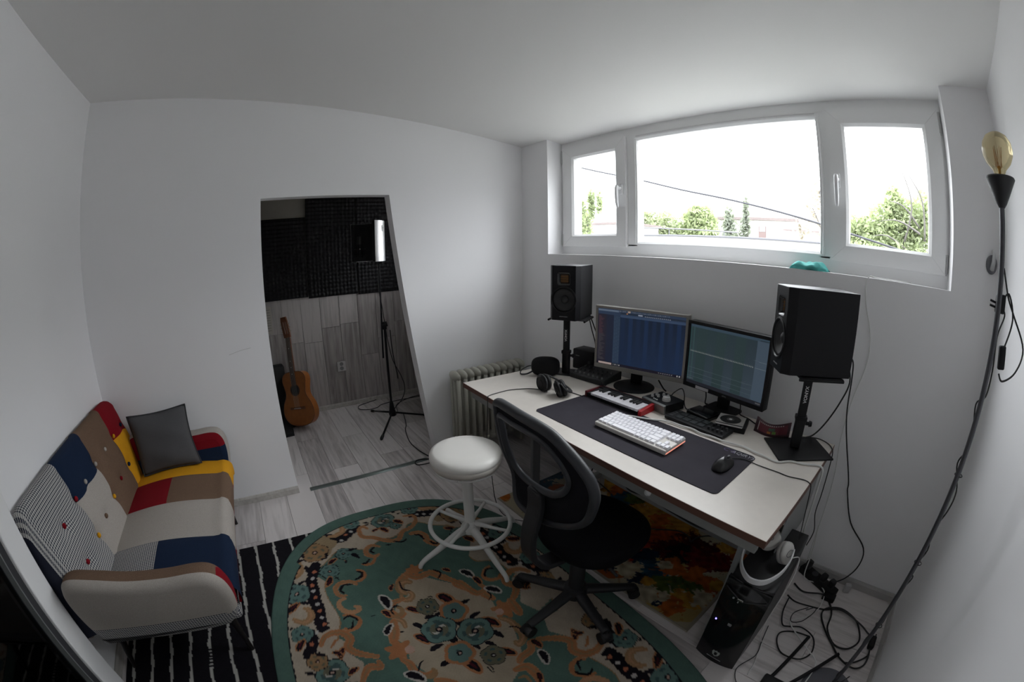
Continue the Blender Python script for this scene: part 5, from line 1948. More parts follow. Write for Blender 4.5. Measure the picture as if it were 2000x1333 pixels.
for tx, ty in ((0.026, -0.312), (0.333, -0.010), (-0.326, 0.028), (-0.030, 0.294)):
    L = math.hypot(tx, ty)
    ux, uy = tx / L, ty / L
    pr_ = [(0.02, 0.118, 0.026), (0.07, 0.114, 0.022), (0.13, 0.096, 0.0185), (0.20, 0.068, 0.0155), (0.27, 0.044, 0.013), (L - 0.014, 0.028, 0.012), (L - 0.001, 0.012, 0.0115), (L, 0.0, 0.010)]
    path = smooth_path([(ux * r, uy * r, z) for r, z, _ in pr_], 4)
    rad = []
    for i in range(len(pr_) - 1):
        for k in range(4):
            rad.append(pr_[i][2] + (pr_[i + 1][2] - pr_[i][2]) * k / 4)
    rad.append(pr_[-1][2])
    MB().tube(path, rad, 10).build('leg', WHITEM, st, smooth=True)

# ------------------------------------------------------------------ office chair
CB = mat('black_chair_plastic', (0.014, 0.014, 0.016), rough=0.5)
CG = mat('dark_grey_chair_frame', (0.030, 0.032, 0.038), rough=0.45)
CF = mat('black_chair_fabric', (0.006, 0.006, 0.007), rough=0.95, spec=0.1, bump=0.3, bscale=600)
ch = thing('office_chair', 'black swivel office chair with a see-through mesh back, at the desk', 'chair', (1.645, -0.975, 0.0105))
CO = Vector(ch.location)


def cpart(mb, name, m, parent=None, **k):
    o = mb.build(name, m, parent or ch, **k)
    if parent is None:
        o.location = Vector(o.location) - CO
    return o


hub = Vector((1.645, -0.975, 0.0))
wheels = [(1.405, -1.094), (1.665, -1.243), (1.893, -1.035), (1.800, -0.752), (1.472, -0.780)]
fz = 0.0105
for wx, wy in wheels:
    w = Vector((wx, wy, 0))
    u = (w - hub).normalized()
    p0, p1, p2 = hub + Vector((0, 0, 0.105)) + u * 0.02, hub.lerp(w, 0.55) + Vector((0, 0, 0.090)), w + Vector((0, 0, 0.066 + fz))
    leg = cpart(MB().tube(smooth_path([p0, p1, p2], 5), [0.030 - 0.0011 * i for i in range(11)], 10, flat=0.75), 'star_leg', CB, smooth=True)
    # twin-wheel castor under the end of the leg
    side = Vector((-u.y, u.x, 0))
    c = w + Vector((0, 0, 0.027 + fz))
    mb = MB().cyl(c - side * 0.024, c - side * 0.006, 0.027, n=20).cyl(c + side * 0.006, c + side * 0.024, 0.027, n=20)
    mb.cyl(c - side * 0.008, c + side * 0.008, 0.009, n=10).cyl(c + Vector((0, 0, 0.0)), w + Vector((0, 0, 0.075 + fz)), 0.008, n=10)
    mb.sphere(c + Vector((0, 0, 0.012)), (0.026, 0.026, 0.022), 14, 8)
    cas = mb.build('castor', RUBBER, leg, smooth=True, auto=40)
mb = MB().lathe([(0.052, 0.075), (0.055, 0.10), (0.048, 0.130), (0.034, 0.136)], 24, 0, Matrix.Translation(hub))
mb.lathe([(0.034, 0.13), (0.034, 0.27), (0.030, 0.275)], 20, 0, Matrix.Translation(hub)).cyl(hub + Vector((0, 0, 0.27)), hub + Vector((0, 0, 0.40)), 0.018, n=16)
cpart(mb, 'gas_column', CB, smooth=True, auto=40)
SCx, SCy = 1.655, -0.915
mb = MB().rbox((SCx - 0.10, SCy - 0.11, 0.385), (SCx + 0.10, SCy + 0.09, 0.412), 0.008)
cpart(mb, 'seat_plate', CB)
mb = MB().cyl((SCx + 0.05, SCy - 0.06, 0.395), (SCx + 0.22, SCy - 0.10, 0.390), 0.006, n=8)
cpart(mb, 'lever', CB, smooth=True)
# seat: rounded square pad
vs, fs = [], []
n = 48
lay = [(0.86, 0.410), (0.97, 0.416), (1.0, 0.432), (0.995, 0.450), (0.965, 0.463), (0.88, 0.471), (0.7, 0.475), (0.4, 0.472), (0.0, 0.470)]
for s_, z in lay:
    for k in range(n):
        a = 2 * PI * k / n
        e = 0.80
        cx_ = (abs(math.cos(a)) ** e) * (1 if math.cos(a) >= 0 else -1)
        cy_ = (abs(math.sin(a)) ** e) * (1 if math.sin(a) >= 0 else -1)
        vs.append((SCx + 0.212 * s_ * cx_, SCy + 0.214 * s_ * cy_, z - 0.010 * max(0, cy_) ** 2 * (s_ > 0.5)))
for j in range(len(lay) - 1):
    for k in range(n):
        k2 = (k + 1) % n
        fs.append((j * n + k, j * n + k2, (j + 1) * n + k2, (j + 1) * n + k))
fs.append(tuple(reversed(range(n))))
cpart(MB().add(vs, fs), 'seat', CF, smooth=True, merge=0.0003)
# backrest: (e, z) outline on a gently curved upright surface
BE = Vector((0.998, -0.06, 0)).normalized()
BN = Vector((-0.06, -0.998, 0)).normalized()          # towards the rear
BC = Vector((1.60, -1.193, 0))


def bpt(e, z, d=0.0):
    curve = -0.35 * (e - 0.07) ** 2                     # wraps forward at the sides
    leanb = 0.14 * (z - 0.65)
    lum = -0.03 * math.exp(-((z - 0.68) / 0.10) ** 2)
    return BC + BE * e + BN * (curve + leanb + lum + d) + Vector((0, 0, z))


outl = [(-0.165, 0.965), (-0.150, 0.990), (-0.08, 1.000), (0.0, 1.003), (0.09, 1.004), (0.155, 0.998), (0.205, 0.976), (0.25, 0.948), (0.287, 0.912), (0.302, 0.870), (0.296, 0.825), (0.268, 0.760), (0.222, 0.698), (0.155, 0.648), (0.07, 0.612), (-0.03, 0.588), (-0.105, 0.580), (-0.145, 0.600), (-0.160, 0.66), (-0.162, 0.76), (-0.166, 0.87)]
inn = [(-0.135, 0.950), (-0.03, 0.960), (0.05, 0.966), (0.115, 0.964), (0.165, 0.944), (0.200, 0.915), (0.218, 0.880), (0.205, 0.840), (0.170, 0.800), (0.115, 0.764), (0.045, 0.742), (-0.03, 0.730), (-0.09, 0.735), (-0.122, 0.765), (-0.135, 0.83), (-0.138, 0.90)]


def closed_smooth(p2, sub=4):
    m_ = len(p2)
    out = []
    for i in range(m_):
        p0, p1, p2_, p3 = [Vector(p2[(i + k) % m_]) for k in (-1, 0, 1, 2)]
        for k in range(sub):
            t_ = k / sub
            out.append(0.5 * ((2 * p1) + (p2_ - p0) * t_ + (2 * p0 - 5 * p1 + 4 * p2_ - p3) * t_ ** 2 + (3 * p1 - p0 - 3 * p2_ + p3) * t_ ** 3))
    return out


O2, I2 = closed_smooth(outl), closed_smooth(inn)
bk = cpart(MB().tube([bpt(p.x, p.y) for p in O2], 0.017, 10, closed=True, flat=0.85), 'back_frame', CG, smooth=True)
lb = cpart(MB().tube([bpt(p.x, p.y, 0.004) for p in I2], 0.0125, 10, closed=True, flat=0.9), 'inner_frame', CG, smooth=True)


def fill_between(o2, i2, d):
    """Band between the outer and the inner outline, sampled by angle."""
    c = Vector((0.04, 0.85))
    K = 72

    def hit(poly, a):
        best = None
        dirv = Vector((math.cos(a), math.sin(a)))
        m_ = len(poly)
        for i in range(m_):
            p, q = poly[i] - c, poly[(i + 1) % m_] - c
            den = dirv.x * (q.y - p.y) - dirv.y * (q.x - p.x)
            if abs(den) < 1e-9:
                continue
            tt = (p.x * (q.y - p.y) - p.y * (q.x - p.x)) / den
            uu = (p.x * dirv.y - p.y * dirv.x) / den
            if tt > 0 and -1e-6 <= uu <= 1 + 1e-6 and (best is None or tt > best):
                best = tt
        return c + dirv * (best or 0.01)
    vs, fs = [], []
    for k in range(K):
        a = 2 * PI * k / K
        p, q = hit(i2, a), hit(o2, a)
        for j in range(5):
            r = p.lerp(q, j / 4)
            vs.append(bpt(r.x, r.y, d))
    for k in range(K):
        k2 = (k + 1) % K
        for j in range(4):
            fs.append((k * 5 + j, k2 * 5 + j, k2 * 5 + j + 1, k * 5 + j + 1))
    return vs, fs


vs, fs = fill_between(O2, I2, -0.004)
o = cpart(MB().add(vs, fs), 'back_fabric', mat('black_back_fabric', (0.012, 0.012, 0.015), rough=0.9, spec=0.1, bump=0.2, bscale=600), smooth=True)
sm = o.modifiers.new('thickness', 'SOLIDIFY')
sm.thickness = 0.012
# see-through mesh cloth in the inner frame
mesh = bpy.data.materials.new('black_mesh_cloth')
mesh.use_nodes = True
nt = mesh.node_tree
nt.nodes.clear()
out = nt.nodes.new('ShaderNodeOutputMaterial')
mx = nt.nodes.new('ShaderNodeMixShader')
df = nt.nodes.new('ShaderNodeBsdfDiffuse')
df.inputs[0].default_value = (0.022, 0.022, 0.026, 1)
tp = nt.nodes.new('ShaderNodeBsdfTransparent')
mx.inputs[0].default_value = 0.38                      # share of each thread and gap, far finer than a pixel
nt.links.new(df.outputs[0], mx.inputs[1])
nt.links.new(tp.outputs[0], mx.inputs[2])
nt.links.new(mx.outputs[0], out.inputs[0])
c = Vector((0.04, 0.85))
vs, fs = [bpt(c.x, c.y, -0.004)], []
for j in range(1, 5):
    for p in I2:
        q = c.lerp(p, j / 4)
        vs.append(bpt(q.x, q.y, -0.004))
m_ = len(I2)
for k in range(m_):
    fs.append((0, 1 + k, 1 + (k + 1) % m_))
    for j in range(3):
        a, b = 1 + j * m_, 1 + (j + 1) * m_
        fs.append((a + k, b + k, b + (k + 1) % m_, a + (k + 1) % m_))
cpart(MB().add(vs, fs), 'mesh_panel', mesh, smooth=True)
# upright spine from under the seat to the inner frame
sp = [(0.036, 0.738, 0.016), (0.036, 0.66, 0.034), (0.036, 0.56, 0.052), (0.036, 0.47, 0.056), (0.036, 0.425, 0.040)]
path = [bpt(e, z, d) for e, z, d in sp]
path += [Vector((1.645, -1.165, 0.392)), Vector((1.65, -1.06, 0.380)), Vector((1.655, -0.97, 0.388))]
vs, fs = [], []
pp = smooth_path(path, 5)
for i, p in enumerate(pp):
    t_ = (pp[min(i + 1, len(pp) - 1)] - pp[max(i - 1, 0)]).normalized()
    side = Vector((0.998, -0.06, 0))
    nn = side.cross(t_).normalized()
    w_, th = 0.036, 0.012
    for sx_, sn in ((-1, -1), (1, -1), (1, 1), (-1, 1)):
        vs.append(p + side * w_ * sx_ + nn * th * sn)
for i in range(len(pp) - 1):
    for k in range(4):
        k2 = (k + 1) % 4
        fs.append((4 * i + k, 4 * i + k2, 4 * i + 4 + k2, 4 * i + 4 + k))
fs += [(3, 2, 1, 0), tuple(range(4 * len(pp) - 4, 4 * len(pp)))]
cpart(MB().add(vs, fs), 'spine', CB, bevel=0.006)

# ------------------------------------------------------------------ radiator along the back wall
RAD = mat('old_cream_enamel', (0.40, 0.395, 0.34), rough=0.45, noise=0.05, nscale=20)
t = thing('radiator', 'old cream cast-iron column radiator beside the desk, on the back wall', 'radiator', (0.10, -0.40, 0.0))
y = -0.672
rz0, rz1 = 0.09, 0.665
for k in range(11):
    yy = y + k * 0.055
    for dx in (-0.045, 0.045):
        pass
    mb = MB()
    for dx in (-0.048, 0.0, 0.048):
        mb.tube([(0.10 + dx - 0.10, yy + 0.40, rz0 + 0.04), (0.10 + dx - 0.10, yy + 0.40, rz1 - 0.04)], 0.0155, 12)
    for zc in (rz0 + 0.035, rz1 - 0.035):
        mb.sphere((0.0, yy + 0.40, zc), (0.072, 0.0265, 0.036), 18, 12)
    mb.build('column_section', RAD, t, smooth=True)
for zc in (rz1 - 0.035, rz0 + 0.035):
    MB().tube([(0.0, y - 0.02 + 0.40, zc), (0.0, y + 10 * 0.055 + 0.02 + 0.40, zc)], 0.014, 10).build('header_pipe', RAD, t, smooth=True)
for yy in (y, y + 0.55):
    MB().rbox((-0.05, yy + 0.385, 0), (0.05, yy + 0.415, 0.10), 0.006).build('foot', RAD, t)

# ------------------------------------------------------------------ computer tower
pc = thing('computer_tower', 'glossy black computer tower on the floor at the right end of the desk', 'computer', (2.298, -0.585, 0.0))
PO = Vector(pc.location)
PCB = mat('satin_black_case', (0.012, 0.012, 0.013), rough=0.35, spec=0.5)
PCG = mat('glossy_black_fascia', (0.006, 0.006, 0.007), rough=0.12, spec=0.5)


def ppart(mb, name, m, **k):
    o = mb.build(name, m, pc, **k)
    o.location = Vector(o.location) - PO
    return o


ppart(MB().rbox((2.208, -0.795, 0.012), (2.387, -0.362, 0.440), 0.004), 'case', PCB)
ppart(MB().rbox((2.386, -0.77, 0.02), (2.3885, -0.37, 0.432), 0.001, 1), 'side_panel', PCB)
# bowed front fascia
vs, fs = [], []
K = 12
zs = [0.004, 0.02, 0.10, 0.25, 0.36, 0.41, 0.435, 0.446]
for z in zs:
    for k in range(K + 1):
        u = k / K
        bow = 0.016 * (1 - (2 * u - 1) ** 2)
        top = 0.0 if z < 0.36 else 0.030 * ((z - 0.36) / 0.086) ** 2
        vs.append((2.204 + 0.187 * u, -0.803 - bow + top, z))
for j in range(len(zs) - 1):
    for k in range(K):
        a = j * (K + 1) + k
        fs.append((a, a + 1, a + K + 2, a + K + 1))
nb = len(vs)
for k in range(K + 1):
    vs.append((2.204 + 0.187 * k / K, -0.790, 0.446))
for k in range(K):
    a = (len(zs) - 1) * (K + 1) + k
    fs.append((a, a + 1, nb + k + 1, nb + k))
nb2 = len(vs)
for z in zs:
    vs += [(2.204, -0.790, z), (2.391, -0.790, z)]
for j in range(len(zs) - 1):
    fs.append((j * (K + 1), (j + 1) * (K + 1), nb2 + 2 * (j + 1), nb2 + 2 * j))
    fs.append(((j + 1) * (K + 1) + K, j * (K + 1) + K, nb2 + 2 * j + 1, nb2 + 2 * (j + 1) + 1))
ppart(MB().add(vs, fs), 'front_fascia', PCG, smooth=True, auto=40)


def fy(x):
    u = (x - 2.204) / 0.187
    return -0.803 - 0.016 * (1 - (2 * u - 1) ** 2)


mb = MB().tube([(2.214 + 0.167 * k / 10, fy(2.214 + 0.167 * k / 10) + 0.006 - 0.0, 0.408 - 0.028 * (1 - abs(2 * k / 10 - 1))) for k in range(11)], 0.0022, 6)
ppart(mb, 'fascia_line', DARKG, smooth=True)
ppart(MB().cyl((2.229, fy(2.229) + 0.002, 0.238), (2.229, fy(2.229) - 0.0022, 0.238), 0.0035, n=12), 'power_light', emis('blue_power_light', (0.12, 0.10, 1.0), 6.0))
ppart(MB().rbox((2.284, fy(2.292) - 0.004, 0.246), (2.300, fy(2.292) + 0.004, 0.257), 0.002), 'power_button', mat('silver_button', (0.35, 0.35, 0.36), rough=0.3, metal=0.6))
ppart(MB().rbox((2.276, fy(2.29) - 0.003, 0.385), (2.300, fy(2.29) + 0.006, 0.3935), 0.001, 1), 'badge', CHROME)
ppart(MB().box((2.256, fy(2.26) - 0.002, 0.380), (2.263, fy(2.26) + 0.004, 0.383)).box((2.28, fy(2.28) - 0.002, 0.372), (2.284, fy(2.28) + 0.004, 0.376)), 'badge', MATS['silver_badge_print'])
# white shield-shaped emblem near the bottom
em = [(0, -0.020), (0.013, -0.011), (0.018, 0.004), (0.015, 0.014), (0.006, 0.012), (0, 0.018), (-0.006, 0.012), (-0.015, 0.014), (-0.018, 0.004), (-0.013, -0.011)]
F = TR(2.296, fy(2.296) + 0.0005, 0.064) @ Matrix.Rotation(PI / 2, 4, 'X')
ppart(MB().prism(em, 0, 0.0018, 0, F), 'emblem', mat('pale_print', (0.30, 0.33, 0.31), rough=0.4))
em2 = [(0, -0.013), (0.008, -0.006), (0.005, 0.003), (0.010, 0.008), (0, 0.006), (-0.010, 0.008), (-0.005, 0.003), (-0.008, -0.006)]
ppart(MB().prism(em2, 0.0018, 0.0022, 0, F), 'emblem', PCG)
ppart(MB().box((2.262, fy(2.296) - 0.001, 0.030), (2.330, fy(2.296) + 0.006, 0.0315)), 'printed_line', MATS['silver_badge_print'])
for x in (2.225, 2.37):
    for yy in (-0.76, -0.40):
        ppart(MB().cyl((x, yy, 0), (x, yy, 0.013), 0.014, n=14), 'foot', RUBBER)

# white headphones on the tower
t = thing('headphones', 'white over-ear headphones lying on top of the computer tower', 'headphones', (2.288, -0.660, 0.445), 0.0)
WH = mat('cream_white_plastic', (0.62, 0.61, 0.58), rough=0.3)
hb = [(-0.070, 0.075, 0.074), (-0.090, 0.030, 0.064), (-0.090, -0.030, 0.050), (-0.062, -0.095, 0.034), (-0.010, -0.132, 0.026), (0.045, -0.118, 0.028), (0.080, -0.060, 0.040), (0.090, 0.005, 0.056), (0.082, 0.060, 0.066)]
pp = smooth_path(hb, 5)
vs, fs = [], []
for i, p in enumerate(pp):
    t_ = (pp[min(i + 1, len(pp) - 1)] - pp[max(i - 1, 0)]).normalized()
    up = Vector((0, 0, 1))
    nn = t_.cross(up).normalized()
    up = nn.cross(t_).normalized()
    w_ = 0.013
    for a, b in ((-1, -0.35), (1, -0.35), (1, 0.35), (-1, 0.35)):
        vs.append(p + up * w_ * a + nn * 0.009 * b)
for i in range(len(pp) - 1):
    for k in range(4):
        k2 = (k + 1) % 4
        fs.append((4 * i + k, 4 * i + k2, 4 * i + 4 + k2, 4 * i + 4 + k))
fs += [(3, 2, 1, 0), tuple(range(4 * len(pp) - 4, 4 * len(pp)))]
MB().add(vs, fs).build('headband', WHITEP, t, bevel=0.003)
for M, s_ in ((TR(-0.028, 0.080, 0.062) @ Vector((-0.25, -0.45, 0.85)).to_track_quat('Z', 'Y').to_matrix().to_4x4(), 1), (TR(0.062, 0.052, 0.052) @ Vector((0.85, -0.30, 0.42)).to_track_quat('Z', 'Y').to_matrix().to_4x4(), -1)):
    MB().lathe([(0.0, -0.012), (0.036, -0.012), (0.043, -0.004), (0.042, 0.006), (0.034, 0.012), (0.0, 0.013)], 32, 0, M @ Matrix.Diagonal((0.9, 1.05, 1, 1))).build('ear_cup', WH, t, smooth=True, auto=50)
    mb = MB().lathe([(0.022, -0.028), (0.034, -0.030), (0.042, -0.024), (0.043, -0.014), (0.038, -0.010), (0.024, -0.010)], 32, 0, M @ Matrix.Diagonal((0.9, 1.05, 1, 1)))
    mb.f = [f for f in mb.f if len(f) == 4]
    mb.mi = [0] * len(mb.f)
    mb.build('ear_pad', mat('grey_white_leatherette', (0.45, 0.43, 0.42), rough=0.5), t, smooth=True)
    MB().tube(ring_path((0, 0, 0.0135), 0.020, 0.012, 20), 0.0012, 5, 0, M, closed=True).build('printed_ring', MATS['grey_label_print'], t)
hinv = TR(*t.location).inverted()
cable('cable', [tuple(hinv @ Vector(p)) for p in [(2.372, -0.620, 0.490), (2.400, -0.56, 0.46), (2.412, -0.60, 0.40), (2.408, -0.65, 0.32), (2.403, -0.68, 0.22), (2.405, -0.66, 0.12), (2.42, -0.62, 0.03), (2.43, -0.60, 0.006), (2.44, -0.66, 0.006), (2.455, -0.72, 0.006), (2.46, -0.79, 0.006)]], 0.0022, CABLEW, parent=t)


# ------------------------------------------------------------------ rugs
BLOBS = [('ochre', 1.492, -0.167, 0.182), ('orange', 1.597, -0.172, 0.11), ('ochre', 1.676, -0.125, 0.096), ('redorange', 1.604, -0.335, 0.09), ('redorange', 1.698, -0.259, 0.083), ('maroon', 1.806, -0.243, 0.103), ('maroon', 1.728, -0.376, 0.114), ('maroon', 1.9, -0.228, 0.086), ('black', 1.793, -0.339, 0.085), ('crimson', 1.916, -0.335, 0.096), ('crimson', 1.999, -0.268, 0.083), ('ochre', 1.97, -0.129, 0.061), ('navy', 1.648, -0.494, 0.084), ('teal', 1.743, -0.547, 0.091), ('navy', 1.729, -0.638, 0.05), ('teal', 1.821, -0.552, 0.051), ('orange', 1.839, -0.46, 0.073), ('orange', 1.94, -0.448, 0.078), ('orange', 2.032, -0.444, 0.064), ('ochre', 2.087, -0.418, 0.051), ('green', 1.854, -0.595, 0.062), ('green', 1.912, -0.544, 0.069), ('green', 1.986, -0.516, 0.05), ('ochre', 1.972, -0.596, 0.06), ('orange', 1.967, -0.683, 0.07), ('ochre', 2.037, -0.591, 0.042), ('navy', 1.908, -0.703, 0.025), ('red', 1.572, -0.591, 0.06), ('navy', 1.582, -0.676, 0.046), ('cream', 1.665, -0.623, 0.065), ('cream', 1.784, -0.47, 0.038), ('cream', 1.839, -0.698, 0.072), ('cream', 1.901, -0.641, 0.036), ('ochre', 1.788, -0.62, 0.031), ('orange', 1.134, -0.109, 0.084), ('teal', 1.225, -0.159, 0.081), ('green', 1.284, -0.114, 0.053), ('ochre', 1.016, -0.132, 0.078), ('maroon', 0.965, -0.116, 0.04), ('orange', 1.247, -0.446, 0.128), ('navy', 1.386, -0.431, 0.122), ('red', 1.573, -0.434, 0.058), ('cream', 2.074, -0.545, 0.06)]
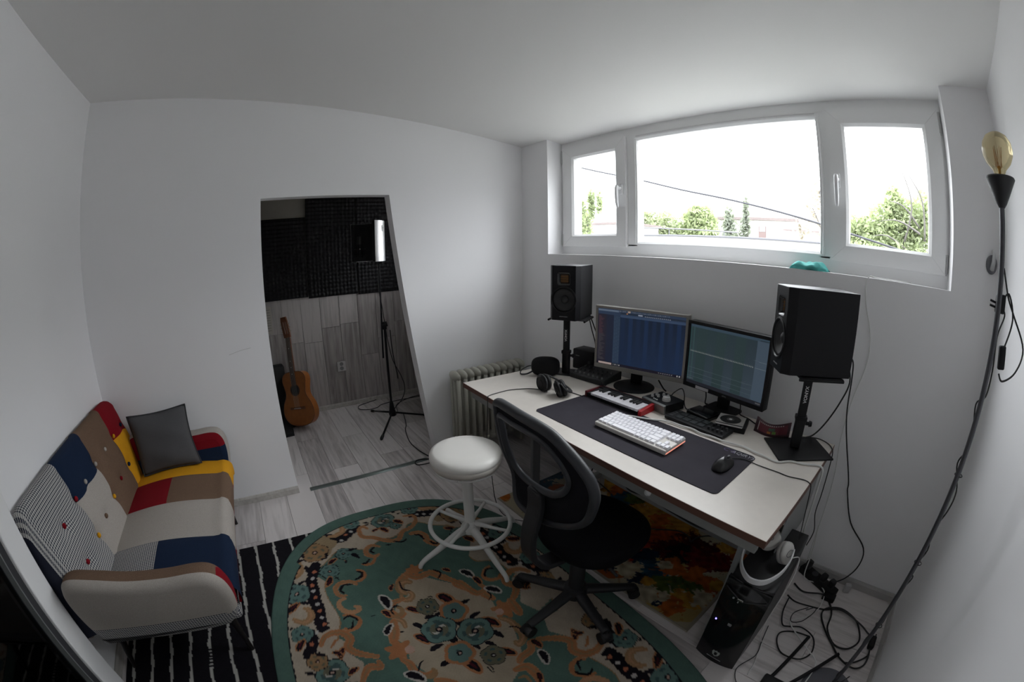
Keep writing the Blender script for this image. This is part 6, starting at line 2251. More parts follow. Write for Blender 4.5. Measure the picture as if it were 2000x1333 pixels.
RUG = [('P',((-0.771,-0.436),(-0.672,-0.47),(-0.587,-0.478),(-0.474,-0.478),(-0.352,-0.484)),0.031,'black'),
('P',((-0.324,-0.539),(-0.271,-0.55),(-0.222,-0.571)),0.028,'black'),
('P',((-0.989,-0.332),(-0.945,-0.253),(-0.981,-0.201),(-1.001,-0.143)),0.033,'black'),
('P',((-0.99,0.201),(-0.967,0.267),(-0.944,0.334)),0.03,'black'),
('F',-0.727,-0.446,0.012,'dotO'),
('F',-0.681,-0.464,0.012,'dotC'),
('F',-0.634,-0.474,0.012,'dotO'),
('F',-0.592,-0.477,0.011,'dotC'),
('F',-0.546,-0.475,0.011,'dotO'),
('F',-0.499,-0.473,0.011,'dotC'),
('F',-0.453,-0.474,0.011,'dotO'),
('F',-0.409,-0.473,0.01,'dotC'),
('F',-0.366,-0.47,0.01,'dotO'),
('F',-0.271,-0.55,0.01,'dotO'),
('F',-0.327,-0.514,0.01,'dotC'),
('F',-0.93,-0.252,0.011,'dotC'),
('F',-0.969,-0.217,0.011,'dotO'),
('F',-0.988,-0.182,0.011,'dotC'),
('F',-0.966,0.262,0.01,'dotC'),
('F',-0.945,0.301,0.01,'dotC'),
('F',-0.982,0.226,0.01,'dotC'),
('P',((-1.03,-0.324),(-1.059,-0.265),(-1.058,-0.224),(-1.008,-0.231),(-0.984,-0.28),(-0.99,-0.314)),0.019,'tan'),
('P',((-0.817,-0.519),(-0.764,-0.521),(-0.731,-0.548),(-0.712,-0.598)),0.025,'tan'),
('P',((-0.491,-0.54),(-0.475,-0.524),(-0.453,-0.516),(-0.43,-0.519),(-0.413,-0.531),(-0.405,-0.55),(-0.407,-0.57),(-0.419,-0.589),(-0.439,-0.6)),0.019,'tan'),
('P',((-1.053,0.259),(-1.017,0.278),(-1.013,0.335),(-1.011,0.388)),0.019,'tan'),
('F',-0.924,-0.379,0.099,'tanblob'),
('F',-0.878,-0.417,0.08,'tanF'),
('F',-0.815,-0.266,0.048,'teal'),
('F',-0.705,-0.368,0.054,'teal'),
('F',-0.597,-0.562,0.072,'teal'),
('F',-0.337,-0.581,0.055,'teal'),
('F',-0.097,-0.503,0.075,'tealB'),
('F',-0.17,-0.548,0.049,'tanF'),
('F',-1.008,0.022,0.074,'tealB'),
('F',-0.935,0.075,0.035,'teal'),
('F',-1.058,-0.163,0.052,'teal'),
('F',-1.056,0.202,0.057,'teal'),
('L',-0.916,-0.509,-0.85,-0.485,0.22,'black'),
('L',-0.788,-0.486,-0.72,-0.477,0.22,'black'),
('L',-0.823,-0.535,-0.844,-0.486,0.22,'black'),
('L',-0.812,-0.395,-0.811,-0.358,0.22,'black'),
('L',-0.856,-0.358,-0.808,-0.367,0.22,'black'),
('L',-0.658,-0.547,-0.677,-0.504,0.22,'black'),
('L',-0.677,-0.591,-0.672,-0.556,0.22,'black'),
('L',-0.528,-0.553,-0.511,-0.5,0.22,'black'),
('L',-0.487,-0.619,-0.531,-0.564,0.22,'rim'),
('L',-0.378,-0.633,-0.39,-0.61,0.22,'black'),
('L',-0.252,-0.618,-0.302,-0.581,0.22,'rim'),
('L',-0.212,-0.607,-0.195,-0.578,0.22,'black'),
('L',-0.129,-0.612,-0.102,-0.571,0.22,'black'),
('L',-0.215,-0.547,-0.186,-0.508,0.22,'black'),
('L',-0.159,-0.45,-0.208,-0.423,0.22,'rim'),
('L',-0.199,-0.472,-0.172,-0.44,0.22,'rim'),
('L',-0.128,-0.43,-0.144,-0.454,0.22,'black'),
('L',-0.068,-0.44,-0.088,-0.396,0.22,'rim'),
('L',-0.829,-0.238,-0.829,-0.187,0.22,'black'),
('L',-0.8,-0.228,-0.747,-0.193,0.22,'black'),
('L',-0.762,-0.36,-0.788,-0.314,0.22,'rim'),
('L',-0.661,-0.374,-0.604,-0.402,0.22,'rim'),
('L',-0.653,-0.352,-0.629,-0.334,0.22,'black'),
('L',-1.11,-0.087,-1.081,-0.058,0.22,'black'),
('L',-1.042,-0.096,-1.019,-0.061,0.22,'black'),
('L',-0.938,-0.067,-0.95,-0.027,0.22,'rim'),
('L',-0.951,-0.014,-0.901,0.015,0.22,'rim'),
('L',-0.985,0.079,-0.942,0.119,0.22,'rim'),
('L',-1.059,0.094,-1.098,0.136,0.22,'black'),
('L',-1.033,0.114,-1.045,0.141,0.22,'black'),
('L',-1.092,0.025,-1.085,0.074,0.22,'maroon'),
('L',-1.104,-0.223,-1.095,-0.202,0.22,'maroon'),
('L',-1.085,0.232,-1.097,0.261,0.22,'maroon'),
('L',-0.987,-0.403,-0.999,-0.357,0.22,'maroon'),
('L',-1.011,-0.095,-1.008,-0.06,0.22,'black'),
('L',-0.758,-0.268,-0.735,-0.273,0.22,'rim'),
('G',((-0.984,-0.138),(-0.99,-0.083),(-1.08,-0.002),(-1.07,0.088),(-0.997,0.138),(-0.954,0.159),(-0.882,0.115),(-0.849,0.032),(-0.91,-0.07)),'cream'),
('P',((-0.977,-0.087),(-1.008,-0.105),(-0.982,-0.134),(-0.915,-0.13),(-0.885,-0.078),(-0.829,-0.017),(-0.808,0.044),(-0.865,0.091),(-0.878,0.14),(-0.921,0.193),(-0.983,0.198),(-1.0,0.148)),0.014,'orange'),
('F',-1.008,0.022,0.074,'tealB'),
('F',-0.935,0.075,0.035,'teal'),
('L',-0.938,-0.067,-0.95,-0.027,0.22,'rim'),
('L',-0.951,-0.014,-0.901,0.015,0.22,'rim'),
('L',-0.985,0.079,-0.942,0.119,0.22,'rim'),
('G',((-0.264,-0.488),(-0.276,-0.445),(-0.233,-0.396),(-0.169,-0.408),(-0.104,-0.365),(-0.014,-0.402),(-0.064,-0.553),(-0.158,-0.521)),'cream'),
('P',((-0.254,-0.511),(-0.291,-0.488),(-0.303,-0.444),(-0.287,-0.401),(-0.245,-0.382),(-0.206,-0.404),(-0.169,-0.383),(-0.136,-0.341),(-0.114,-0.304)),0.018,'orange'),
('P',((-0.086,-0.308),(-0.059,-0.311),(-0.074,-0.35),(-0.053,-0.376),(-0.014,-0.402)),0.016,'orange'),
('P',((-0.226,-0.474),(-0.252,-0.451),(-0.26,-0.435)),0.007,'orange'),
('F',-0.097,-0.503,0.075,'tealB'),
('F',-0.17,-0.548,0.049,'tanF'),
('L',-0.215,-0.547,-0.186,-0.508,0.22,'black'),
('L',-0.159,-0.45,-0.208,-0.423,0.22,'rim'),
('L',-0.199,-0.472,-0.172,-0.44,0.22,'rim'),
('L',-0.068,-0.44,-0.088,-0.396,0.22,'rim'),
('L',-0.129,-0.612,-0.102,-0.571,0.22,'black'),
('L',-0.212,-0.607,-0.195,-0.578,0.22,'black'),
('P',((-0.798,-0.07),(-0.821,-0.105),(-0.802,-0.14),(-0.76,-0.148),(-0.727,-0.117),(-0.736,-0.093)),0.013,'orange'),
('P',((-0.802,-0.094),(-0.781,-0.121),(-0.757,-0.112)),0.007,'black'),
('P',((-0.72,-0.115),(-0.686,-0.138),(-0.682,-0.171),(-0.696,-0.191)),0.009,'orange'),
('P',((-0.716,-0.149),(-0.697,-0.17),(-0.698,-0.19)),0.007,'black'),
('P',((-0.665,-0.231),(-0.642,-0.206),(-0.607,-0.205),(-0.583,-0.231),(-0.582,-0.254)),0.009,'orange'),
('P',((-0.652,-0.231),(-0.633,-0.213),(-0.609,-0.223),(-0.598,-0.254)),0.008,'black'),
('P',((-0.562,-0.26),(-0.592,-0.282),(-0.601,-0.334),(-0.57,-0.368),(-0.52,-0.361),(-0.508,-0.331)),0.012,'orange'),
('P',((-0.571,-0.284),(-0.581,-0.323),(-0.551,-0.346),(-0.525,-0.334)),0.007,'black'),
('P',((-0.491,-0.339),(-0.477,-0.372),(-0.438,-0.374),(-0.397,-0.343),(-0.392,-0.305),(-0.412,-0.292),(-0.423,-0.307)),0.013,'orangeL'),
('P',((-0.389,-0.373),(-0.375,-0.335),(-0.337,-0.311),(-0.302,-0.328),(-0.293,-0.365),(-0.309,-0.385)),0.01,'orange'),
('P',((-0.363,-0.38),(-0.377,-0.355),(-0.357,-0.326),(-0.336,-0.321)),0.006,'black'),
('P',((-0.339,-0.341),(-0.307,-0.354),(-0.305,-0.375)),0.005,'black'),
('P',((-0.793,-0.029),(-0.785,-0.006)),0.005,'black'),
('P',((-0.806,0.018),(-0.779,0.06),(-0.794,0.087)),0.006,'black'),
('P',((-0.826,0.125),(-0.821,0.163),(-0.778,0.189),(-0.729,0.186),(-0.678,0.216),(-0.671,0.256)),0.018,'orange'),
('P',((-0.808,0.144),(-0.789,0.168),(-0.75,0.173)),0.007,'black'),
('P',((-0.716,0.198),(-0.685,0.211),(-0.686,0.241)),0.007,'black'),
('P',((-0.338,-0.254),(-0.336,-0.238)),0.003,'black'),
('G',((0.074,-0.138),(0.01,-0.171),(-0.048,-0.19),(-0.114,-0.168),(-0.162,-0.195),(-0.239,-0.186),(-0.271,-0.132),(-0.32,-0.155),(-0.369,-0.108),(-0.396,-0.054),(-0.482,-0.051),(-0.515,0.024),(-0.41,0.124),(-0.362,0.171),(-0.298,0.207),(-0.245,0.248),(-0.171,0.264),(-0.075,0.244),(-0.02,0.267),(0.042,0.245),(0.094,0.229),(0.168,0.198),(0.207,0.154),(0.238,0.1),(0.26,0.004),(0.199,-0.102),(0.146,-0.145)),'creamM'),
('P',((-0.545,0.012),(-0.495,-0.054),(-0.449,-0.075)),0.022,'orange'),
('P',((-0.533,-0.012),(-0.489,0.029),(-0.489,0.099),(-0.434,0.137),(-0.372,0.185)),0.019,'orange'),
('P',((-0.502,0.121),(-0.465,0.144),(-0.434,0.114)),0.005,'black'),
('P',((-0.411,-0.062),(-0.423,-0.072),(-0.439,-0.077),(-0.456,-0.075),(-0.472,-0.067),(-0.482,-0.055),(-0.485,-0.04),(-0.481,-0.025),(-0.47,-0.014)),0.022,'tanO'),
('P',((-0.413,-0.041),(-0.399,-0.036),(-0.384,-0.038),(-0.372,-0.047),(-0.366,-0.059),(-0.368,-0.073),(-0.377,-0.083),(-0.391,-0.088),(-0.406,-0.086)),0.016,'tanO'),
('P',((-0.498,-0.06),(-0.445,-0.065),(-0.42,-0.037)),0.005,'black'),
('P',((-0.381,-0.089),(-0.375,-0.142),(-0.337,-0.17),(-0.287,-0.147),(-0.293,-0.116)),0.019,'orange'),
('P',((-0.311,-0.157),(-0.325,-0.162),(-0.339,-0.159),(-0.35,-0.15),(-0.354,-0.137),(-0.349,-0.125),(-0.338,-0.116),(-0.323,-0.115),(-0.31,-0.121)),0.006,'black'),
('P',((-0.341,-0.126),(-0.336,-0.12),(-0.329,-0.116),(-0.321,-0.114),(-0.312,-0.116),(-0.305,-0.12),(-0.301,-0.127),(-0.299,-0.134),(-0.301,-0.142)),0.011,'tanO'),
('P',((-0.287,-0.168),(-0.255,-0.138),(-0.218,-0.139)),0.013,'tanO'),
('P',((-0.239,-0.186),(-0.205,-0.172),(-0.196,-0.152)),0.004,'black'),
('P',((-0.271,-0.174),(-0.206,-0.195),(-0.161,-0.215)),0.022,'orange'),
('F',-0.111,-0.209,0.063,'star'),
('F',-0.096,-0.169,0.021,'pink'),
('P',((-0.06,-0.216),(-0.027,-0.198),(0.023,-0.195),(0.053,-0.165),(0.048,-0.126)),0.017,'orange'),
('P',((0.021,-0.182),(-0.01,-0.162),(-0.019,-0.145)),0.004,'black'),
('P',((0.035,-0.127),(0.044,-0.124),(0.053,-0.125),(0.061,-0.129),(0.066,-0.136),(0.068,-0.144),(0.066,-0.153),(0.06,-0.16),(0.052,-0.164)),0.011,'tanO'),
('P',((0.089,-0.139),(0.113,-0.108),(0.14,-0.079)),0.015,'orange'),
('F',-0.545,0.036,0.045,'star'),
('P',((-0.362,0.171),(-0.303,0.21)),0.018,'orange'),
('P',((-0.245,0.248),(-0.191,0.276)),0.017,'orange'),
('P',((-0.442,0.149),(-0.384,0.171),(-0.355,0.197),(-0.303,0.21),(-0.254,0.233),(-0.263,0.278),(-0.298,0.268)),0.016,'orange'),
('P',((-0.257,0.275),(-0.212,0.278),(-0.192,0.252)),0.004,'black'),
('F',-0.109,0.285,0.061,'star'),
('F',-0.104,0.257,0.019,'pink'),
('P',((-0.14,0.334),(-0.087,0.33),(-0.049,0.325)),0.02,'orange'),
('P',((-0.07,0.241),(-0.034,0.266),(0.02,0.269),(0.068,0.265),(0.094,0.229),(0.077,0.222)),0.018,'tanO'),
('P',((-0.009,0.245),(0.007,0.268),(0.033,0.279)),0.004,'black'),
('P',((0.107,0.267),(0.144,0.25),(0.155,0.197),(0.171,0.178)),0.016,'orange'),
('P',((0.195,0.145),(0.207,0.188),(0.258,0.196),(0.296,0.187)),0.019,'orange'),
('P',((0.235,0.131),(0.242,0.156),(0.277,0.158)),0.007,'tanO'),
('L',-0.44,-0.174,-0.354,-0.164,0.22,'rimW'),
('L',-0.349,-0.198,-0.301,-0.177,0.22,'rimO'),
('L',-0.212,-0.23,-0.258,-0.189,0.22,'rimW'),
('L',-0.459,-0.12,-0.492,-0.096,0.22,'rimO'),
('L',0.011,-0.23,0.07,-0.179,0.22,'rimW'),
('L',-0.432,0.237,-0.366,0.269,0.22,'rimW'),
('L',-0.358,0.27,-0.302,0.275,0.22,'rimO'),
('L',-0.268,0.281,-0.21,0.328,0.22,'rimW'),
('L',-0.487,0.165,-0.453,0.19,0.22,'rimO'),
('L',0.103,0.279,0.156,0.292,0.22,'rimO'),
('L',0.168,0.275,0.236,0.261,0.22,'rimW'),
('L',0.253,0.205,0.297,0.186,0.22,'rimO'),
('L',-0.334,0.071,-0.25,0.108,0.22,'rimO'),
('L',-0.229,0.127,-0.239,0.184,0.22,'black'),
('L',-0.328,0.01,-0.34,0.048,0.22,'ring'),
('L',-0.321,-0.091,-0.277,-0.052,0.22,'rimO'),
('L',-0.229,-0.045,-0.222,0.008,0.22,'black'),
('L',-0.217,-0.001,-0.231,0.048,0.22,'black'),
('L',-0.178,0.072,-0.123,0.1,0.22,'black'),
('L',-0.137,0.129,-0.148,0.186,0.22,'black'),
('L',-0.107,0.17,-0.039,0.216,0.22,'rimO'),
('L',-0.03,0.168,0.03,0.195,0.22,'black'),
('L',-0.224,-0.103,-0.175,-0.069,0.22,'black'),
('L',-0.157,-0.117,-0.096,-0.084,0.22,'rimO'),
('L',-0.054,-0.097,-0.062,-0.034,0.22,'black'),
('L',-0.107,0.009,-0.026,0.008,0.22,'black'),
('L',-0.174,0.063,-0.104,0.083,0.22,'black'),
('L',-0.021,0.066,0.034,0.082,0.22,'black'),
('L',0.009,0.117,0.054,0.145,0.22,'black'),
('L',0.077,0.138,0.127,0.188,0.22,'rimO'),
('L',0.035,-0.094,0.029,-0.034,0.22,'black'),
('L',0.046,-0.004,0.131,0.026,0.22,'rimO'),
('L',0.12,0.065,0.163,0.065,0.22,'ring'),
('F',-0.289,-0.004,0.054,'olive'),
('F',-0.21,0.088,0.067,'orgF'),
('F',-0.143,-0.015,0.079,'tealB'),
('F',-0.063,0.113,0.079,'tealB'),
('F',0.01,0.002,0.065,'orgF'),
('F',0.087,0.111,0.053,'olive')]
PAL = {'field': (0.085, 0.150, 0.125), 'border': (0.080, 0.140, 0.118), 'cream': (0.40, 0.34, 0.27), 'creamM': (0.36, 0.30, 0.225), 'black': (0.012, 0.010, 0.014), 'maroon': (0.060, 0.010, 0.016),
       'orange': (0.36, 0.155, 0.070), 'orangeL': (0.40, 0.22, 0.12), 'tan': (0.31, 0.185, 0.095), 'tanO': (0.27, 0.165, 0.085), 'teal': (0.105, 0.18, 0.165), 'teal2': (0.055, 0.095, 0.092), 'olive': (0.13, 0.125, 0.085),
       'dotO': (0.38, 0.13, 0.07), 'dotC': (0.42, 0.40, 0.38), 'tanblob': (0.27, 0.20, 0.12), 'pink': (0.45, 0.30, 0.24), 'white': (0.45, 0.42, 0.38)}
for k_ in PAL:
    PAL[k_] = np.array(PAL[k_], dtype=np.float32)


def wob(u, v, f, s=0.0):
    return np.sin(f * u + 1.7 * np.sin(f * 0.73 * v + s)) * np.sin(f * 1.13 * v + 1.3 * np.sin(f * 0.61 * u + 2 * s))


def seg_dist(u, v, a, b):
    ax, ay, bx, by = a[0], a[1], b[0], b[1]
    dx, dy = bx - ax, by - ay
    L2 = dx * dx + dy * dy + 1e-12
    t = np.clip(((u - ax) * dx + (v - ay) * dy) / L2, 0, 1)
    return np.hypot(u - ax - t * dx, v - ay - t * dy), t


def paint_motif(u, v, rgb, m, fx, fy):
    """One woven motif onto the colour array, mirrored by the signs fx, fy about the rug's centre."""
    k = m[0]
    if k == 'F':
        _, cx, cy, r, kind = m
        cx, cy = cx * fx, cy * fy
        sel = np.where((np.abs(u - cx) < r * 1.4) & (np.abs(v - cy) < r * 1.4))[0]
        du, dv = u[sel] - cx, v[sel] - cy
        d, a = np.hypot(du, dv) / r, np.arctan2(dv, du)
        c = rgb[sel]

        def put(mask, col):
            c[mask] = PAL[col]
        if kind in ('dotO', 'dotC', 'pink'):
            put(d < 1, kind)
        elif kind == 'tanblob':
            put(d < 0.9 + 0.1 * np.sin(5 * a), kind)
        elif kind == 'star':
            put(d < 0.62 + 0.38 * np.cos(3 * a) ** 2, 'orange')
        else:
            pet = 0.84 + 0.13 * np.abs(np.cos(2.5 * a + cx * 30))
            main, rim, mid = {'teal': ('teal', 'teal2', 'olive'), 'tealB': ('teal', 'teal2', 'olive'), 'tanF': ('tanO', 'olive', 'white'), 'orgF': ('teal', 'orange', 'olive'), 'olive': ('olive', 'teal2', 'tan')}[kind]
            put(d < pet + 0.05, 'black' if kind != 'orgF' else 'orange')
            put(d < pet, rim if kind in ('orgF',) else main)
            put(d < pet * 0.80, main)
            put((d < pet * 0.72) & (np.cos(5 * a + cx * 60) > 0.1) & (d > 0.42), rim if kind != 'orgF' else 'teal')
            put(d < 0.50, mid if kind == 'tealB' else main)
            if kind == 'tealB':
                put((d < 0.60) & (np.sin(a * 2 + 6 * d) > 0.55), 'teal2')
                put((d < 0.42) & (np.abs(np.sin(a + 3 * d)) < 0.30), 'white')
            put(d < 0.20, 'black')
            put(d < 0.09, 'pink' if kind != 'olive' else 'white')
        rgb[sel] = c
    elif k == 'L':
        _, x0, y0, x1, y1, w, kind = m
        x0, y0, x1, y1 = x0 * fx, y0 * fy, x1 * fx, y1 * fy
        L = math.hypot(x1 - x0, y1 - y0) + 1e-6
        mx_, my_ = (x0 + x1) / 2, (y0 + y1) / 2
        R_ = L * 0.9
        sel = np.where((np.abs(u - mx_) < R_) & (np.abs(v - my_) < R_))[0]
        du, dv = u[sel] - mx_, v[sel] - my_
        ca, sa = (x1 - x0) / L, (y1 - y0) / L
        p = (du * ca + dv * sa) / (L / 2)
        q = (-du * sa + dv * ca) / (L / 2)
        q = q - 0.12 * (1 - p * p)
        wd = 0.40 * np.sqrt(np.clip(1 - p * p, 0, 1)) * (1.0 - 0.25 * p) * (1 + 0.10 * np.sin(9 * p))
        c = rgb[sel]
        if kind in ('rim', 'rimO', 'rimW'):
            p2 = p / 1.25
            wd2 = 0.62 * np.sqrt(np.clip(1 - p2 * p2, 0, 1))
            c[np.abs(q) < wd2] = PAL['white' if kind == 'rimW' else 'orange']
        inside = np.abs(q) < wd
        c[inside] = PAL['maroon' if kind == 'maroon' else 'black']
        if kind in ('rim', 'rimO'):
            c[(np.abs(q) < wd * 0.35) & (np.abs(p) < 0.6)] = PAL['maroon']
        if kind == 'ring':
            c[np.abs(q) < wd * 0.4] = PAL['creamM']
        rgb[sel] = c
    elif k == 'P':
        _, pts, w, col = m
        P_ = [(x * fx, y * fy) for x, y in pts]
        xs0, ys0 = [p[0] for p in P_], [p[1] for p in P_]
        sel = np.where((u > min(xs0) - w * 2) & (u < max(xs0) + w * 2) & (v > min(ys0) - w * 2) & (v < max(ys0) + w * 2))[0]
        us, vs_ = u[sel], v[sel]
        best = np.full(len(sel), 9.0)
        sp = [tuple(p)[:2] for p in smooth_path([(x, y, 0) for x, y in P_], 4)]
        for i in range(len(sp) - 1):
            d, t = seg_dist(us, vs_, sp[i], sp[i + 1])
            taper = 0.55 + 0.45 * math.sin(PI * (i + 0.5) / (len(sp) - 1)) if col not in ('black',) or w < 0.012 else 1.0
            best = np.minimum(best, d / taper)
        ww = w * (1 + 0.18 * wob(us, vs_, 130.0)) if col == 'black' and w > 0.012 else w
        c = rgb[sel]
        if col in ('orange', 'orangeL') and w > 0.008:
            c[best < ww * 1.12] = PAL['orangeL']
        c[best < ww] = PAL[col]
        if col in ('orange', 'tan', 'tanO', 'orangeL') and w > 0.011:
            c[best < ww * 0.28] = PAL['tanO' if col == 'orange' else 'orangeL']
        rgb[sel] = c
    elif k == 'G':
        _, pts, col = m
        P_ = [(x * fx, y * fy) for x, y in pts]
        xs0, ys0 = [p[0] for p in P_], [p[1] for p in P_]
        sel = np.where((u > min(xs0)) & (u < max(xs0)) & (v > min(ys0)) & (v < max(ys0)))[0]
        us, vs_ = u[sel], v[sel]
        ins = np.zeros(len(sel), bool)
        for i in range(len(P_)):
            (xa, ya), (xb, yb) = P_[i], P_[(i + 1) % len(P_)]
            if ya == yb:
                continue
            cond = ((ya > vs_) != (yb > vs_)) & (us < (xb - xa) * (vs_ - ya) / (yb - ya) + xa)
            ins ^= cond
        c = rgb[sel]
        c[ins] = PAL[col]
        rgb[sel] = c


RA, RB, RN = 1.1625, 0.7366, 2.68


def paint_oval(u, v):
    rgb = np.empty((len(u), 3), dtype=np.float32)
    rgb[:] = PAL['field'] * (1 + 0.06 * wob(u, v, 9.0))[:, None]
    q = (np.abs(u / RA) ** RN + np.abs(v / RB) ** RN) ** (1 / RN)
    # distance to the edge in metres, roughly
    dist = (1 - q) * np.where(np.abs(u) / RA > np.abs(v) / RB, RA * 0.92, RB)
    a = np.arctan2(v / RB, u / RA)
    # cream band with a scalloped inner side
    inner = 0.265 + 0.045 * np.sin(a * 6 + 0.6) + 0.018 * np.sin(a * 17)
    band = (dist > 0.078) & (dist < inner)
    rgb[band] = PAL['cream']
    rgb[(dist >= inner) & (dist < inner + 0.006)] = PAL['tanO']
    # motifs of the left half, repeated by half a turn on the other side
    for fx, fy in ((-1, 1), (1, -1), (-1, -1), (1, 1)):
        for m in RUG:
            x = m[1][0][0] if m[0] in ('P', 'G') else m[1]
            y = m[1][0][1] if m[0] in ('P', 'G') else m[2]
            med = abs(x + 0.10) < 0.50 and abs(y - 0.05) < 0.34
            if (fx < 0 or fy < 0) and (med or x > -0.1):
                continue
            if fx * fy < 0 and y > -0.36:
                continue
            paint_motif(u, v, rgb, m, fx, fy)
    ed = dist + 0.003 * wob(u, v, 160.0)
    rgb[ed < 0.081] = PAL['black']
    rgb[dist < 0.074] = PAL['border']
    return rgb * (1 + 0.07 * wob(u, v, 900.0))[:, None] * (1 + 0.05 * wob(u, v, 47.0))[:, None]


rc, rrot = (1.58, -1.528), -0.053
t = thing('oval_rug', 'large oval green rug with cream border, orange scrolls and floral centre', 'rug', (rc[0], rc[1], 0.0055), rrot)
nr, na = 190, 620
vs, fs = [], []
A_ = np.linspace(0, 2 * PI, na, endpoint=False)
ca, sa = np.cos(A_), np.sin(A_)
ed = 1.0 / (np.abs(ca) ** RN + np.abs(sa) ** RN) ** (1 / RN)
rr_ = np.linspace(0.012, 1.0, nr)
X = (rr_[:, None] * (ed * ca)[None, :] * RA)
Y = (rr_[:, None] * (ed * sa)[None, :] * RB)
Z = np.full_like(X, 0.0048)
Z[-3:] = np.array([0.0044, 0.0036, 0.0016])[:, None]
V = np.stack([X, Y, Z], -1).reshape(-1, 3)
V = np.concatenate([V, np.stack([X[-1], Y[-1], np.zeros(na)], -1), [[0, 0, 0.0048]]])
F_ = []
for j in range(nr):
    a = j * na
    k = np.arange(na)
    k2 = (k + 1) % na
    F_.append(np.stack([a + k, a + na + k, a + na + k2, a + k2], 1))
F_ = np.concatenate(F_).tolist() + [(nr * na + na, k, (k + 1) % na) for k in range(na)]
me = bpy.data.meshes.new('pile')
me.from_pydata(V.tolist(), [], F_)
me.materials.append(colattr('woven_oval_rug', rough=0.95, bump=0.25, bscale=500, spec=0.1))
me.polygons.foreach_set('use_smooth', [True] * len(me.polygons))
o = bpy.data.objects.new('pile', me)
COL.objects.link(o)
o.parent = t
color_mesh(o, lambda x, y, z: paint_oval(x.astype(np.float64), y.astype(np.float64)))


def flat_rug(name, label, x0, y0, x1, y1, z, th, step, paint, mname):
    t = thing(name, label, 'rug', ((x0 + x1) / 2, (y0 + y1) / 2, z))
    w, h = x1 - x0, y1 - y0
    nx, ny = int(w / step), int(h / step)
    X, Y = np.meshgrid(np.linspace(-w / 2, w / 2, nx + 1), np.linspace(-h / 2, h / 2, ny + 1), indexing='ij')
    Z = np.full_like(X, th)
    edge = (np.abs(X) > w / 2 - 1e-6) | (np.abs(Y) > h / 2 - 1e-6)
    Z[edge] = 0
    V = np.stack([X, Y, Z], -1).reshape(-1, 3)
    i, j = np.meshgrid(np.arange(nx), np.arange(ny), indexing='ij')
    a = (i * (ny + 1) + j).ravel()
    F = np.stack([a, a + ny + 1, a + ny + 2, a + 1], 1)
    me = bpy.data.meshes.new('pile')
    me.from_pydata(V.tolist(), [], F.tolist())
    me.materials.append(colattr(mname, rough=0.95, bump=0.25, bscale=500, spec=0.1))
    o = bpy.data.objects.new('pile', me)
    COL.objects.link(o)
    o.parent = t
    color_mesh(o, lambda x, y, zz: paint(x.astype(np.float64) + (x0 + x1) / 2, y.astype(np.float64) + (y0 + y1) / 2))
    return t


def paint_stripes(x, y):
    rgb = np.empty((len(x), 3), dtype=np.float32)
    rgb[:] = np.array((0.010, 0.009, 0.012)) * (1 + 0.2 * wob(x, y, 300.0))[:, None]
    for k in range(-9, 9):
        yc = -2.225 + 0.1045 * k
        w = yc + 0.004 * np.sin(11 * x + k) + 0.0025 * np.sin(37 * x + 2 * k)
        hw = 0.0075 + 0.0015 * np.sin(53 * x + 3 * k) + 0.001 * np.sin(131 * x + k)
        m = np.abs(y - w) < hw
        if k == -3:
            m &= ~((x > 1.17) & (x < 1.28) & (np.sin(x * 330) < 0.1))
        rgb[m] = (0.42, 0.41, 0.38)
    return rgb


flat_rug('striped_rug', 'black rug with wavy white stripes, under the sofa front and the oval rug', 0.482, -3.0, 1.95, -1.15, 0.0002, 0.005, 0.005, paint_stripes, 'woven_striped_rug')

BC_ = {'ochre': (0.36, 0.19, 0.030), 'orange': (0.33, 0.095, 0.018), 'redorange': (0.26, 0.045, 0.012), 'maroon': (0.060, 0.007, 0.008), 'crimson': (0.12, 0.010, 0.012), 'black': (0.012, 0.010, 0.012), 'navy': (0.012, 0.022, 0.045),
       'teal': (0.020, 0.065, 0.095), 'green': (0.070, 0.095, 0.020), 'red': (0.23, 0.022, 0.012), 'cream': (0.40, 0.35, 0.24)}


def paint_abstract(x, y):
    rgb = np.empty((len(x), 3), dtype=np.float32)
    rgb[:] = (0.40, 0.35, 0.24)
    n0 = wob(x, y, 7.0, 0.4)
    rgb[n0 > 0.25] = (0.37, 0.27, 0.10)
    rgb[n0 < -0.62] = (0.30, 0.085, 0.020)
    bl = list(BLOBS)
    rs = random.Random(5)
    names = ['ochre', 'orange', 'teal', 'red', 'navy', 'green', 'maroon']
    for k in range(26):
        bl.insert(0, (names[k % 7], rs.uniform(0.72, 1.5), rs.uniform(-0.75, -0.08), rs.uniform(0.04, 0.11)))
    for i, (c, bx, by, r) in enumerate(bl):
        d = np.hypot((x - bx), (y - by) * 1.1)
        e = r * (1 + 0.35 * wob(x, y, 30.0, i * 0.7) + 0.22 * wob(x, y, 90.0, i * 0.3) + 0.12 * wob(x, y, 260.0, i))
        m = d < e
        rgb[m] = np.array(BC_[c]) * (1 + 0.35 * wob(x[m], y[m], 60.0, i))[:, None]
    speck = (wob(x, y, 75.0, 2.0) * wob(x, y, 41.0, 1.0)) > 0.62
    rgb[speck] = rgb[speck] * 0.5 + np.array((0.25, 0.10, 0.02)) * 0.5
    rgb *= 0.85
    out = (x > 2.105) | (y < -0.742)
    rgb[out] = (0.30, 0.27, 0.21)
    return rgb


flat_rug('abstract_rug', 'paint-splash patterned rug in orange, red and teal, under the desk', 0.72, -0.755, 2.120, -0.06, 0.0002, 0.005, 0.005, paint_abstract, 'woven_abstract_rug')

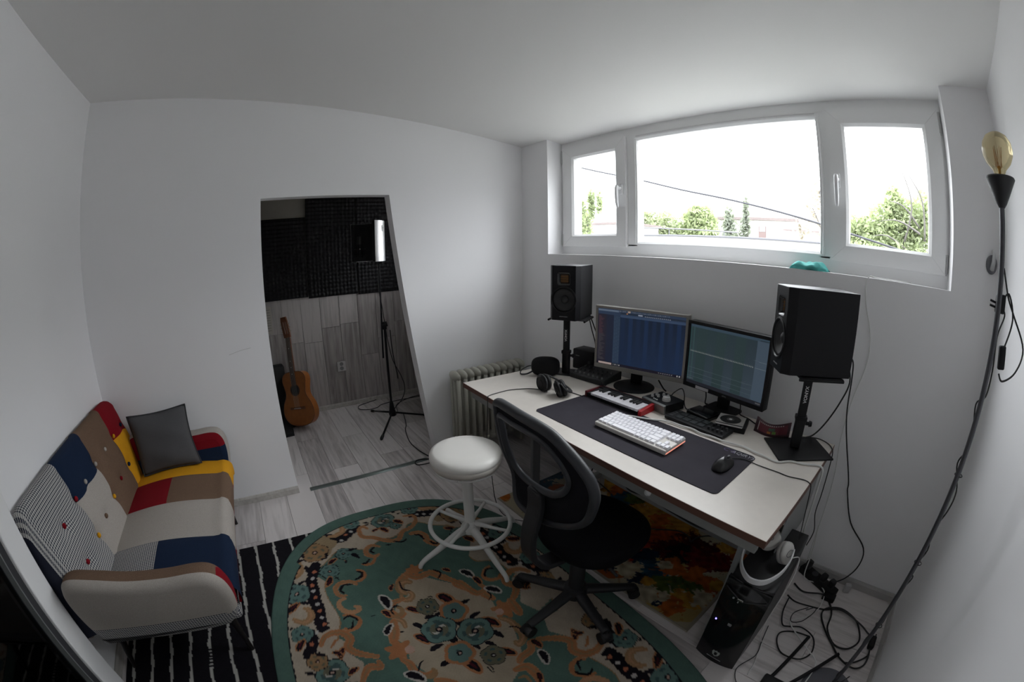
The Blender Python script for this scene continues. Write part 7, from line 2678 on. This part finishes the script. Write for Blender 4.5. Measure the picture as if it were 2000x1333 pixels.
# ------------------------------------------------------------------ alcove: guitar, stand, microphone
GW = mat('orange_spruce_lacquer', (0.33, 0.105, 0.022), rough=0.28, spec=0.5, noise=0.10, nscale=25)
GS = mat('dark_rosewood', (0.055, 0.022, 0.012), rough=0.35)
gt = thing('guitar', 'orange-brown classical guitar leaning upright in the alcove behind the doorway', 'guitar', (-1.08, -1.66, 0.030), math.radians(52))
# local: x across the body, z along the neck, -y is the top of the guitar
lean = Matrix.Rotation(math.radians(-13), 4, 'X')
roll = Matrix.Rotation(math.radians(-9), 4, 'Y')
GM = roll @ lean
half = [(0.0, 0.0), (0.06, 0.004), (0.12, 0.025), (0.162, 0.075), (0.172, 0.135), (0.155, 0.205), (0.122, 0.262), (0.112, 0.305), (0.122, 0.360), (0.132, 0.410), (0.122, 0.455), (0.088, 0.483), (0.04, 0.490), (0.0, 0.491)]
sp = [(p.x, p.y) for p in smooth_path([(x, z, 0) for x, z in half], 4)]
body = sp + [(-x, z) for x, z in reversed(sp[1:-1])]
TOXZ = Matrix(((1, 0, 0, 0), (0, 0, 1, 0), (0, 1, 0, 0), (0, 0, 0, 1)))      # (x, y, z) -> (x, z, y)
mb = MB().prism(body, -0.045, 0.045, 0, GM @ TOXZ)
gb = mb.build('body', GW, gt, bevel=0.004)
mb = MB().tube([GM @ Vector((x, -0.0455, z)) for x, z in body], 0.0022, 5, closed=True)
mb.build('binding', GS, gt)
mb = MB().lathe([(0.0, 0.0), (0.043, 0.0), (0.043, 0.001), (0.0, 0.001)], 28, 0, GM @ TR(0, -0.0455, 0.325) @ Matrix.Rotation(PI / 2, 4, 'X'))
mb.build('sound_hole', RUBBER, gt)
mb = MB().lathe([(0.044, 0.0), (0.054, 0.0), (0.054, 0.0012), (0.044, 0.0012)], 28, 0, GM @ TR(0, -0.0455, 0.325) @ Matrix.Rotation(PI / 2, 4, 'X'))
mb.f = [f for f in mb.f if len(f) == 4]
mb.mi = [0] * len(mb.f)
mb.build('rosette', GS, gt)
mb = MB().rbox((-0.085, -0.054, 0.150), (0.085, -0.045, 0.172), 0.003, 1, 0, GM)
mb.build('bridge', mat('brown_bridge', (0.16, 0.055, 0.02), rough=0.4), gt)
MB().box((-0.04, -0.057, 0.158), (0.04, -0.053, 0.161), 0, GM).build('saddle', LABELW, gt)
mb = MB().rbox((-0.026, -0.052, 0.372), (0.026, -0.045, 0.80), 0.002, 1, 0, GM)
mb.build('fingerboard', GS, gt)
mb = MB().rbox((-0.025, -0.047, 0.485), (0.025, -0.026, 0.80), 0.007, 2, 0, GM)
mb.build('neck', mat('reddish_neck_wood', (0.17, 0.06, 0.025), rough=0.35), gt)
for z in (0.47, 0.53, 0.585, 0.70):
    MB().cyl(GM @ Vector((0, -0.0519, z)), GM @ Vector((0, -0.0527, z)), 0.004, n=8).build('fret_dot', LABELW, gt)
hd = [(-0.027, 0.80), (0.027, 0.80), (0.037, 0.83), (0.035, 0.98), (0.012, 0.995), (-0.012, 0.995), (-0.035, 0.98), (-0.037, 0.83)]
hm = GM @ TR(0, -0.043, 0.80) @ Matrix.Rotation(0.22, 4, 'X') @ TR(0, 0, -0.80)
hp_ = MB()
for q in ([(-0.035, 0.80), (0.035, 0.80), (0.037, 0.835), (-0.037, 0.835)], [(-0.037, 0.835), (-0.022, 0.835), (-0.020, 0.945), (-0.035, 0.945)], [(0.022, 0.835), (0.037, 0.835), (0.035, 0.945), (0.020, 0.945)], [(-0.006, 0.835), (0.006, 0.835), (0.006, 0.945), (-0.006, 0.945)], [(-0.036, 0.945), (0.036, 0.945), (0.028, 0.988), (-0.028, 0.988)]):
    hp_.prism(q, -0.010, 0.008, 0, hm @ TOXZ)
hp_.build('headstock', MATS['reddish_neck_wood'], gt)
for sx_ in (-1, 1):
    for k in range(3):
        MB().cyl(hm @ Vector((sx_ * 0.036, 0, 0.855 + k * 0.035)), hm @ Vector((sx_ * 0.054, 0, 0.855 + k * 0.035)), 0.004, n=8).build('tuning_peg', mat('cream_peg', (0.40, 0.36, 0.28), rough=0.4), gt)
mb = MB()
for k in range(6):
    x = -0.021 + k * 0.0084
    mb.tube([GM @ Vector((x * 1.3, -0.055, 0.161)), GM @ Vector((x, -0.0545, 0.80))], 0.0006, 4)
so = mb.build('strings', mat('pale_string', (0.5, 0.48, 0.42), rough=0.3), gt)
so['kind'] = 'stuff'
t = thing('guitar_case', 'black upright case behind the guitar in the alcove', 'guitar case', (-1.345, -1.81, 0.028), 0.1)
MB().rbox((-0.06, -0.10, 0.02), (0.05, 0.065, 0.525), 0.02, 2).build('shell', mat('black_case_cloth', (0.010, 0.010, 0.010), rough=0.8), t, smooth=True, auto=40)
t = thing('floor_mat', 'black L-shaped foam pad under the guitar', 'mat', (-1.2, -1.72, 0.0))
poly_ = [(-1.405, -1.90), (-0.935, -1.90), (-0.945, -1.772), (-1.140, -1.765), (-1.205, -1.537), (-1.352, -1.575), (-1.405, -1.60)]
MB().prism([(x + 1.2, y + 1.72) for x, y in poly_], 0.0, 0.028).build('pad', mat('black_foam_pad', (0.012, 0.012, 0.012), rough=0.9), t, bevel=0.004)

mstand = thing('microphone_stand', 'black tripod microphone stand in the alcove, carrying the silver reflection filter', 'microphone stand', (-0.765, -0.878, 0.0))
MO = Vector(mstand.location)


def mpart(mb, name, m, **k):
    o = mb.build(name, m, mstand, **k)
    o.location = -MO
    return o


hubp = Vector((-0.765, -0.878, 0.105))
for q in ((-0.482, -1.090), (-1.119, -0.976), (-0.729, -0.551)):
    tip = Vector((q[0], q[1], 0.014))
    mpart(MB().tube([hubp, hubp.lerp(tip, 0.92)], 0.0085, 10), 'leg', BLACKM, smooth=True)
    mpart(MB().tube([hubp.lerp(tip, 0.88), tip, tip + (tip - hubp).normalized() * 0.012], [0.012, 0.0135, 0.009], 10), 'rubber_foot', RUBBER, smooth=True)
mpart(MB().lathe([(0.012, 0.07), (0.030, 0.075), (0.034, 0.10), (0.026, 0.13), (0.016, 0.20), (0.012, 0.21)], 18, 0, TR(hubp.x, hubp.y, 0)), 'hub', BLACKP, smooth=True)
mpart(MB().cyl((hubp.x, hubp.y, 0.10), (-0.752, -0.880, 0.90), 0.0105, n=14), 'lower_pole', BLACKM, smooth=True, auto=40)
mpart(MB().cyl((-0.752, -0.882, 0.86), (-0.752, -0.884, 0.92), 0.019, n=16).cyl((-0.752, -0.90, 0.895), (-0.745, -0.86, 0.905), 0.022, n=16), 'clutch', BLACKP, smooth=True, auto=40)
mpart(MB().cyl((-0.750, -0.915, 0.615), (-0.750, -0.902, 1.00), 0.0075, n=10).cyl((-0.750, -0.902, 1.0), (-0.765, -0.895, 1.45), 0.0065, n=10), 'boom', BLACKM, smooth=True, auto=40)
cable('cable', [tuple(Vector(p) - MO) for p in [(-0.765, -0.885, 1.43), (-0.752, -0.915, 1.25), (-0.748, -0.893, 1.05), (-0.740, -0.880, 0.90), (-0.735, -0.865, 0.75), (-0.75, -0.83, 0.58), (-0.76, -0.76, 0.42), (-0.77, -0.735, 0.30), (-0.78, -0.77, 0.20), (-0.80, -0.84, 0.12), (-0.86, -0.82, 0.03), (-1.0, -0.75, 0.008), (-1.164, -0.696, 0.008), (-1.27, -0.52, 0.008), (-1.29, -0.34, 0.008)]], 0.0035, CABLEB, parent=mstand)

flt = thing('reflection_filter', 'curved silver perforated reflection filter at the top of the microphone stand', 'acoustic filter', (-0.87, -1.02, 1.430))
mb, mb2 = MB(), MB()
K = 22
prof_out = []
a0, a1 = math.radians(20), math.radians(190)
R0 = 0.205
vs, fs = [], []
for k in range(K + 1):
    a = a0 + (a1 - a0) * k / K
    for r, z in ((R0, 0.0), (R0, 0.335), (R0 - 0.004, 0.335), (R0 - 0.004, 0.0)):
        vs.append((r * math.cos(a), r * math.sin(a), z))
for k in range(K):
    for j in range(4):
        j2 = (j + 1) % 4
        fs.append((4 * k + j, 4 * k + 4 + j, 4 * k + 4 + j2, 4 * k + j2))
fs += [(0, 1, 2, 3), (4 * K + 3, 4 * K + 2, 4 * K + 1, 4 * K)]
perf = mat('perforated_aluminium', (0.62, 0.61, 0.62), rough=0.32, metal=0.75)
nt = perf.node_tree
tc = nt.nodes.new('ShaderNodeTexCoord')
vo = nt.nodes.new('ShaderNodeTexVoronoi')
vo.inputs['Scale'].default_value = 150
vo.inputs['Randomness'].default_value = 0.0
nt.links.new(tc.outputs['Object'], vo.inputs['Vector'])
mr = nt.nodes.new('ShaderNodeMapRange')
mr.inputs['From Min'].default_value = 0.22
mr.inputs['From Max'].default_value = 0.34
nt.links.new(vo.outputs['Distance'], mr.inputs['Value'])
mxn = nt.nodes.new('ShaderNodeMix')
mxn.data_type = 'RGBA'
mxn.inputs[6].default_value = (0.10, 0.10, 0.105, 1)
mxn.inputs[7].default_value = (0.66, 0.65, 0.66, 1)
nt.links.new(mr.outputs['Result'], mxn.inputs['Factor'])
nt.links.new(mxn.outputs[2], nt.nodes['Principled BSDF'].inputs['Base Color'])
MB().add(vs, fs).build('shell', perf, flt, smooth=True, auto=40)
vs, fs = [], []
for k in range(K + 1):
    a = a0 + (a1 - a0) * k / K
    for r, z in ((R0 - 0.005, 0.004), (R0 - 0.005, 0.331), (R0 - 0.038, 0.331), (R0 - 0.038, 0.004)):
        vs.append((r * math.cos(a), r * math.sin(a), z))
for k in range(K):
    for j in range(4):
        j2 = (j + 1) % 4
        fs.append((4 * k + j, 4 * k + 4 + j, 4 * k + 4 + j2, 4 * k + j2))
fs += [(0, 1, 2, 3), (4 * K + 3, 4 * K + 2, 4 * K + 1, 4 * K)]
MB().add(vs, fs).build('foam_lining', FOAM, flt)
a = math.radians(50)
Mlab = TR((R0 + 0.0005) * math.cos(a), (R0 + 0.0005) * math.sin(a), 0.27) @ RZ(a)
MB().box((0, -0.018, -0.025), (0.001, 0.018, 0.025), 0, Mlab).build('label_plate', LABELW, flt)
MB().cyl(Mlab @ Vector((0.001, 0, 0.005)), Mlab @ Vector((0.0016, 0, 0.005)), 0.005, n=12).build('label_print', RUBBER, flt)
MB().cyl((0.105, 0.125, -0.012), (0.13, 0.15, -0.012), 0.010, n=10).rbox((0.09, 0.11, -0.02), (0.13, 0.16, 0.0), 0.004).build('bracket', BLACKM, flt)
mic = thing('microphone', 'dark studio microphone in a shock mount inside the reflection filter', 'microphone', (-0.86, -1.03, 1.56))
MB().cyl((0, 0, -0.09), (0, 0, 0.02), 0.024, n=20).build('body', BLACKP, mic, smooth=True, auto=40)
MB().cyl((0, 0, 0.02), (0, 0, 0.085), 0.026, 0.022, n=20).build('grille', mat('dark_mic_grille', (0.05, 0.05, 0.05), rough=0.4, metal=0.8), mic, smooth=True, auto=40)
MB().tube(ring_path((0, 0, -0.02), 0.045, 0.045, 24), 0.003, 6, closed=True).tube(ring_path((0, 0, -0.07), 0.045, 0.045, 24), 0.003, 6, closed=True).build('shock_mount', BLACKM, mic, smooth=True)
MB().sphere((0.046, -0.012, -0.02), 0.006, 10, 8).build('mount_screw', CHROME, mic, smooth=True)
cable('microphone_cable', [(-1.40, -0.84, 0.012), (-1.36, -1.00, 0.008), (-1.33, -1.055, 0.006), (-1.25, -1.065, 0.006), (-1.19, -0.985, 0.006), (-1.20, -0.89, 0.006), (-1.25, -0.832, 0.006), (-1.275, -0.683, 0.006), (-1.262, -0.40, 0.006)], 0.004, CABLEB, 'black cable looping on the alcove floor behind the microphone stand', 'cable')
cable('microphone_cable', [(-0.93, -0.72, 0.008), (-0.814, -0.75, 0.006), (-0.65, -0.80, 0.006), (-0.546, -0.848, 0.006), (-0.325, -0.901, 0.006), (-0.16, -0.90, 0.006), (-0.047, -0.880, 0.006), (0.031, -0.863, 0.010), (0.075, -0.89, 0.010), (0.085, -0.935, 0.010), (0.068, -1.00, 0.010), (0.03, -1.005, 0.012), (0.005, -0.975, 0.012), (0.018, -0.92, 0.012), (0.06, -0.88, 0.018)], 0.004, CABLEB, 'black cable trailing from the alcove over the threshold strip to the stool', 'cable')
cable('hanging_cable', [(-1.40, -0.62, 0.72), (-1.395, -0.615, 0.55), (-1.40, -0.60, 0.40), (-1.39, -0.585, 0.27), (-1.385, -0.58, 0.20)], 0.005, CABLEB, 'short dark cable hanging on the alcove wall beside the leaning jamb', 'cable')
t = thing('wall_socket', 'white double power socket low on the alcove wall', 'socket', (-1.418, -1.160, 0.426))
MB().rbox((0, -0.046, -0.051), (0.010, 0.046, 0.051), 0.004).build('plate', mat('socket_plate_plastic', (0.55, 0.54, 0.53), rough=0.35), t)
for dy in (0.022,):
    MB().cyl((0.010, dy - 0.022, 0.022), (0.0112, dy - 0.022, 0.022), 0.019, n=20).cyl((0.010, dy - 0.022, -0.022), (0.0112, dy - 0.022, -0.022), 0.019, n=20).build('socket_well', mat('grey_socket_well', (0.20, 0.20, 0.20), rough=0.4), t)
t = thing('paper_sheet', 'printed paper sheet pinned to the alcove wall behind the guitar head', 'paper', (-1.405, -1.850, 0.965))
o = MB().box((-0.0005, -0.075, -0.125), (0.0005, 0.052, 0.125)).build('sheet', mat('off_white_paper', (0.48, 0.45, 0.40), rough=0.8), t)
mb = MB()
for k in range(9):
    mb.box((0.0006, -0.055, 0.095 - k * 0.024), (0.0009, 0.040, 0.0985 - k * 0.024))
MB.build(mb, 'printed_line', MATS['grey_label_print'], t)['kind'] = 'stuff'

# ------------------------------------------------------------------ floor lamp in the front right corner
lamp = thing('floor_lamp', 'thin grey floor lamp with black cone socket and bare amber globe bulb', 'lamp', (2.805, -0.690, 0.0))
LO = Vector(lamp.location)
GUN = mat('gunmetal_tube', (0.09, 0.09, 0.10), rough=0.35, metal=0.5)
MB().lathe([(0.0, 0.022), (0.03, 0.022), (0.112, 0.016), (0.122, 0.010), (0.122, 0.0)], 40, 0).build('base', mat('grey_lamp_base', (0.10, 0.10, 0.115), rough=0.35), lamp, smooth=True, auto=40)
MB().cyl((0, 0, 0.015), (0, 0, 1.70), 0.0085, n=14).build('pole', GUN, lamp, smooth=True, auto=40)
MB().lathe([(0.009, 1.690), (0.016, 1.700), (0.046, 1.762), (0.044, 1.766), (0.0, 1.762)], 30).build('socket_cone', mat('matt_black_cone', (0.016, 0.016, 0.018), rough=0.5), lamp, smooth=True, auto=40)
amber = bpy.data.materials.new('amber_glass')
amber.use_nodes = True
nt = amber.node_tree
nt.nodes.clear()
out = nt.nodes.new('ShaderNodeOutputMaterial')
tr_ = nt.nodes.new('ShaderNodeBsdfTransparent')
tr_.inputs[0].default_value = (0.93, 0.86, 0.67, 1)
gl_ = nt.nodes.new('ShaderNodeBsdfGlossy')
gl_.inputs['Roughness'].default_value = 0.02
lw = nt.nodes.new('ShaderNodeLayerWeight')
lw.inputs['Blend'].default_value = 0.25
mu = nt.nodes.new('ShaderNodeMath')
mu.operation = 'MULTIPLY'
mu.inputs[1].default_value = 0.55
mx = nt.nodes.new('ShaderNodeMixShader')
nt.links.new(lw.outputs['Fresnel'], mu.inputs[0])
nt.links.new(mu.outputs[0], mx.inputs[0])
nt.links.new(tr_.outputs[0], mx.inputs[1])
nt.links.new(gl_.outputs[0], mx.inputs[2])
nt.links.new(mx.outputs[0], out.inputs[0])
bulb = MB().lathe([(0.014, 1.762), (0.015, 1.772), (0.022, 1.786), (0.038, 1.802), (0.047, 1.822), (0.0485, 1.836), (0.045, 1.855), (0.034, 1.872), (0.018, 1.881), (0.0, 1.884)], 32)
bo = bulb.build('bulb', amber, lamp, smooth=True)
mb = MB()
for k in range(5):
    a = 2 * PI * k / 5
    mb.tube([(0.006 * math.cos(a), 0.006 * math.sin(a), 1.790), (0.013 * math.cos(a), 0.013 * math.sin(a), 1.845), (0.010 * math.cos(a + 0.6), 0.010 * math.sin(a + 0.6), 1.792)], 0.0008, 5)
mb.build('filament', mat('copper_filament', (0.45, 0.20, 0.05), rough=0.4, metal=0.8), bo, smooth=True)
MB().cyl((0, 0, 1.762), (0, 0, 1.795), 0.005, n=10).build('glass_stem', mat('amber_stem', (0.45, 0.26, 0.07), rough=0.2), bo, smooth=True, auto=40)
off = lambda L: [tuple(Vector(p) - LO) for p in L]
cable('cable', off([(2.815, -0.682, 1.545), (2.838, -0.672, 1.478), (2.863, -0.672, 1.435), (2.910, -0.672, 1.359), (2.898, -0.672, 1.298), (2.862, -0.672, 1.269), (2.845, -0.672, 1.286)]), 0.0028, CABLEB, parent=lamp)
cable('cable', off([(2.846, -0.672, 1.350), (2.861, -0.672, 1.424), (2.840, -0.672, 1.485), (2.816, -0.68, 1.46)]), 0.0028, CABLEB, parent=lamp)
cable('cable', off([(2.820, -0.675, 1.448), (2.833, -0.672, 1.43), (2.818, -0.672, 1.374), (2.823, -0.672, 1.289), (2.820, -0.672, 1.221), (2.795, -0.673, 1.195), (2.813, -0.672, 1.114), (2.813, -0.672, 1.070), (2.794, -0.675, 1.027), (2.826, -0.672, 0.949), (2.825, -0.672, 0.882), (2.803, -0.676, 0.805), (2.822, -0.672, 0.745), (2.803, -0.676, 0.659), (2.823, -0.672, 0.633), (2.802, -0.676, 0.548), (2.819, -0.672, 0.431), (2.80, -0.674, 0.33), (2.815, -0.672, 0.22), (2.80, -0.672, 0.10), (2.84, -0.64, 0.03), (2.88, -0.57, 0.008)]), 0.0026, CABLEB, parent=lamp)
MB().rbox((-0.011, -0.009, -0.030), (0.011, 0.009, 0.030), 0.004, 2, 0, TR(0.0395, 0.018, 1.327) @ Matrix.Rotation(-0.12, 4, 'Y')).build('switch', BLACKP, lamp, smooth=True, auto=40)
pg = MB().rbox((-0.014, -0.012, -0.022), (0.016, 0.012, 0.026), 0.005, 2, 0, TR(0.008, 0.016, 1.455))
pg.cyl((-0.006, 0.016, 1.458), (-0.024, 0.016, 1.462), 0.003, n=8).cyl((-0.006, 0.016, 1.447), (-0.024, 0.016, 1.450), 0.003, n=8)
pg.build('plug', BLACKP, lamp, smooth=True, auto=40)
for z in (1.0, 0.70, 0.42):
    MB().tube(ring_path((0.004, 0.006, z), 0.013, 0.013, 12), 0.0018, 5, closed=True).build('cable_tie', RUBBER, lamp)

# grey plug in a wall outlet on the window wall
t = thing('wall_outlet', 'grey round wall outlet with a pale plug near the corner behind the lamp', 'socket', (2.935, 0.0, 1.585))
MB().lathe([(0.030, 0.0), (0.030, 0.006), (0.026, 0.010), (0.0, 0.010)], 24, 0, Matrix.Rotation(PI / 2, 4, 'X') @ Matrix.Diagonal((0.9, 1.25, 1, 1))).build('plate', mat('grey_outlet', (0.16, 0.16, 0.18), rough=0.35), t, smooth=True, auto=40)
MB().tube([(0, -0.012, -0.02), (0.004, -0.03, 0.01), (0.006, -0.02, 0.040), (0.004, -0.006, 0.055)], [0.011, 0.010, 0.007, 0.005], 10).build('plug', mat('pale_grey_plug', (0.55, 0.55, 0.56), rough=0.3), t, smooth=True)

# ------------------------------------------------------------------ sill: cloth and white lead
t = thing('cloth', 'crumpled teal cloth lying on the window sill', 'cloth', (2.063, 0.055, SILL))
N = 46
vs, fs = [], []
rngc = np.random.default_rng(11)
for i in range(N + 1):
    for j in range(25):
        a, b = i / N, j / 24
        x = -0.092 + 0.184 * a
        y = -0.048 + 0.096 * b
        e = max(0.0, 1 - (2 * a - 1) ** 2) * max(0.0, 1 - (2 * b - 1) ** 2)
        h = 0.046 * e ** 0.40 * (0.80 + 0.16 * math.sin(7 * a + 4 * b) + 0.10 * math.sin(12 * a - 6 * b + 1) + 0.05 * math.sin(23 * a + 13 * b))
        wob_ = 0.008 * math.sin(9 * b + 3 * a)
        vs.append((x + wob_ * e + 0.006 * math.sin(7 * b), y + 0.010 * math.sin(8 * a) * (1 if e > 0 else 1), 0.001 + max(0.0, h)))
for i in range(N):
    for j in range(24):
        a = i * 25 + j
        fs.append((a, a + 25, a + 26, a + 1))
o = MB().add(vs, fs).build('fabric', mat('teal_cloth', (0.060, 0.32, 0.30), rough=0.9, noise=0.15, nscale=60, bump=0.3, bscale=300), t, smooth=True)
sm = o.modifiers.new('thickness', 'SOLIDIFY')
sm.thickness = 0.002
cable('phone_lead', [(2.56, 0.115, 1.459), (2.50, 0.06, 1.459), (2.43, 0.02, 1.459), (2.385, 0.006, 1.460), (2.368, -0.004, 1.462), (2.352, -0.006, 1.445), (2.350, -0.006, 1.40), (2.361, -0.006, 1.334), (2.390, -0.006, 1.24), (2.402, -0.007, 1.167), (2.397, -0.008, 1.077), (2.366, -0.012, 0.932), (2.357, -0.015, 0.81), (2.36, -0.02, 0.709), (2.378, -0.02, 0.582), (2.39, -0.02, 0.40), (2.40, -0.03, 0.20), (2.42, -0.05, 0.008)], 0.0022, CABLEW, 'thin white lead falling from the window sill down the wall', 'cable')

# ------------------------------------------------------------------ floor clutter at the right
def fz_(L, z=0.006):
    return [(p[0], p[1], z + 0.0045 * (i % 3)) for i, p in enumerate(L)]


cable('power_cable', fz_([(2.408, -0.163), (2.476, -0.198), (2.583, -0.164), (2.640, -0.204), (2.668, -0.271), (2.678, -0.370), (2.742, -0.434), (2.812, -0.433), (2.854, -0.377), (2.848, -0.307), (2.801, -0.240), (2.706, -0.209), (2.630, -0.237), (2.620, -0.298), (2.665, -0.377), (2.734, -0.438), (2.797, -0.499), (2.876, -0.527), (2.925, -0.480), (2.930, -0.409), (2.908, -0.326)]), 0.0045, CABLEB, 'thick black cable coiled in loops on the floor in the right corner', 'cable')
cable('power_cable', fz_([(2.409, -0.269), (2.462, -0.294), (2.543, -0.287), (2.616, -0.259), (2.710, -0.221), (2.830, -0.265), (2.897, -0.296), (2.94, -0.30)], 0.012), 0.004, CABLEB, 'black cable crossing the floor from the tower towards the right wall', 'cable')
cable('power_cable', fz_([(2.423, -0.276), (2.433, -0.382), (2.465, -0.462), (2.499, -0.448), (2.558, -0.425), (2.632, -0.457), (2.661, -0.524), (2.633, -0.591), (2.579, -0.617), (2.525, -0.603), (2.483, -0.558), (2.479, -0.511), (2.536, -0.464), (2.612, -0.456)], 0.006), 0.0035, CABLEB, 'black cable in a flat loop on the floor beside the tower', 'cable')
cable('white_cable', [(2.395, -0.05, 0.30), (2.420, -0.07, 0.15)] + fz_([(2.441, -0.10), (2.525, -0.110), (2.583, -0.164), (2.590, -0.274), (2.545, -0.368), (2.492, -0.433), (2.540, -0.473), (2.625, -0.533), (2.700, -0.593), (2.70, -0.70)], 0.016), 0.003, CABLEW, 'white cable winding over the black cables on the floor', 'cable')
cable('thin_cable', fz_([(2.535, -0.320), (2.573, -0.284), (2.577, -0.322), (2.545, -0.394), (2.502, -0.433), (2.485, -0.417), (2.490, -0.360), (2.539, -0.304)], 0.02), 0.0022, CABLEB, 'thin black cable in a narrow loop beside the tower', 'cable')
cable('thin_cable', fz_([(2.41, -0.50), (2.425, -0.60), (2.44, -0.69), (2.405, -0.79), (2.46, -0.86), (2.53, -0.80)], 0.006), 0.002, CABLEB, 'thin black cable along the right side of the tower', 'cable')
t = thing('plug', 'black plug with its cable lying by the right wall', 'plug', (2.925, -0.335, 0.0))
MB().rbox((-0.016, -0.045, 0.0), (0.016, 0.03, 0.030), 0.008, 2).cyl((-0.008, 0.03, 0.018), (-0.008, 0.05, 0.018), 0.003, n=8).cyl((0.008, 0.03, 0.018), (0.008, 0.05, 0.018), 0.003, n=8).build('body', BLACKP, t, smooth=True, auto=40)
cable('cable', [(0, -0.045, 0.012), (0.0, -0.09, 0.008), (-0.05, -0.15, 0.008), (-0.10, -0.185, 0.016)], 0.004, CABLEB, parent=t)
t = thing('power_strip', 'black power strip with plugs on the floor behind the tower', 'power strip', (2.52, -0.085, 0.0), -0.42)
MB().rbox((-0.13, -0.028, 0.0), (0.13, 0.028, 0.040), 0.006, 2).build('housing', BLACKP, t, smooth=True, auto=40)
for k in range(4):
    MB().cyl((-0.095 + k * 0.06, 0, 0.0401), (-0.095 + k * 0.06, 0, 0.0415), 0.019, n=20).build('socket_well', DARKG, t)
for k, dz in ((0, 0.045), (2, 0.038), (3, 0.042)):
    MB().rbox((-0.113 + k * 0.06, -0.018, 0.041), (-0.077 + k * 0.06, 0.018, 0.041 + dz), 0.008, 2).build('plug', RUBBER, t, smooth=True, auto=40)
t = thing('adapter', 'black power adapter brick against the wall behind the tower', 'adapter', (2.60, -0.05, 0.045), 0.0)
t.location = (2.615, -0.165, 0.0)
MB().rbox((-0.035, -0.022, 0.0), (0.035, 0.022, 0.030), 0.005, 2).build('case', BLACKP, t, smooth=True, auto=40)
t = thing('adapter', 'small white transparent-looking plug beside the skirting board in the right corner', 'adapter', (2.69, -0.06, 0.0), 0.3)
MB().rbox((-0.018, -0.014, 0.0), (0.018, 0.014, 0.05), 0.006, 2).build('case', mat('pale_plug', (0.42, 0.42, 0.42), rough=0.3), t, smooth=True, auto=40)
t = thing('rolled_stand', 'dark folded tripod with two thin legs lying on the floor by the lamp base', 'tripod', (2.60, -0.70, 0.0))
for p, q in (((2.545, -0.80, 0.016), (2.611, -0.478, 0.030)), ((2.63, -0.76, 0.016), (2.780, -0.500, 0.030))):
    MB().cyl(Vector(p) - Vector(t.location), Vector(q) - Vector(t.location), 0.0085, n=12).build('leg', BLACKM, t, smooth=True, auto=40)
MB().rbox((-0.075, -0.115, 0.0), (0.04, -0.055, 0.034), 0.008, 2).build('hub', BLACKP, t, smooth=True, auto=40)

# cables under the desk
cable('under_desk_cable', [(1.526, -0.820, 0.66), (1.541, -0.830, 0.637), (1.534, -0.815, 0.586), (1.54, -0.70, 0.46)], 0.003, CABLEB, 'short black lead hanging below the desk edge above the chair seat', 'cable')
cable('under_desk_cable', [(1.60, -0.72, 0.60), (1.664, -0.750, 0.565), (1.727, -0.750, 0.563), (1.779, -0.752, 0.585), (1.808, -0.765, 0.655)], 0.003, CABLEB, 'black lead sagging below the apron left of the white hook', 'cable')
cable('under_desk_cable', [(1.757, -0.755, 0.66), (1.765, -0.750, 0.604), (1.806, -0.750, 0.575), (1.848, -0.750, 0.563), (1.932, -0.750, 0.554), (2.012, -0.750, 0.550), (2.070, -0.745, 0.555), (2.127, -0.735, 0.559), (2.165, -0.70, 0.557)], 0.004, CABLEB, 'bundle of black leads running under the apron to the right leg', 'cable')
cable('under_desk_cable', [(2.098, -0.755, 0.655), (2.120, -0.745, 0.58), (2.150, -0.72, 0.555), (2.17, -0.68, 0.50), (2.19, -0.60, 0.46)], 0.003, CABLEB, 'black lead dropping from the apron beside the right desk leg', 'cable')
cable('floor_lead', [(1.516, -0.301, 0.010), (1.574, -0.262, 0.009), (1.668, -0.192, 0.009), (1.742, -0.191, 0.009), (1.780, -0.221, 0.009), (1.790, -0.166, 0.009), (1.845, -0.104, 0.009), (1.962, -0.091, 0.009), (2.15, -0.12, 0.009)], 0.0035, CABLEB, 'black lead lying across the paint-splash rug under the desk', 'cable')
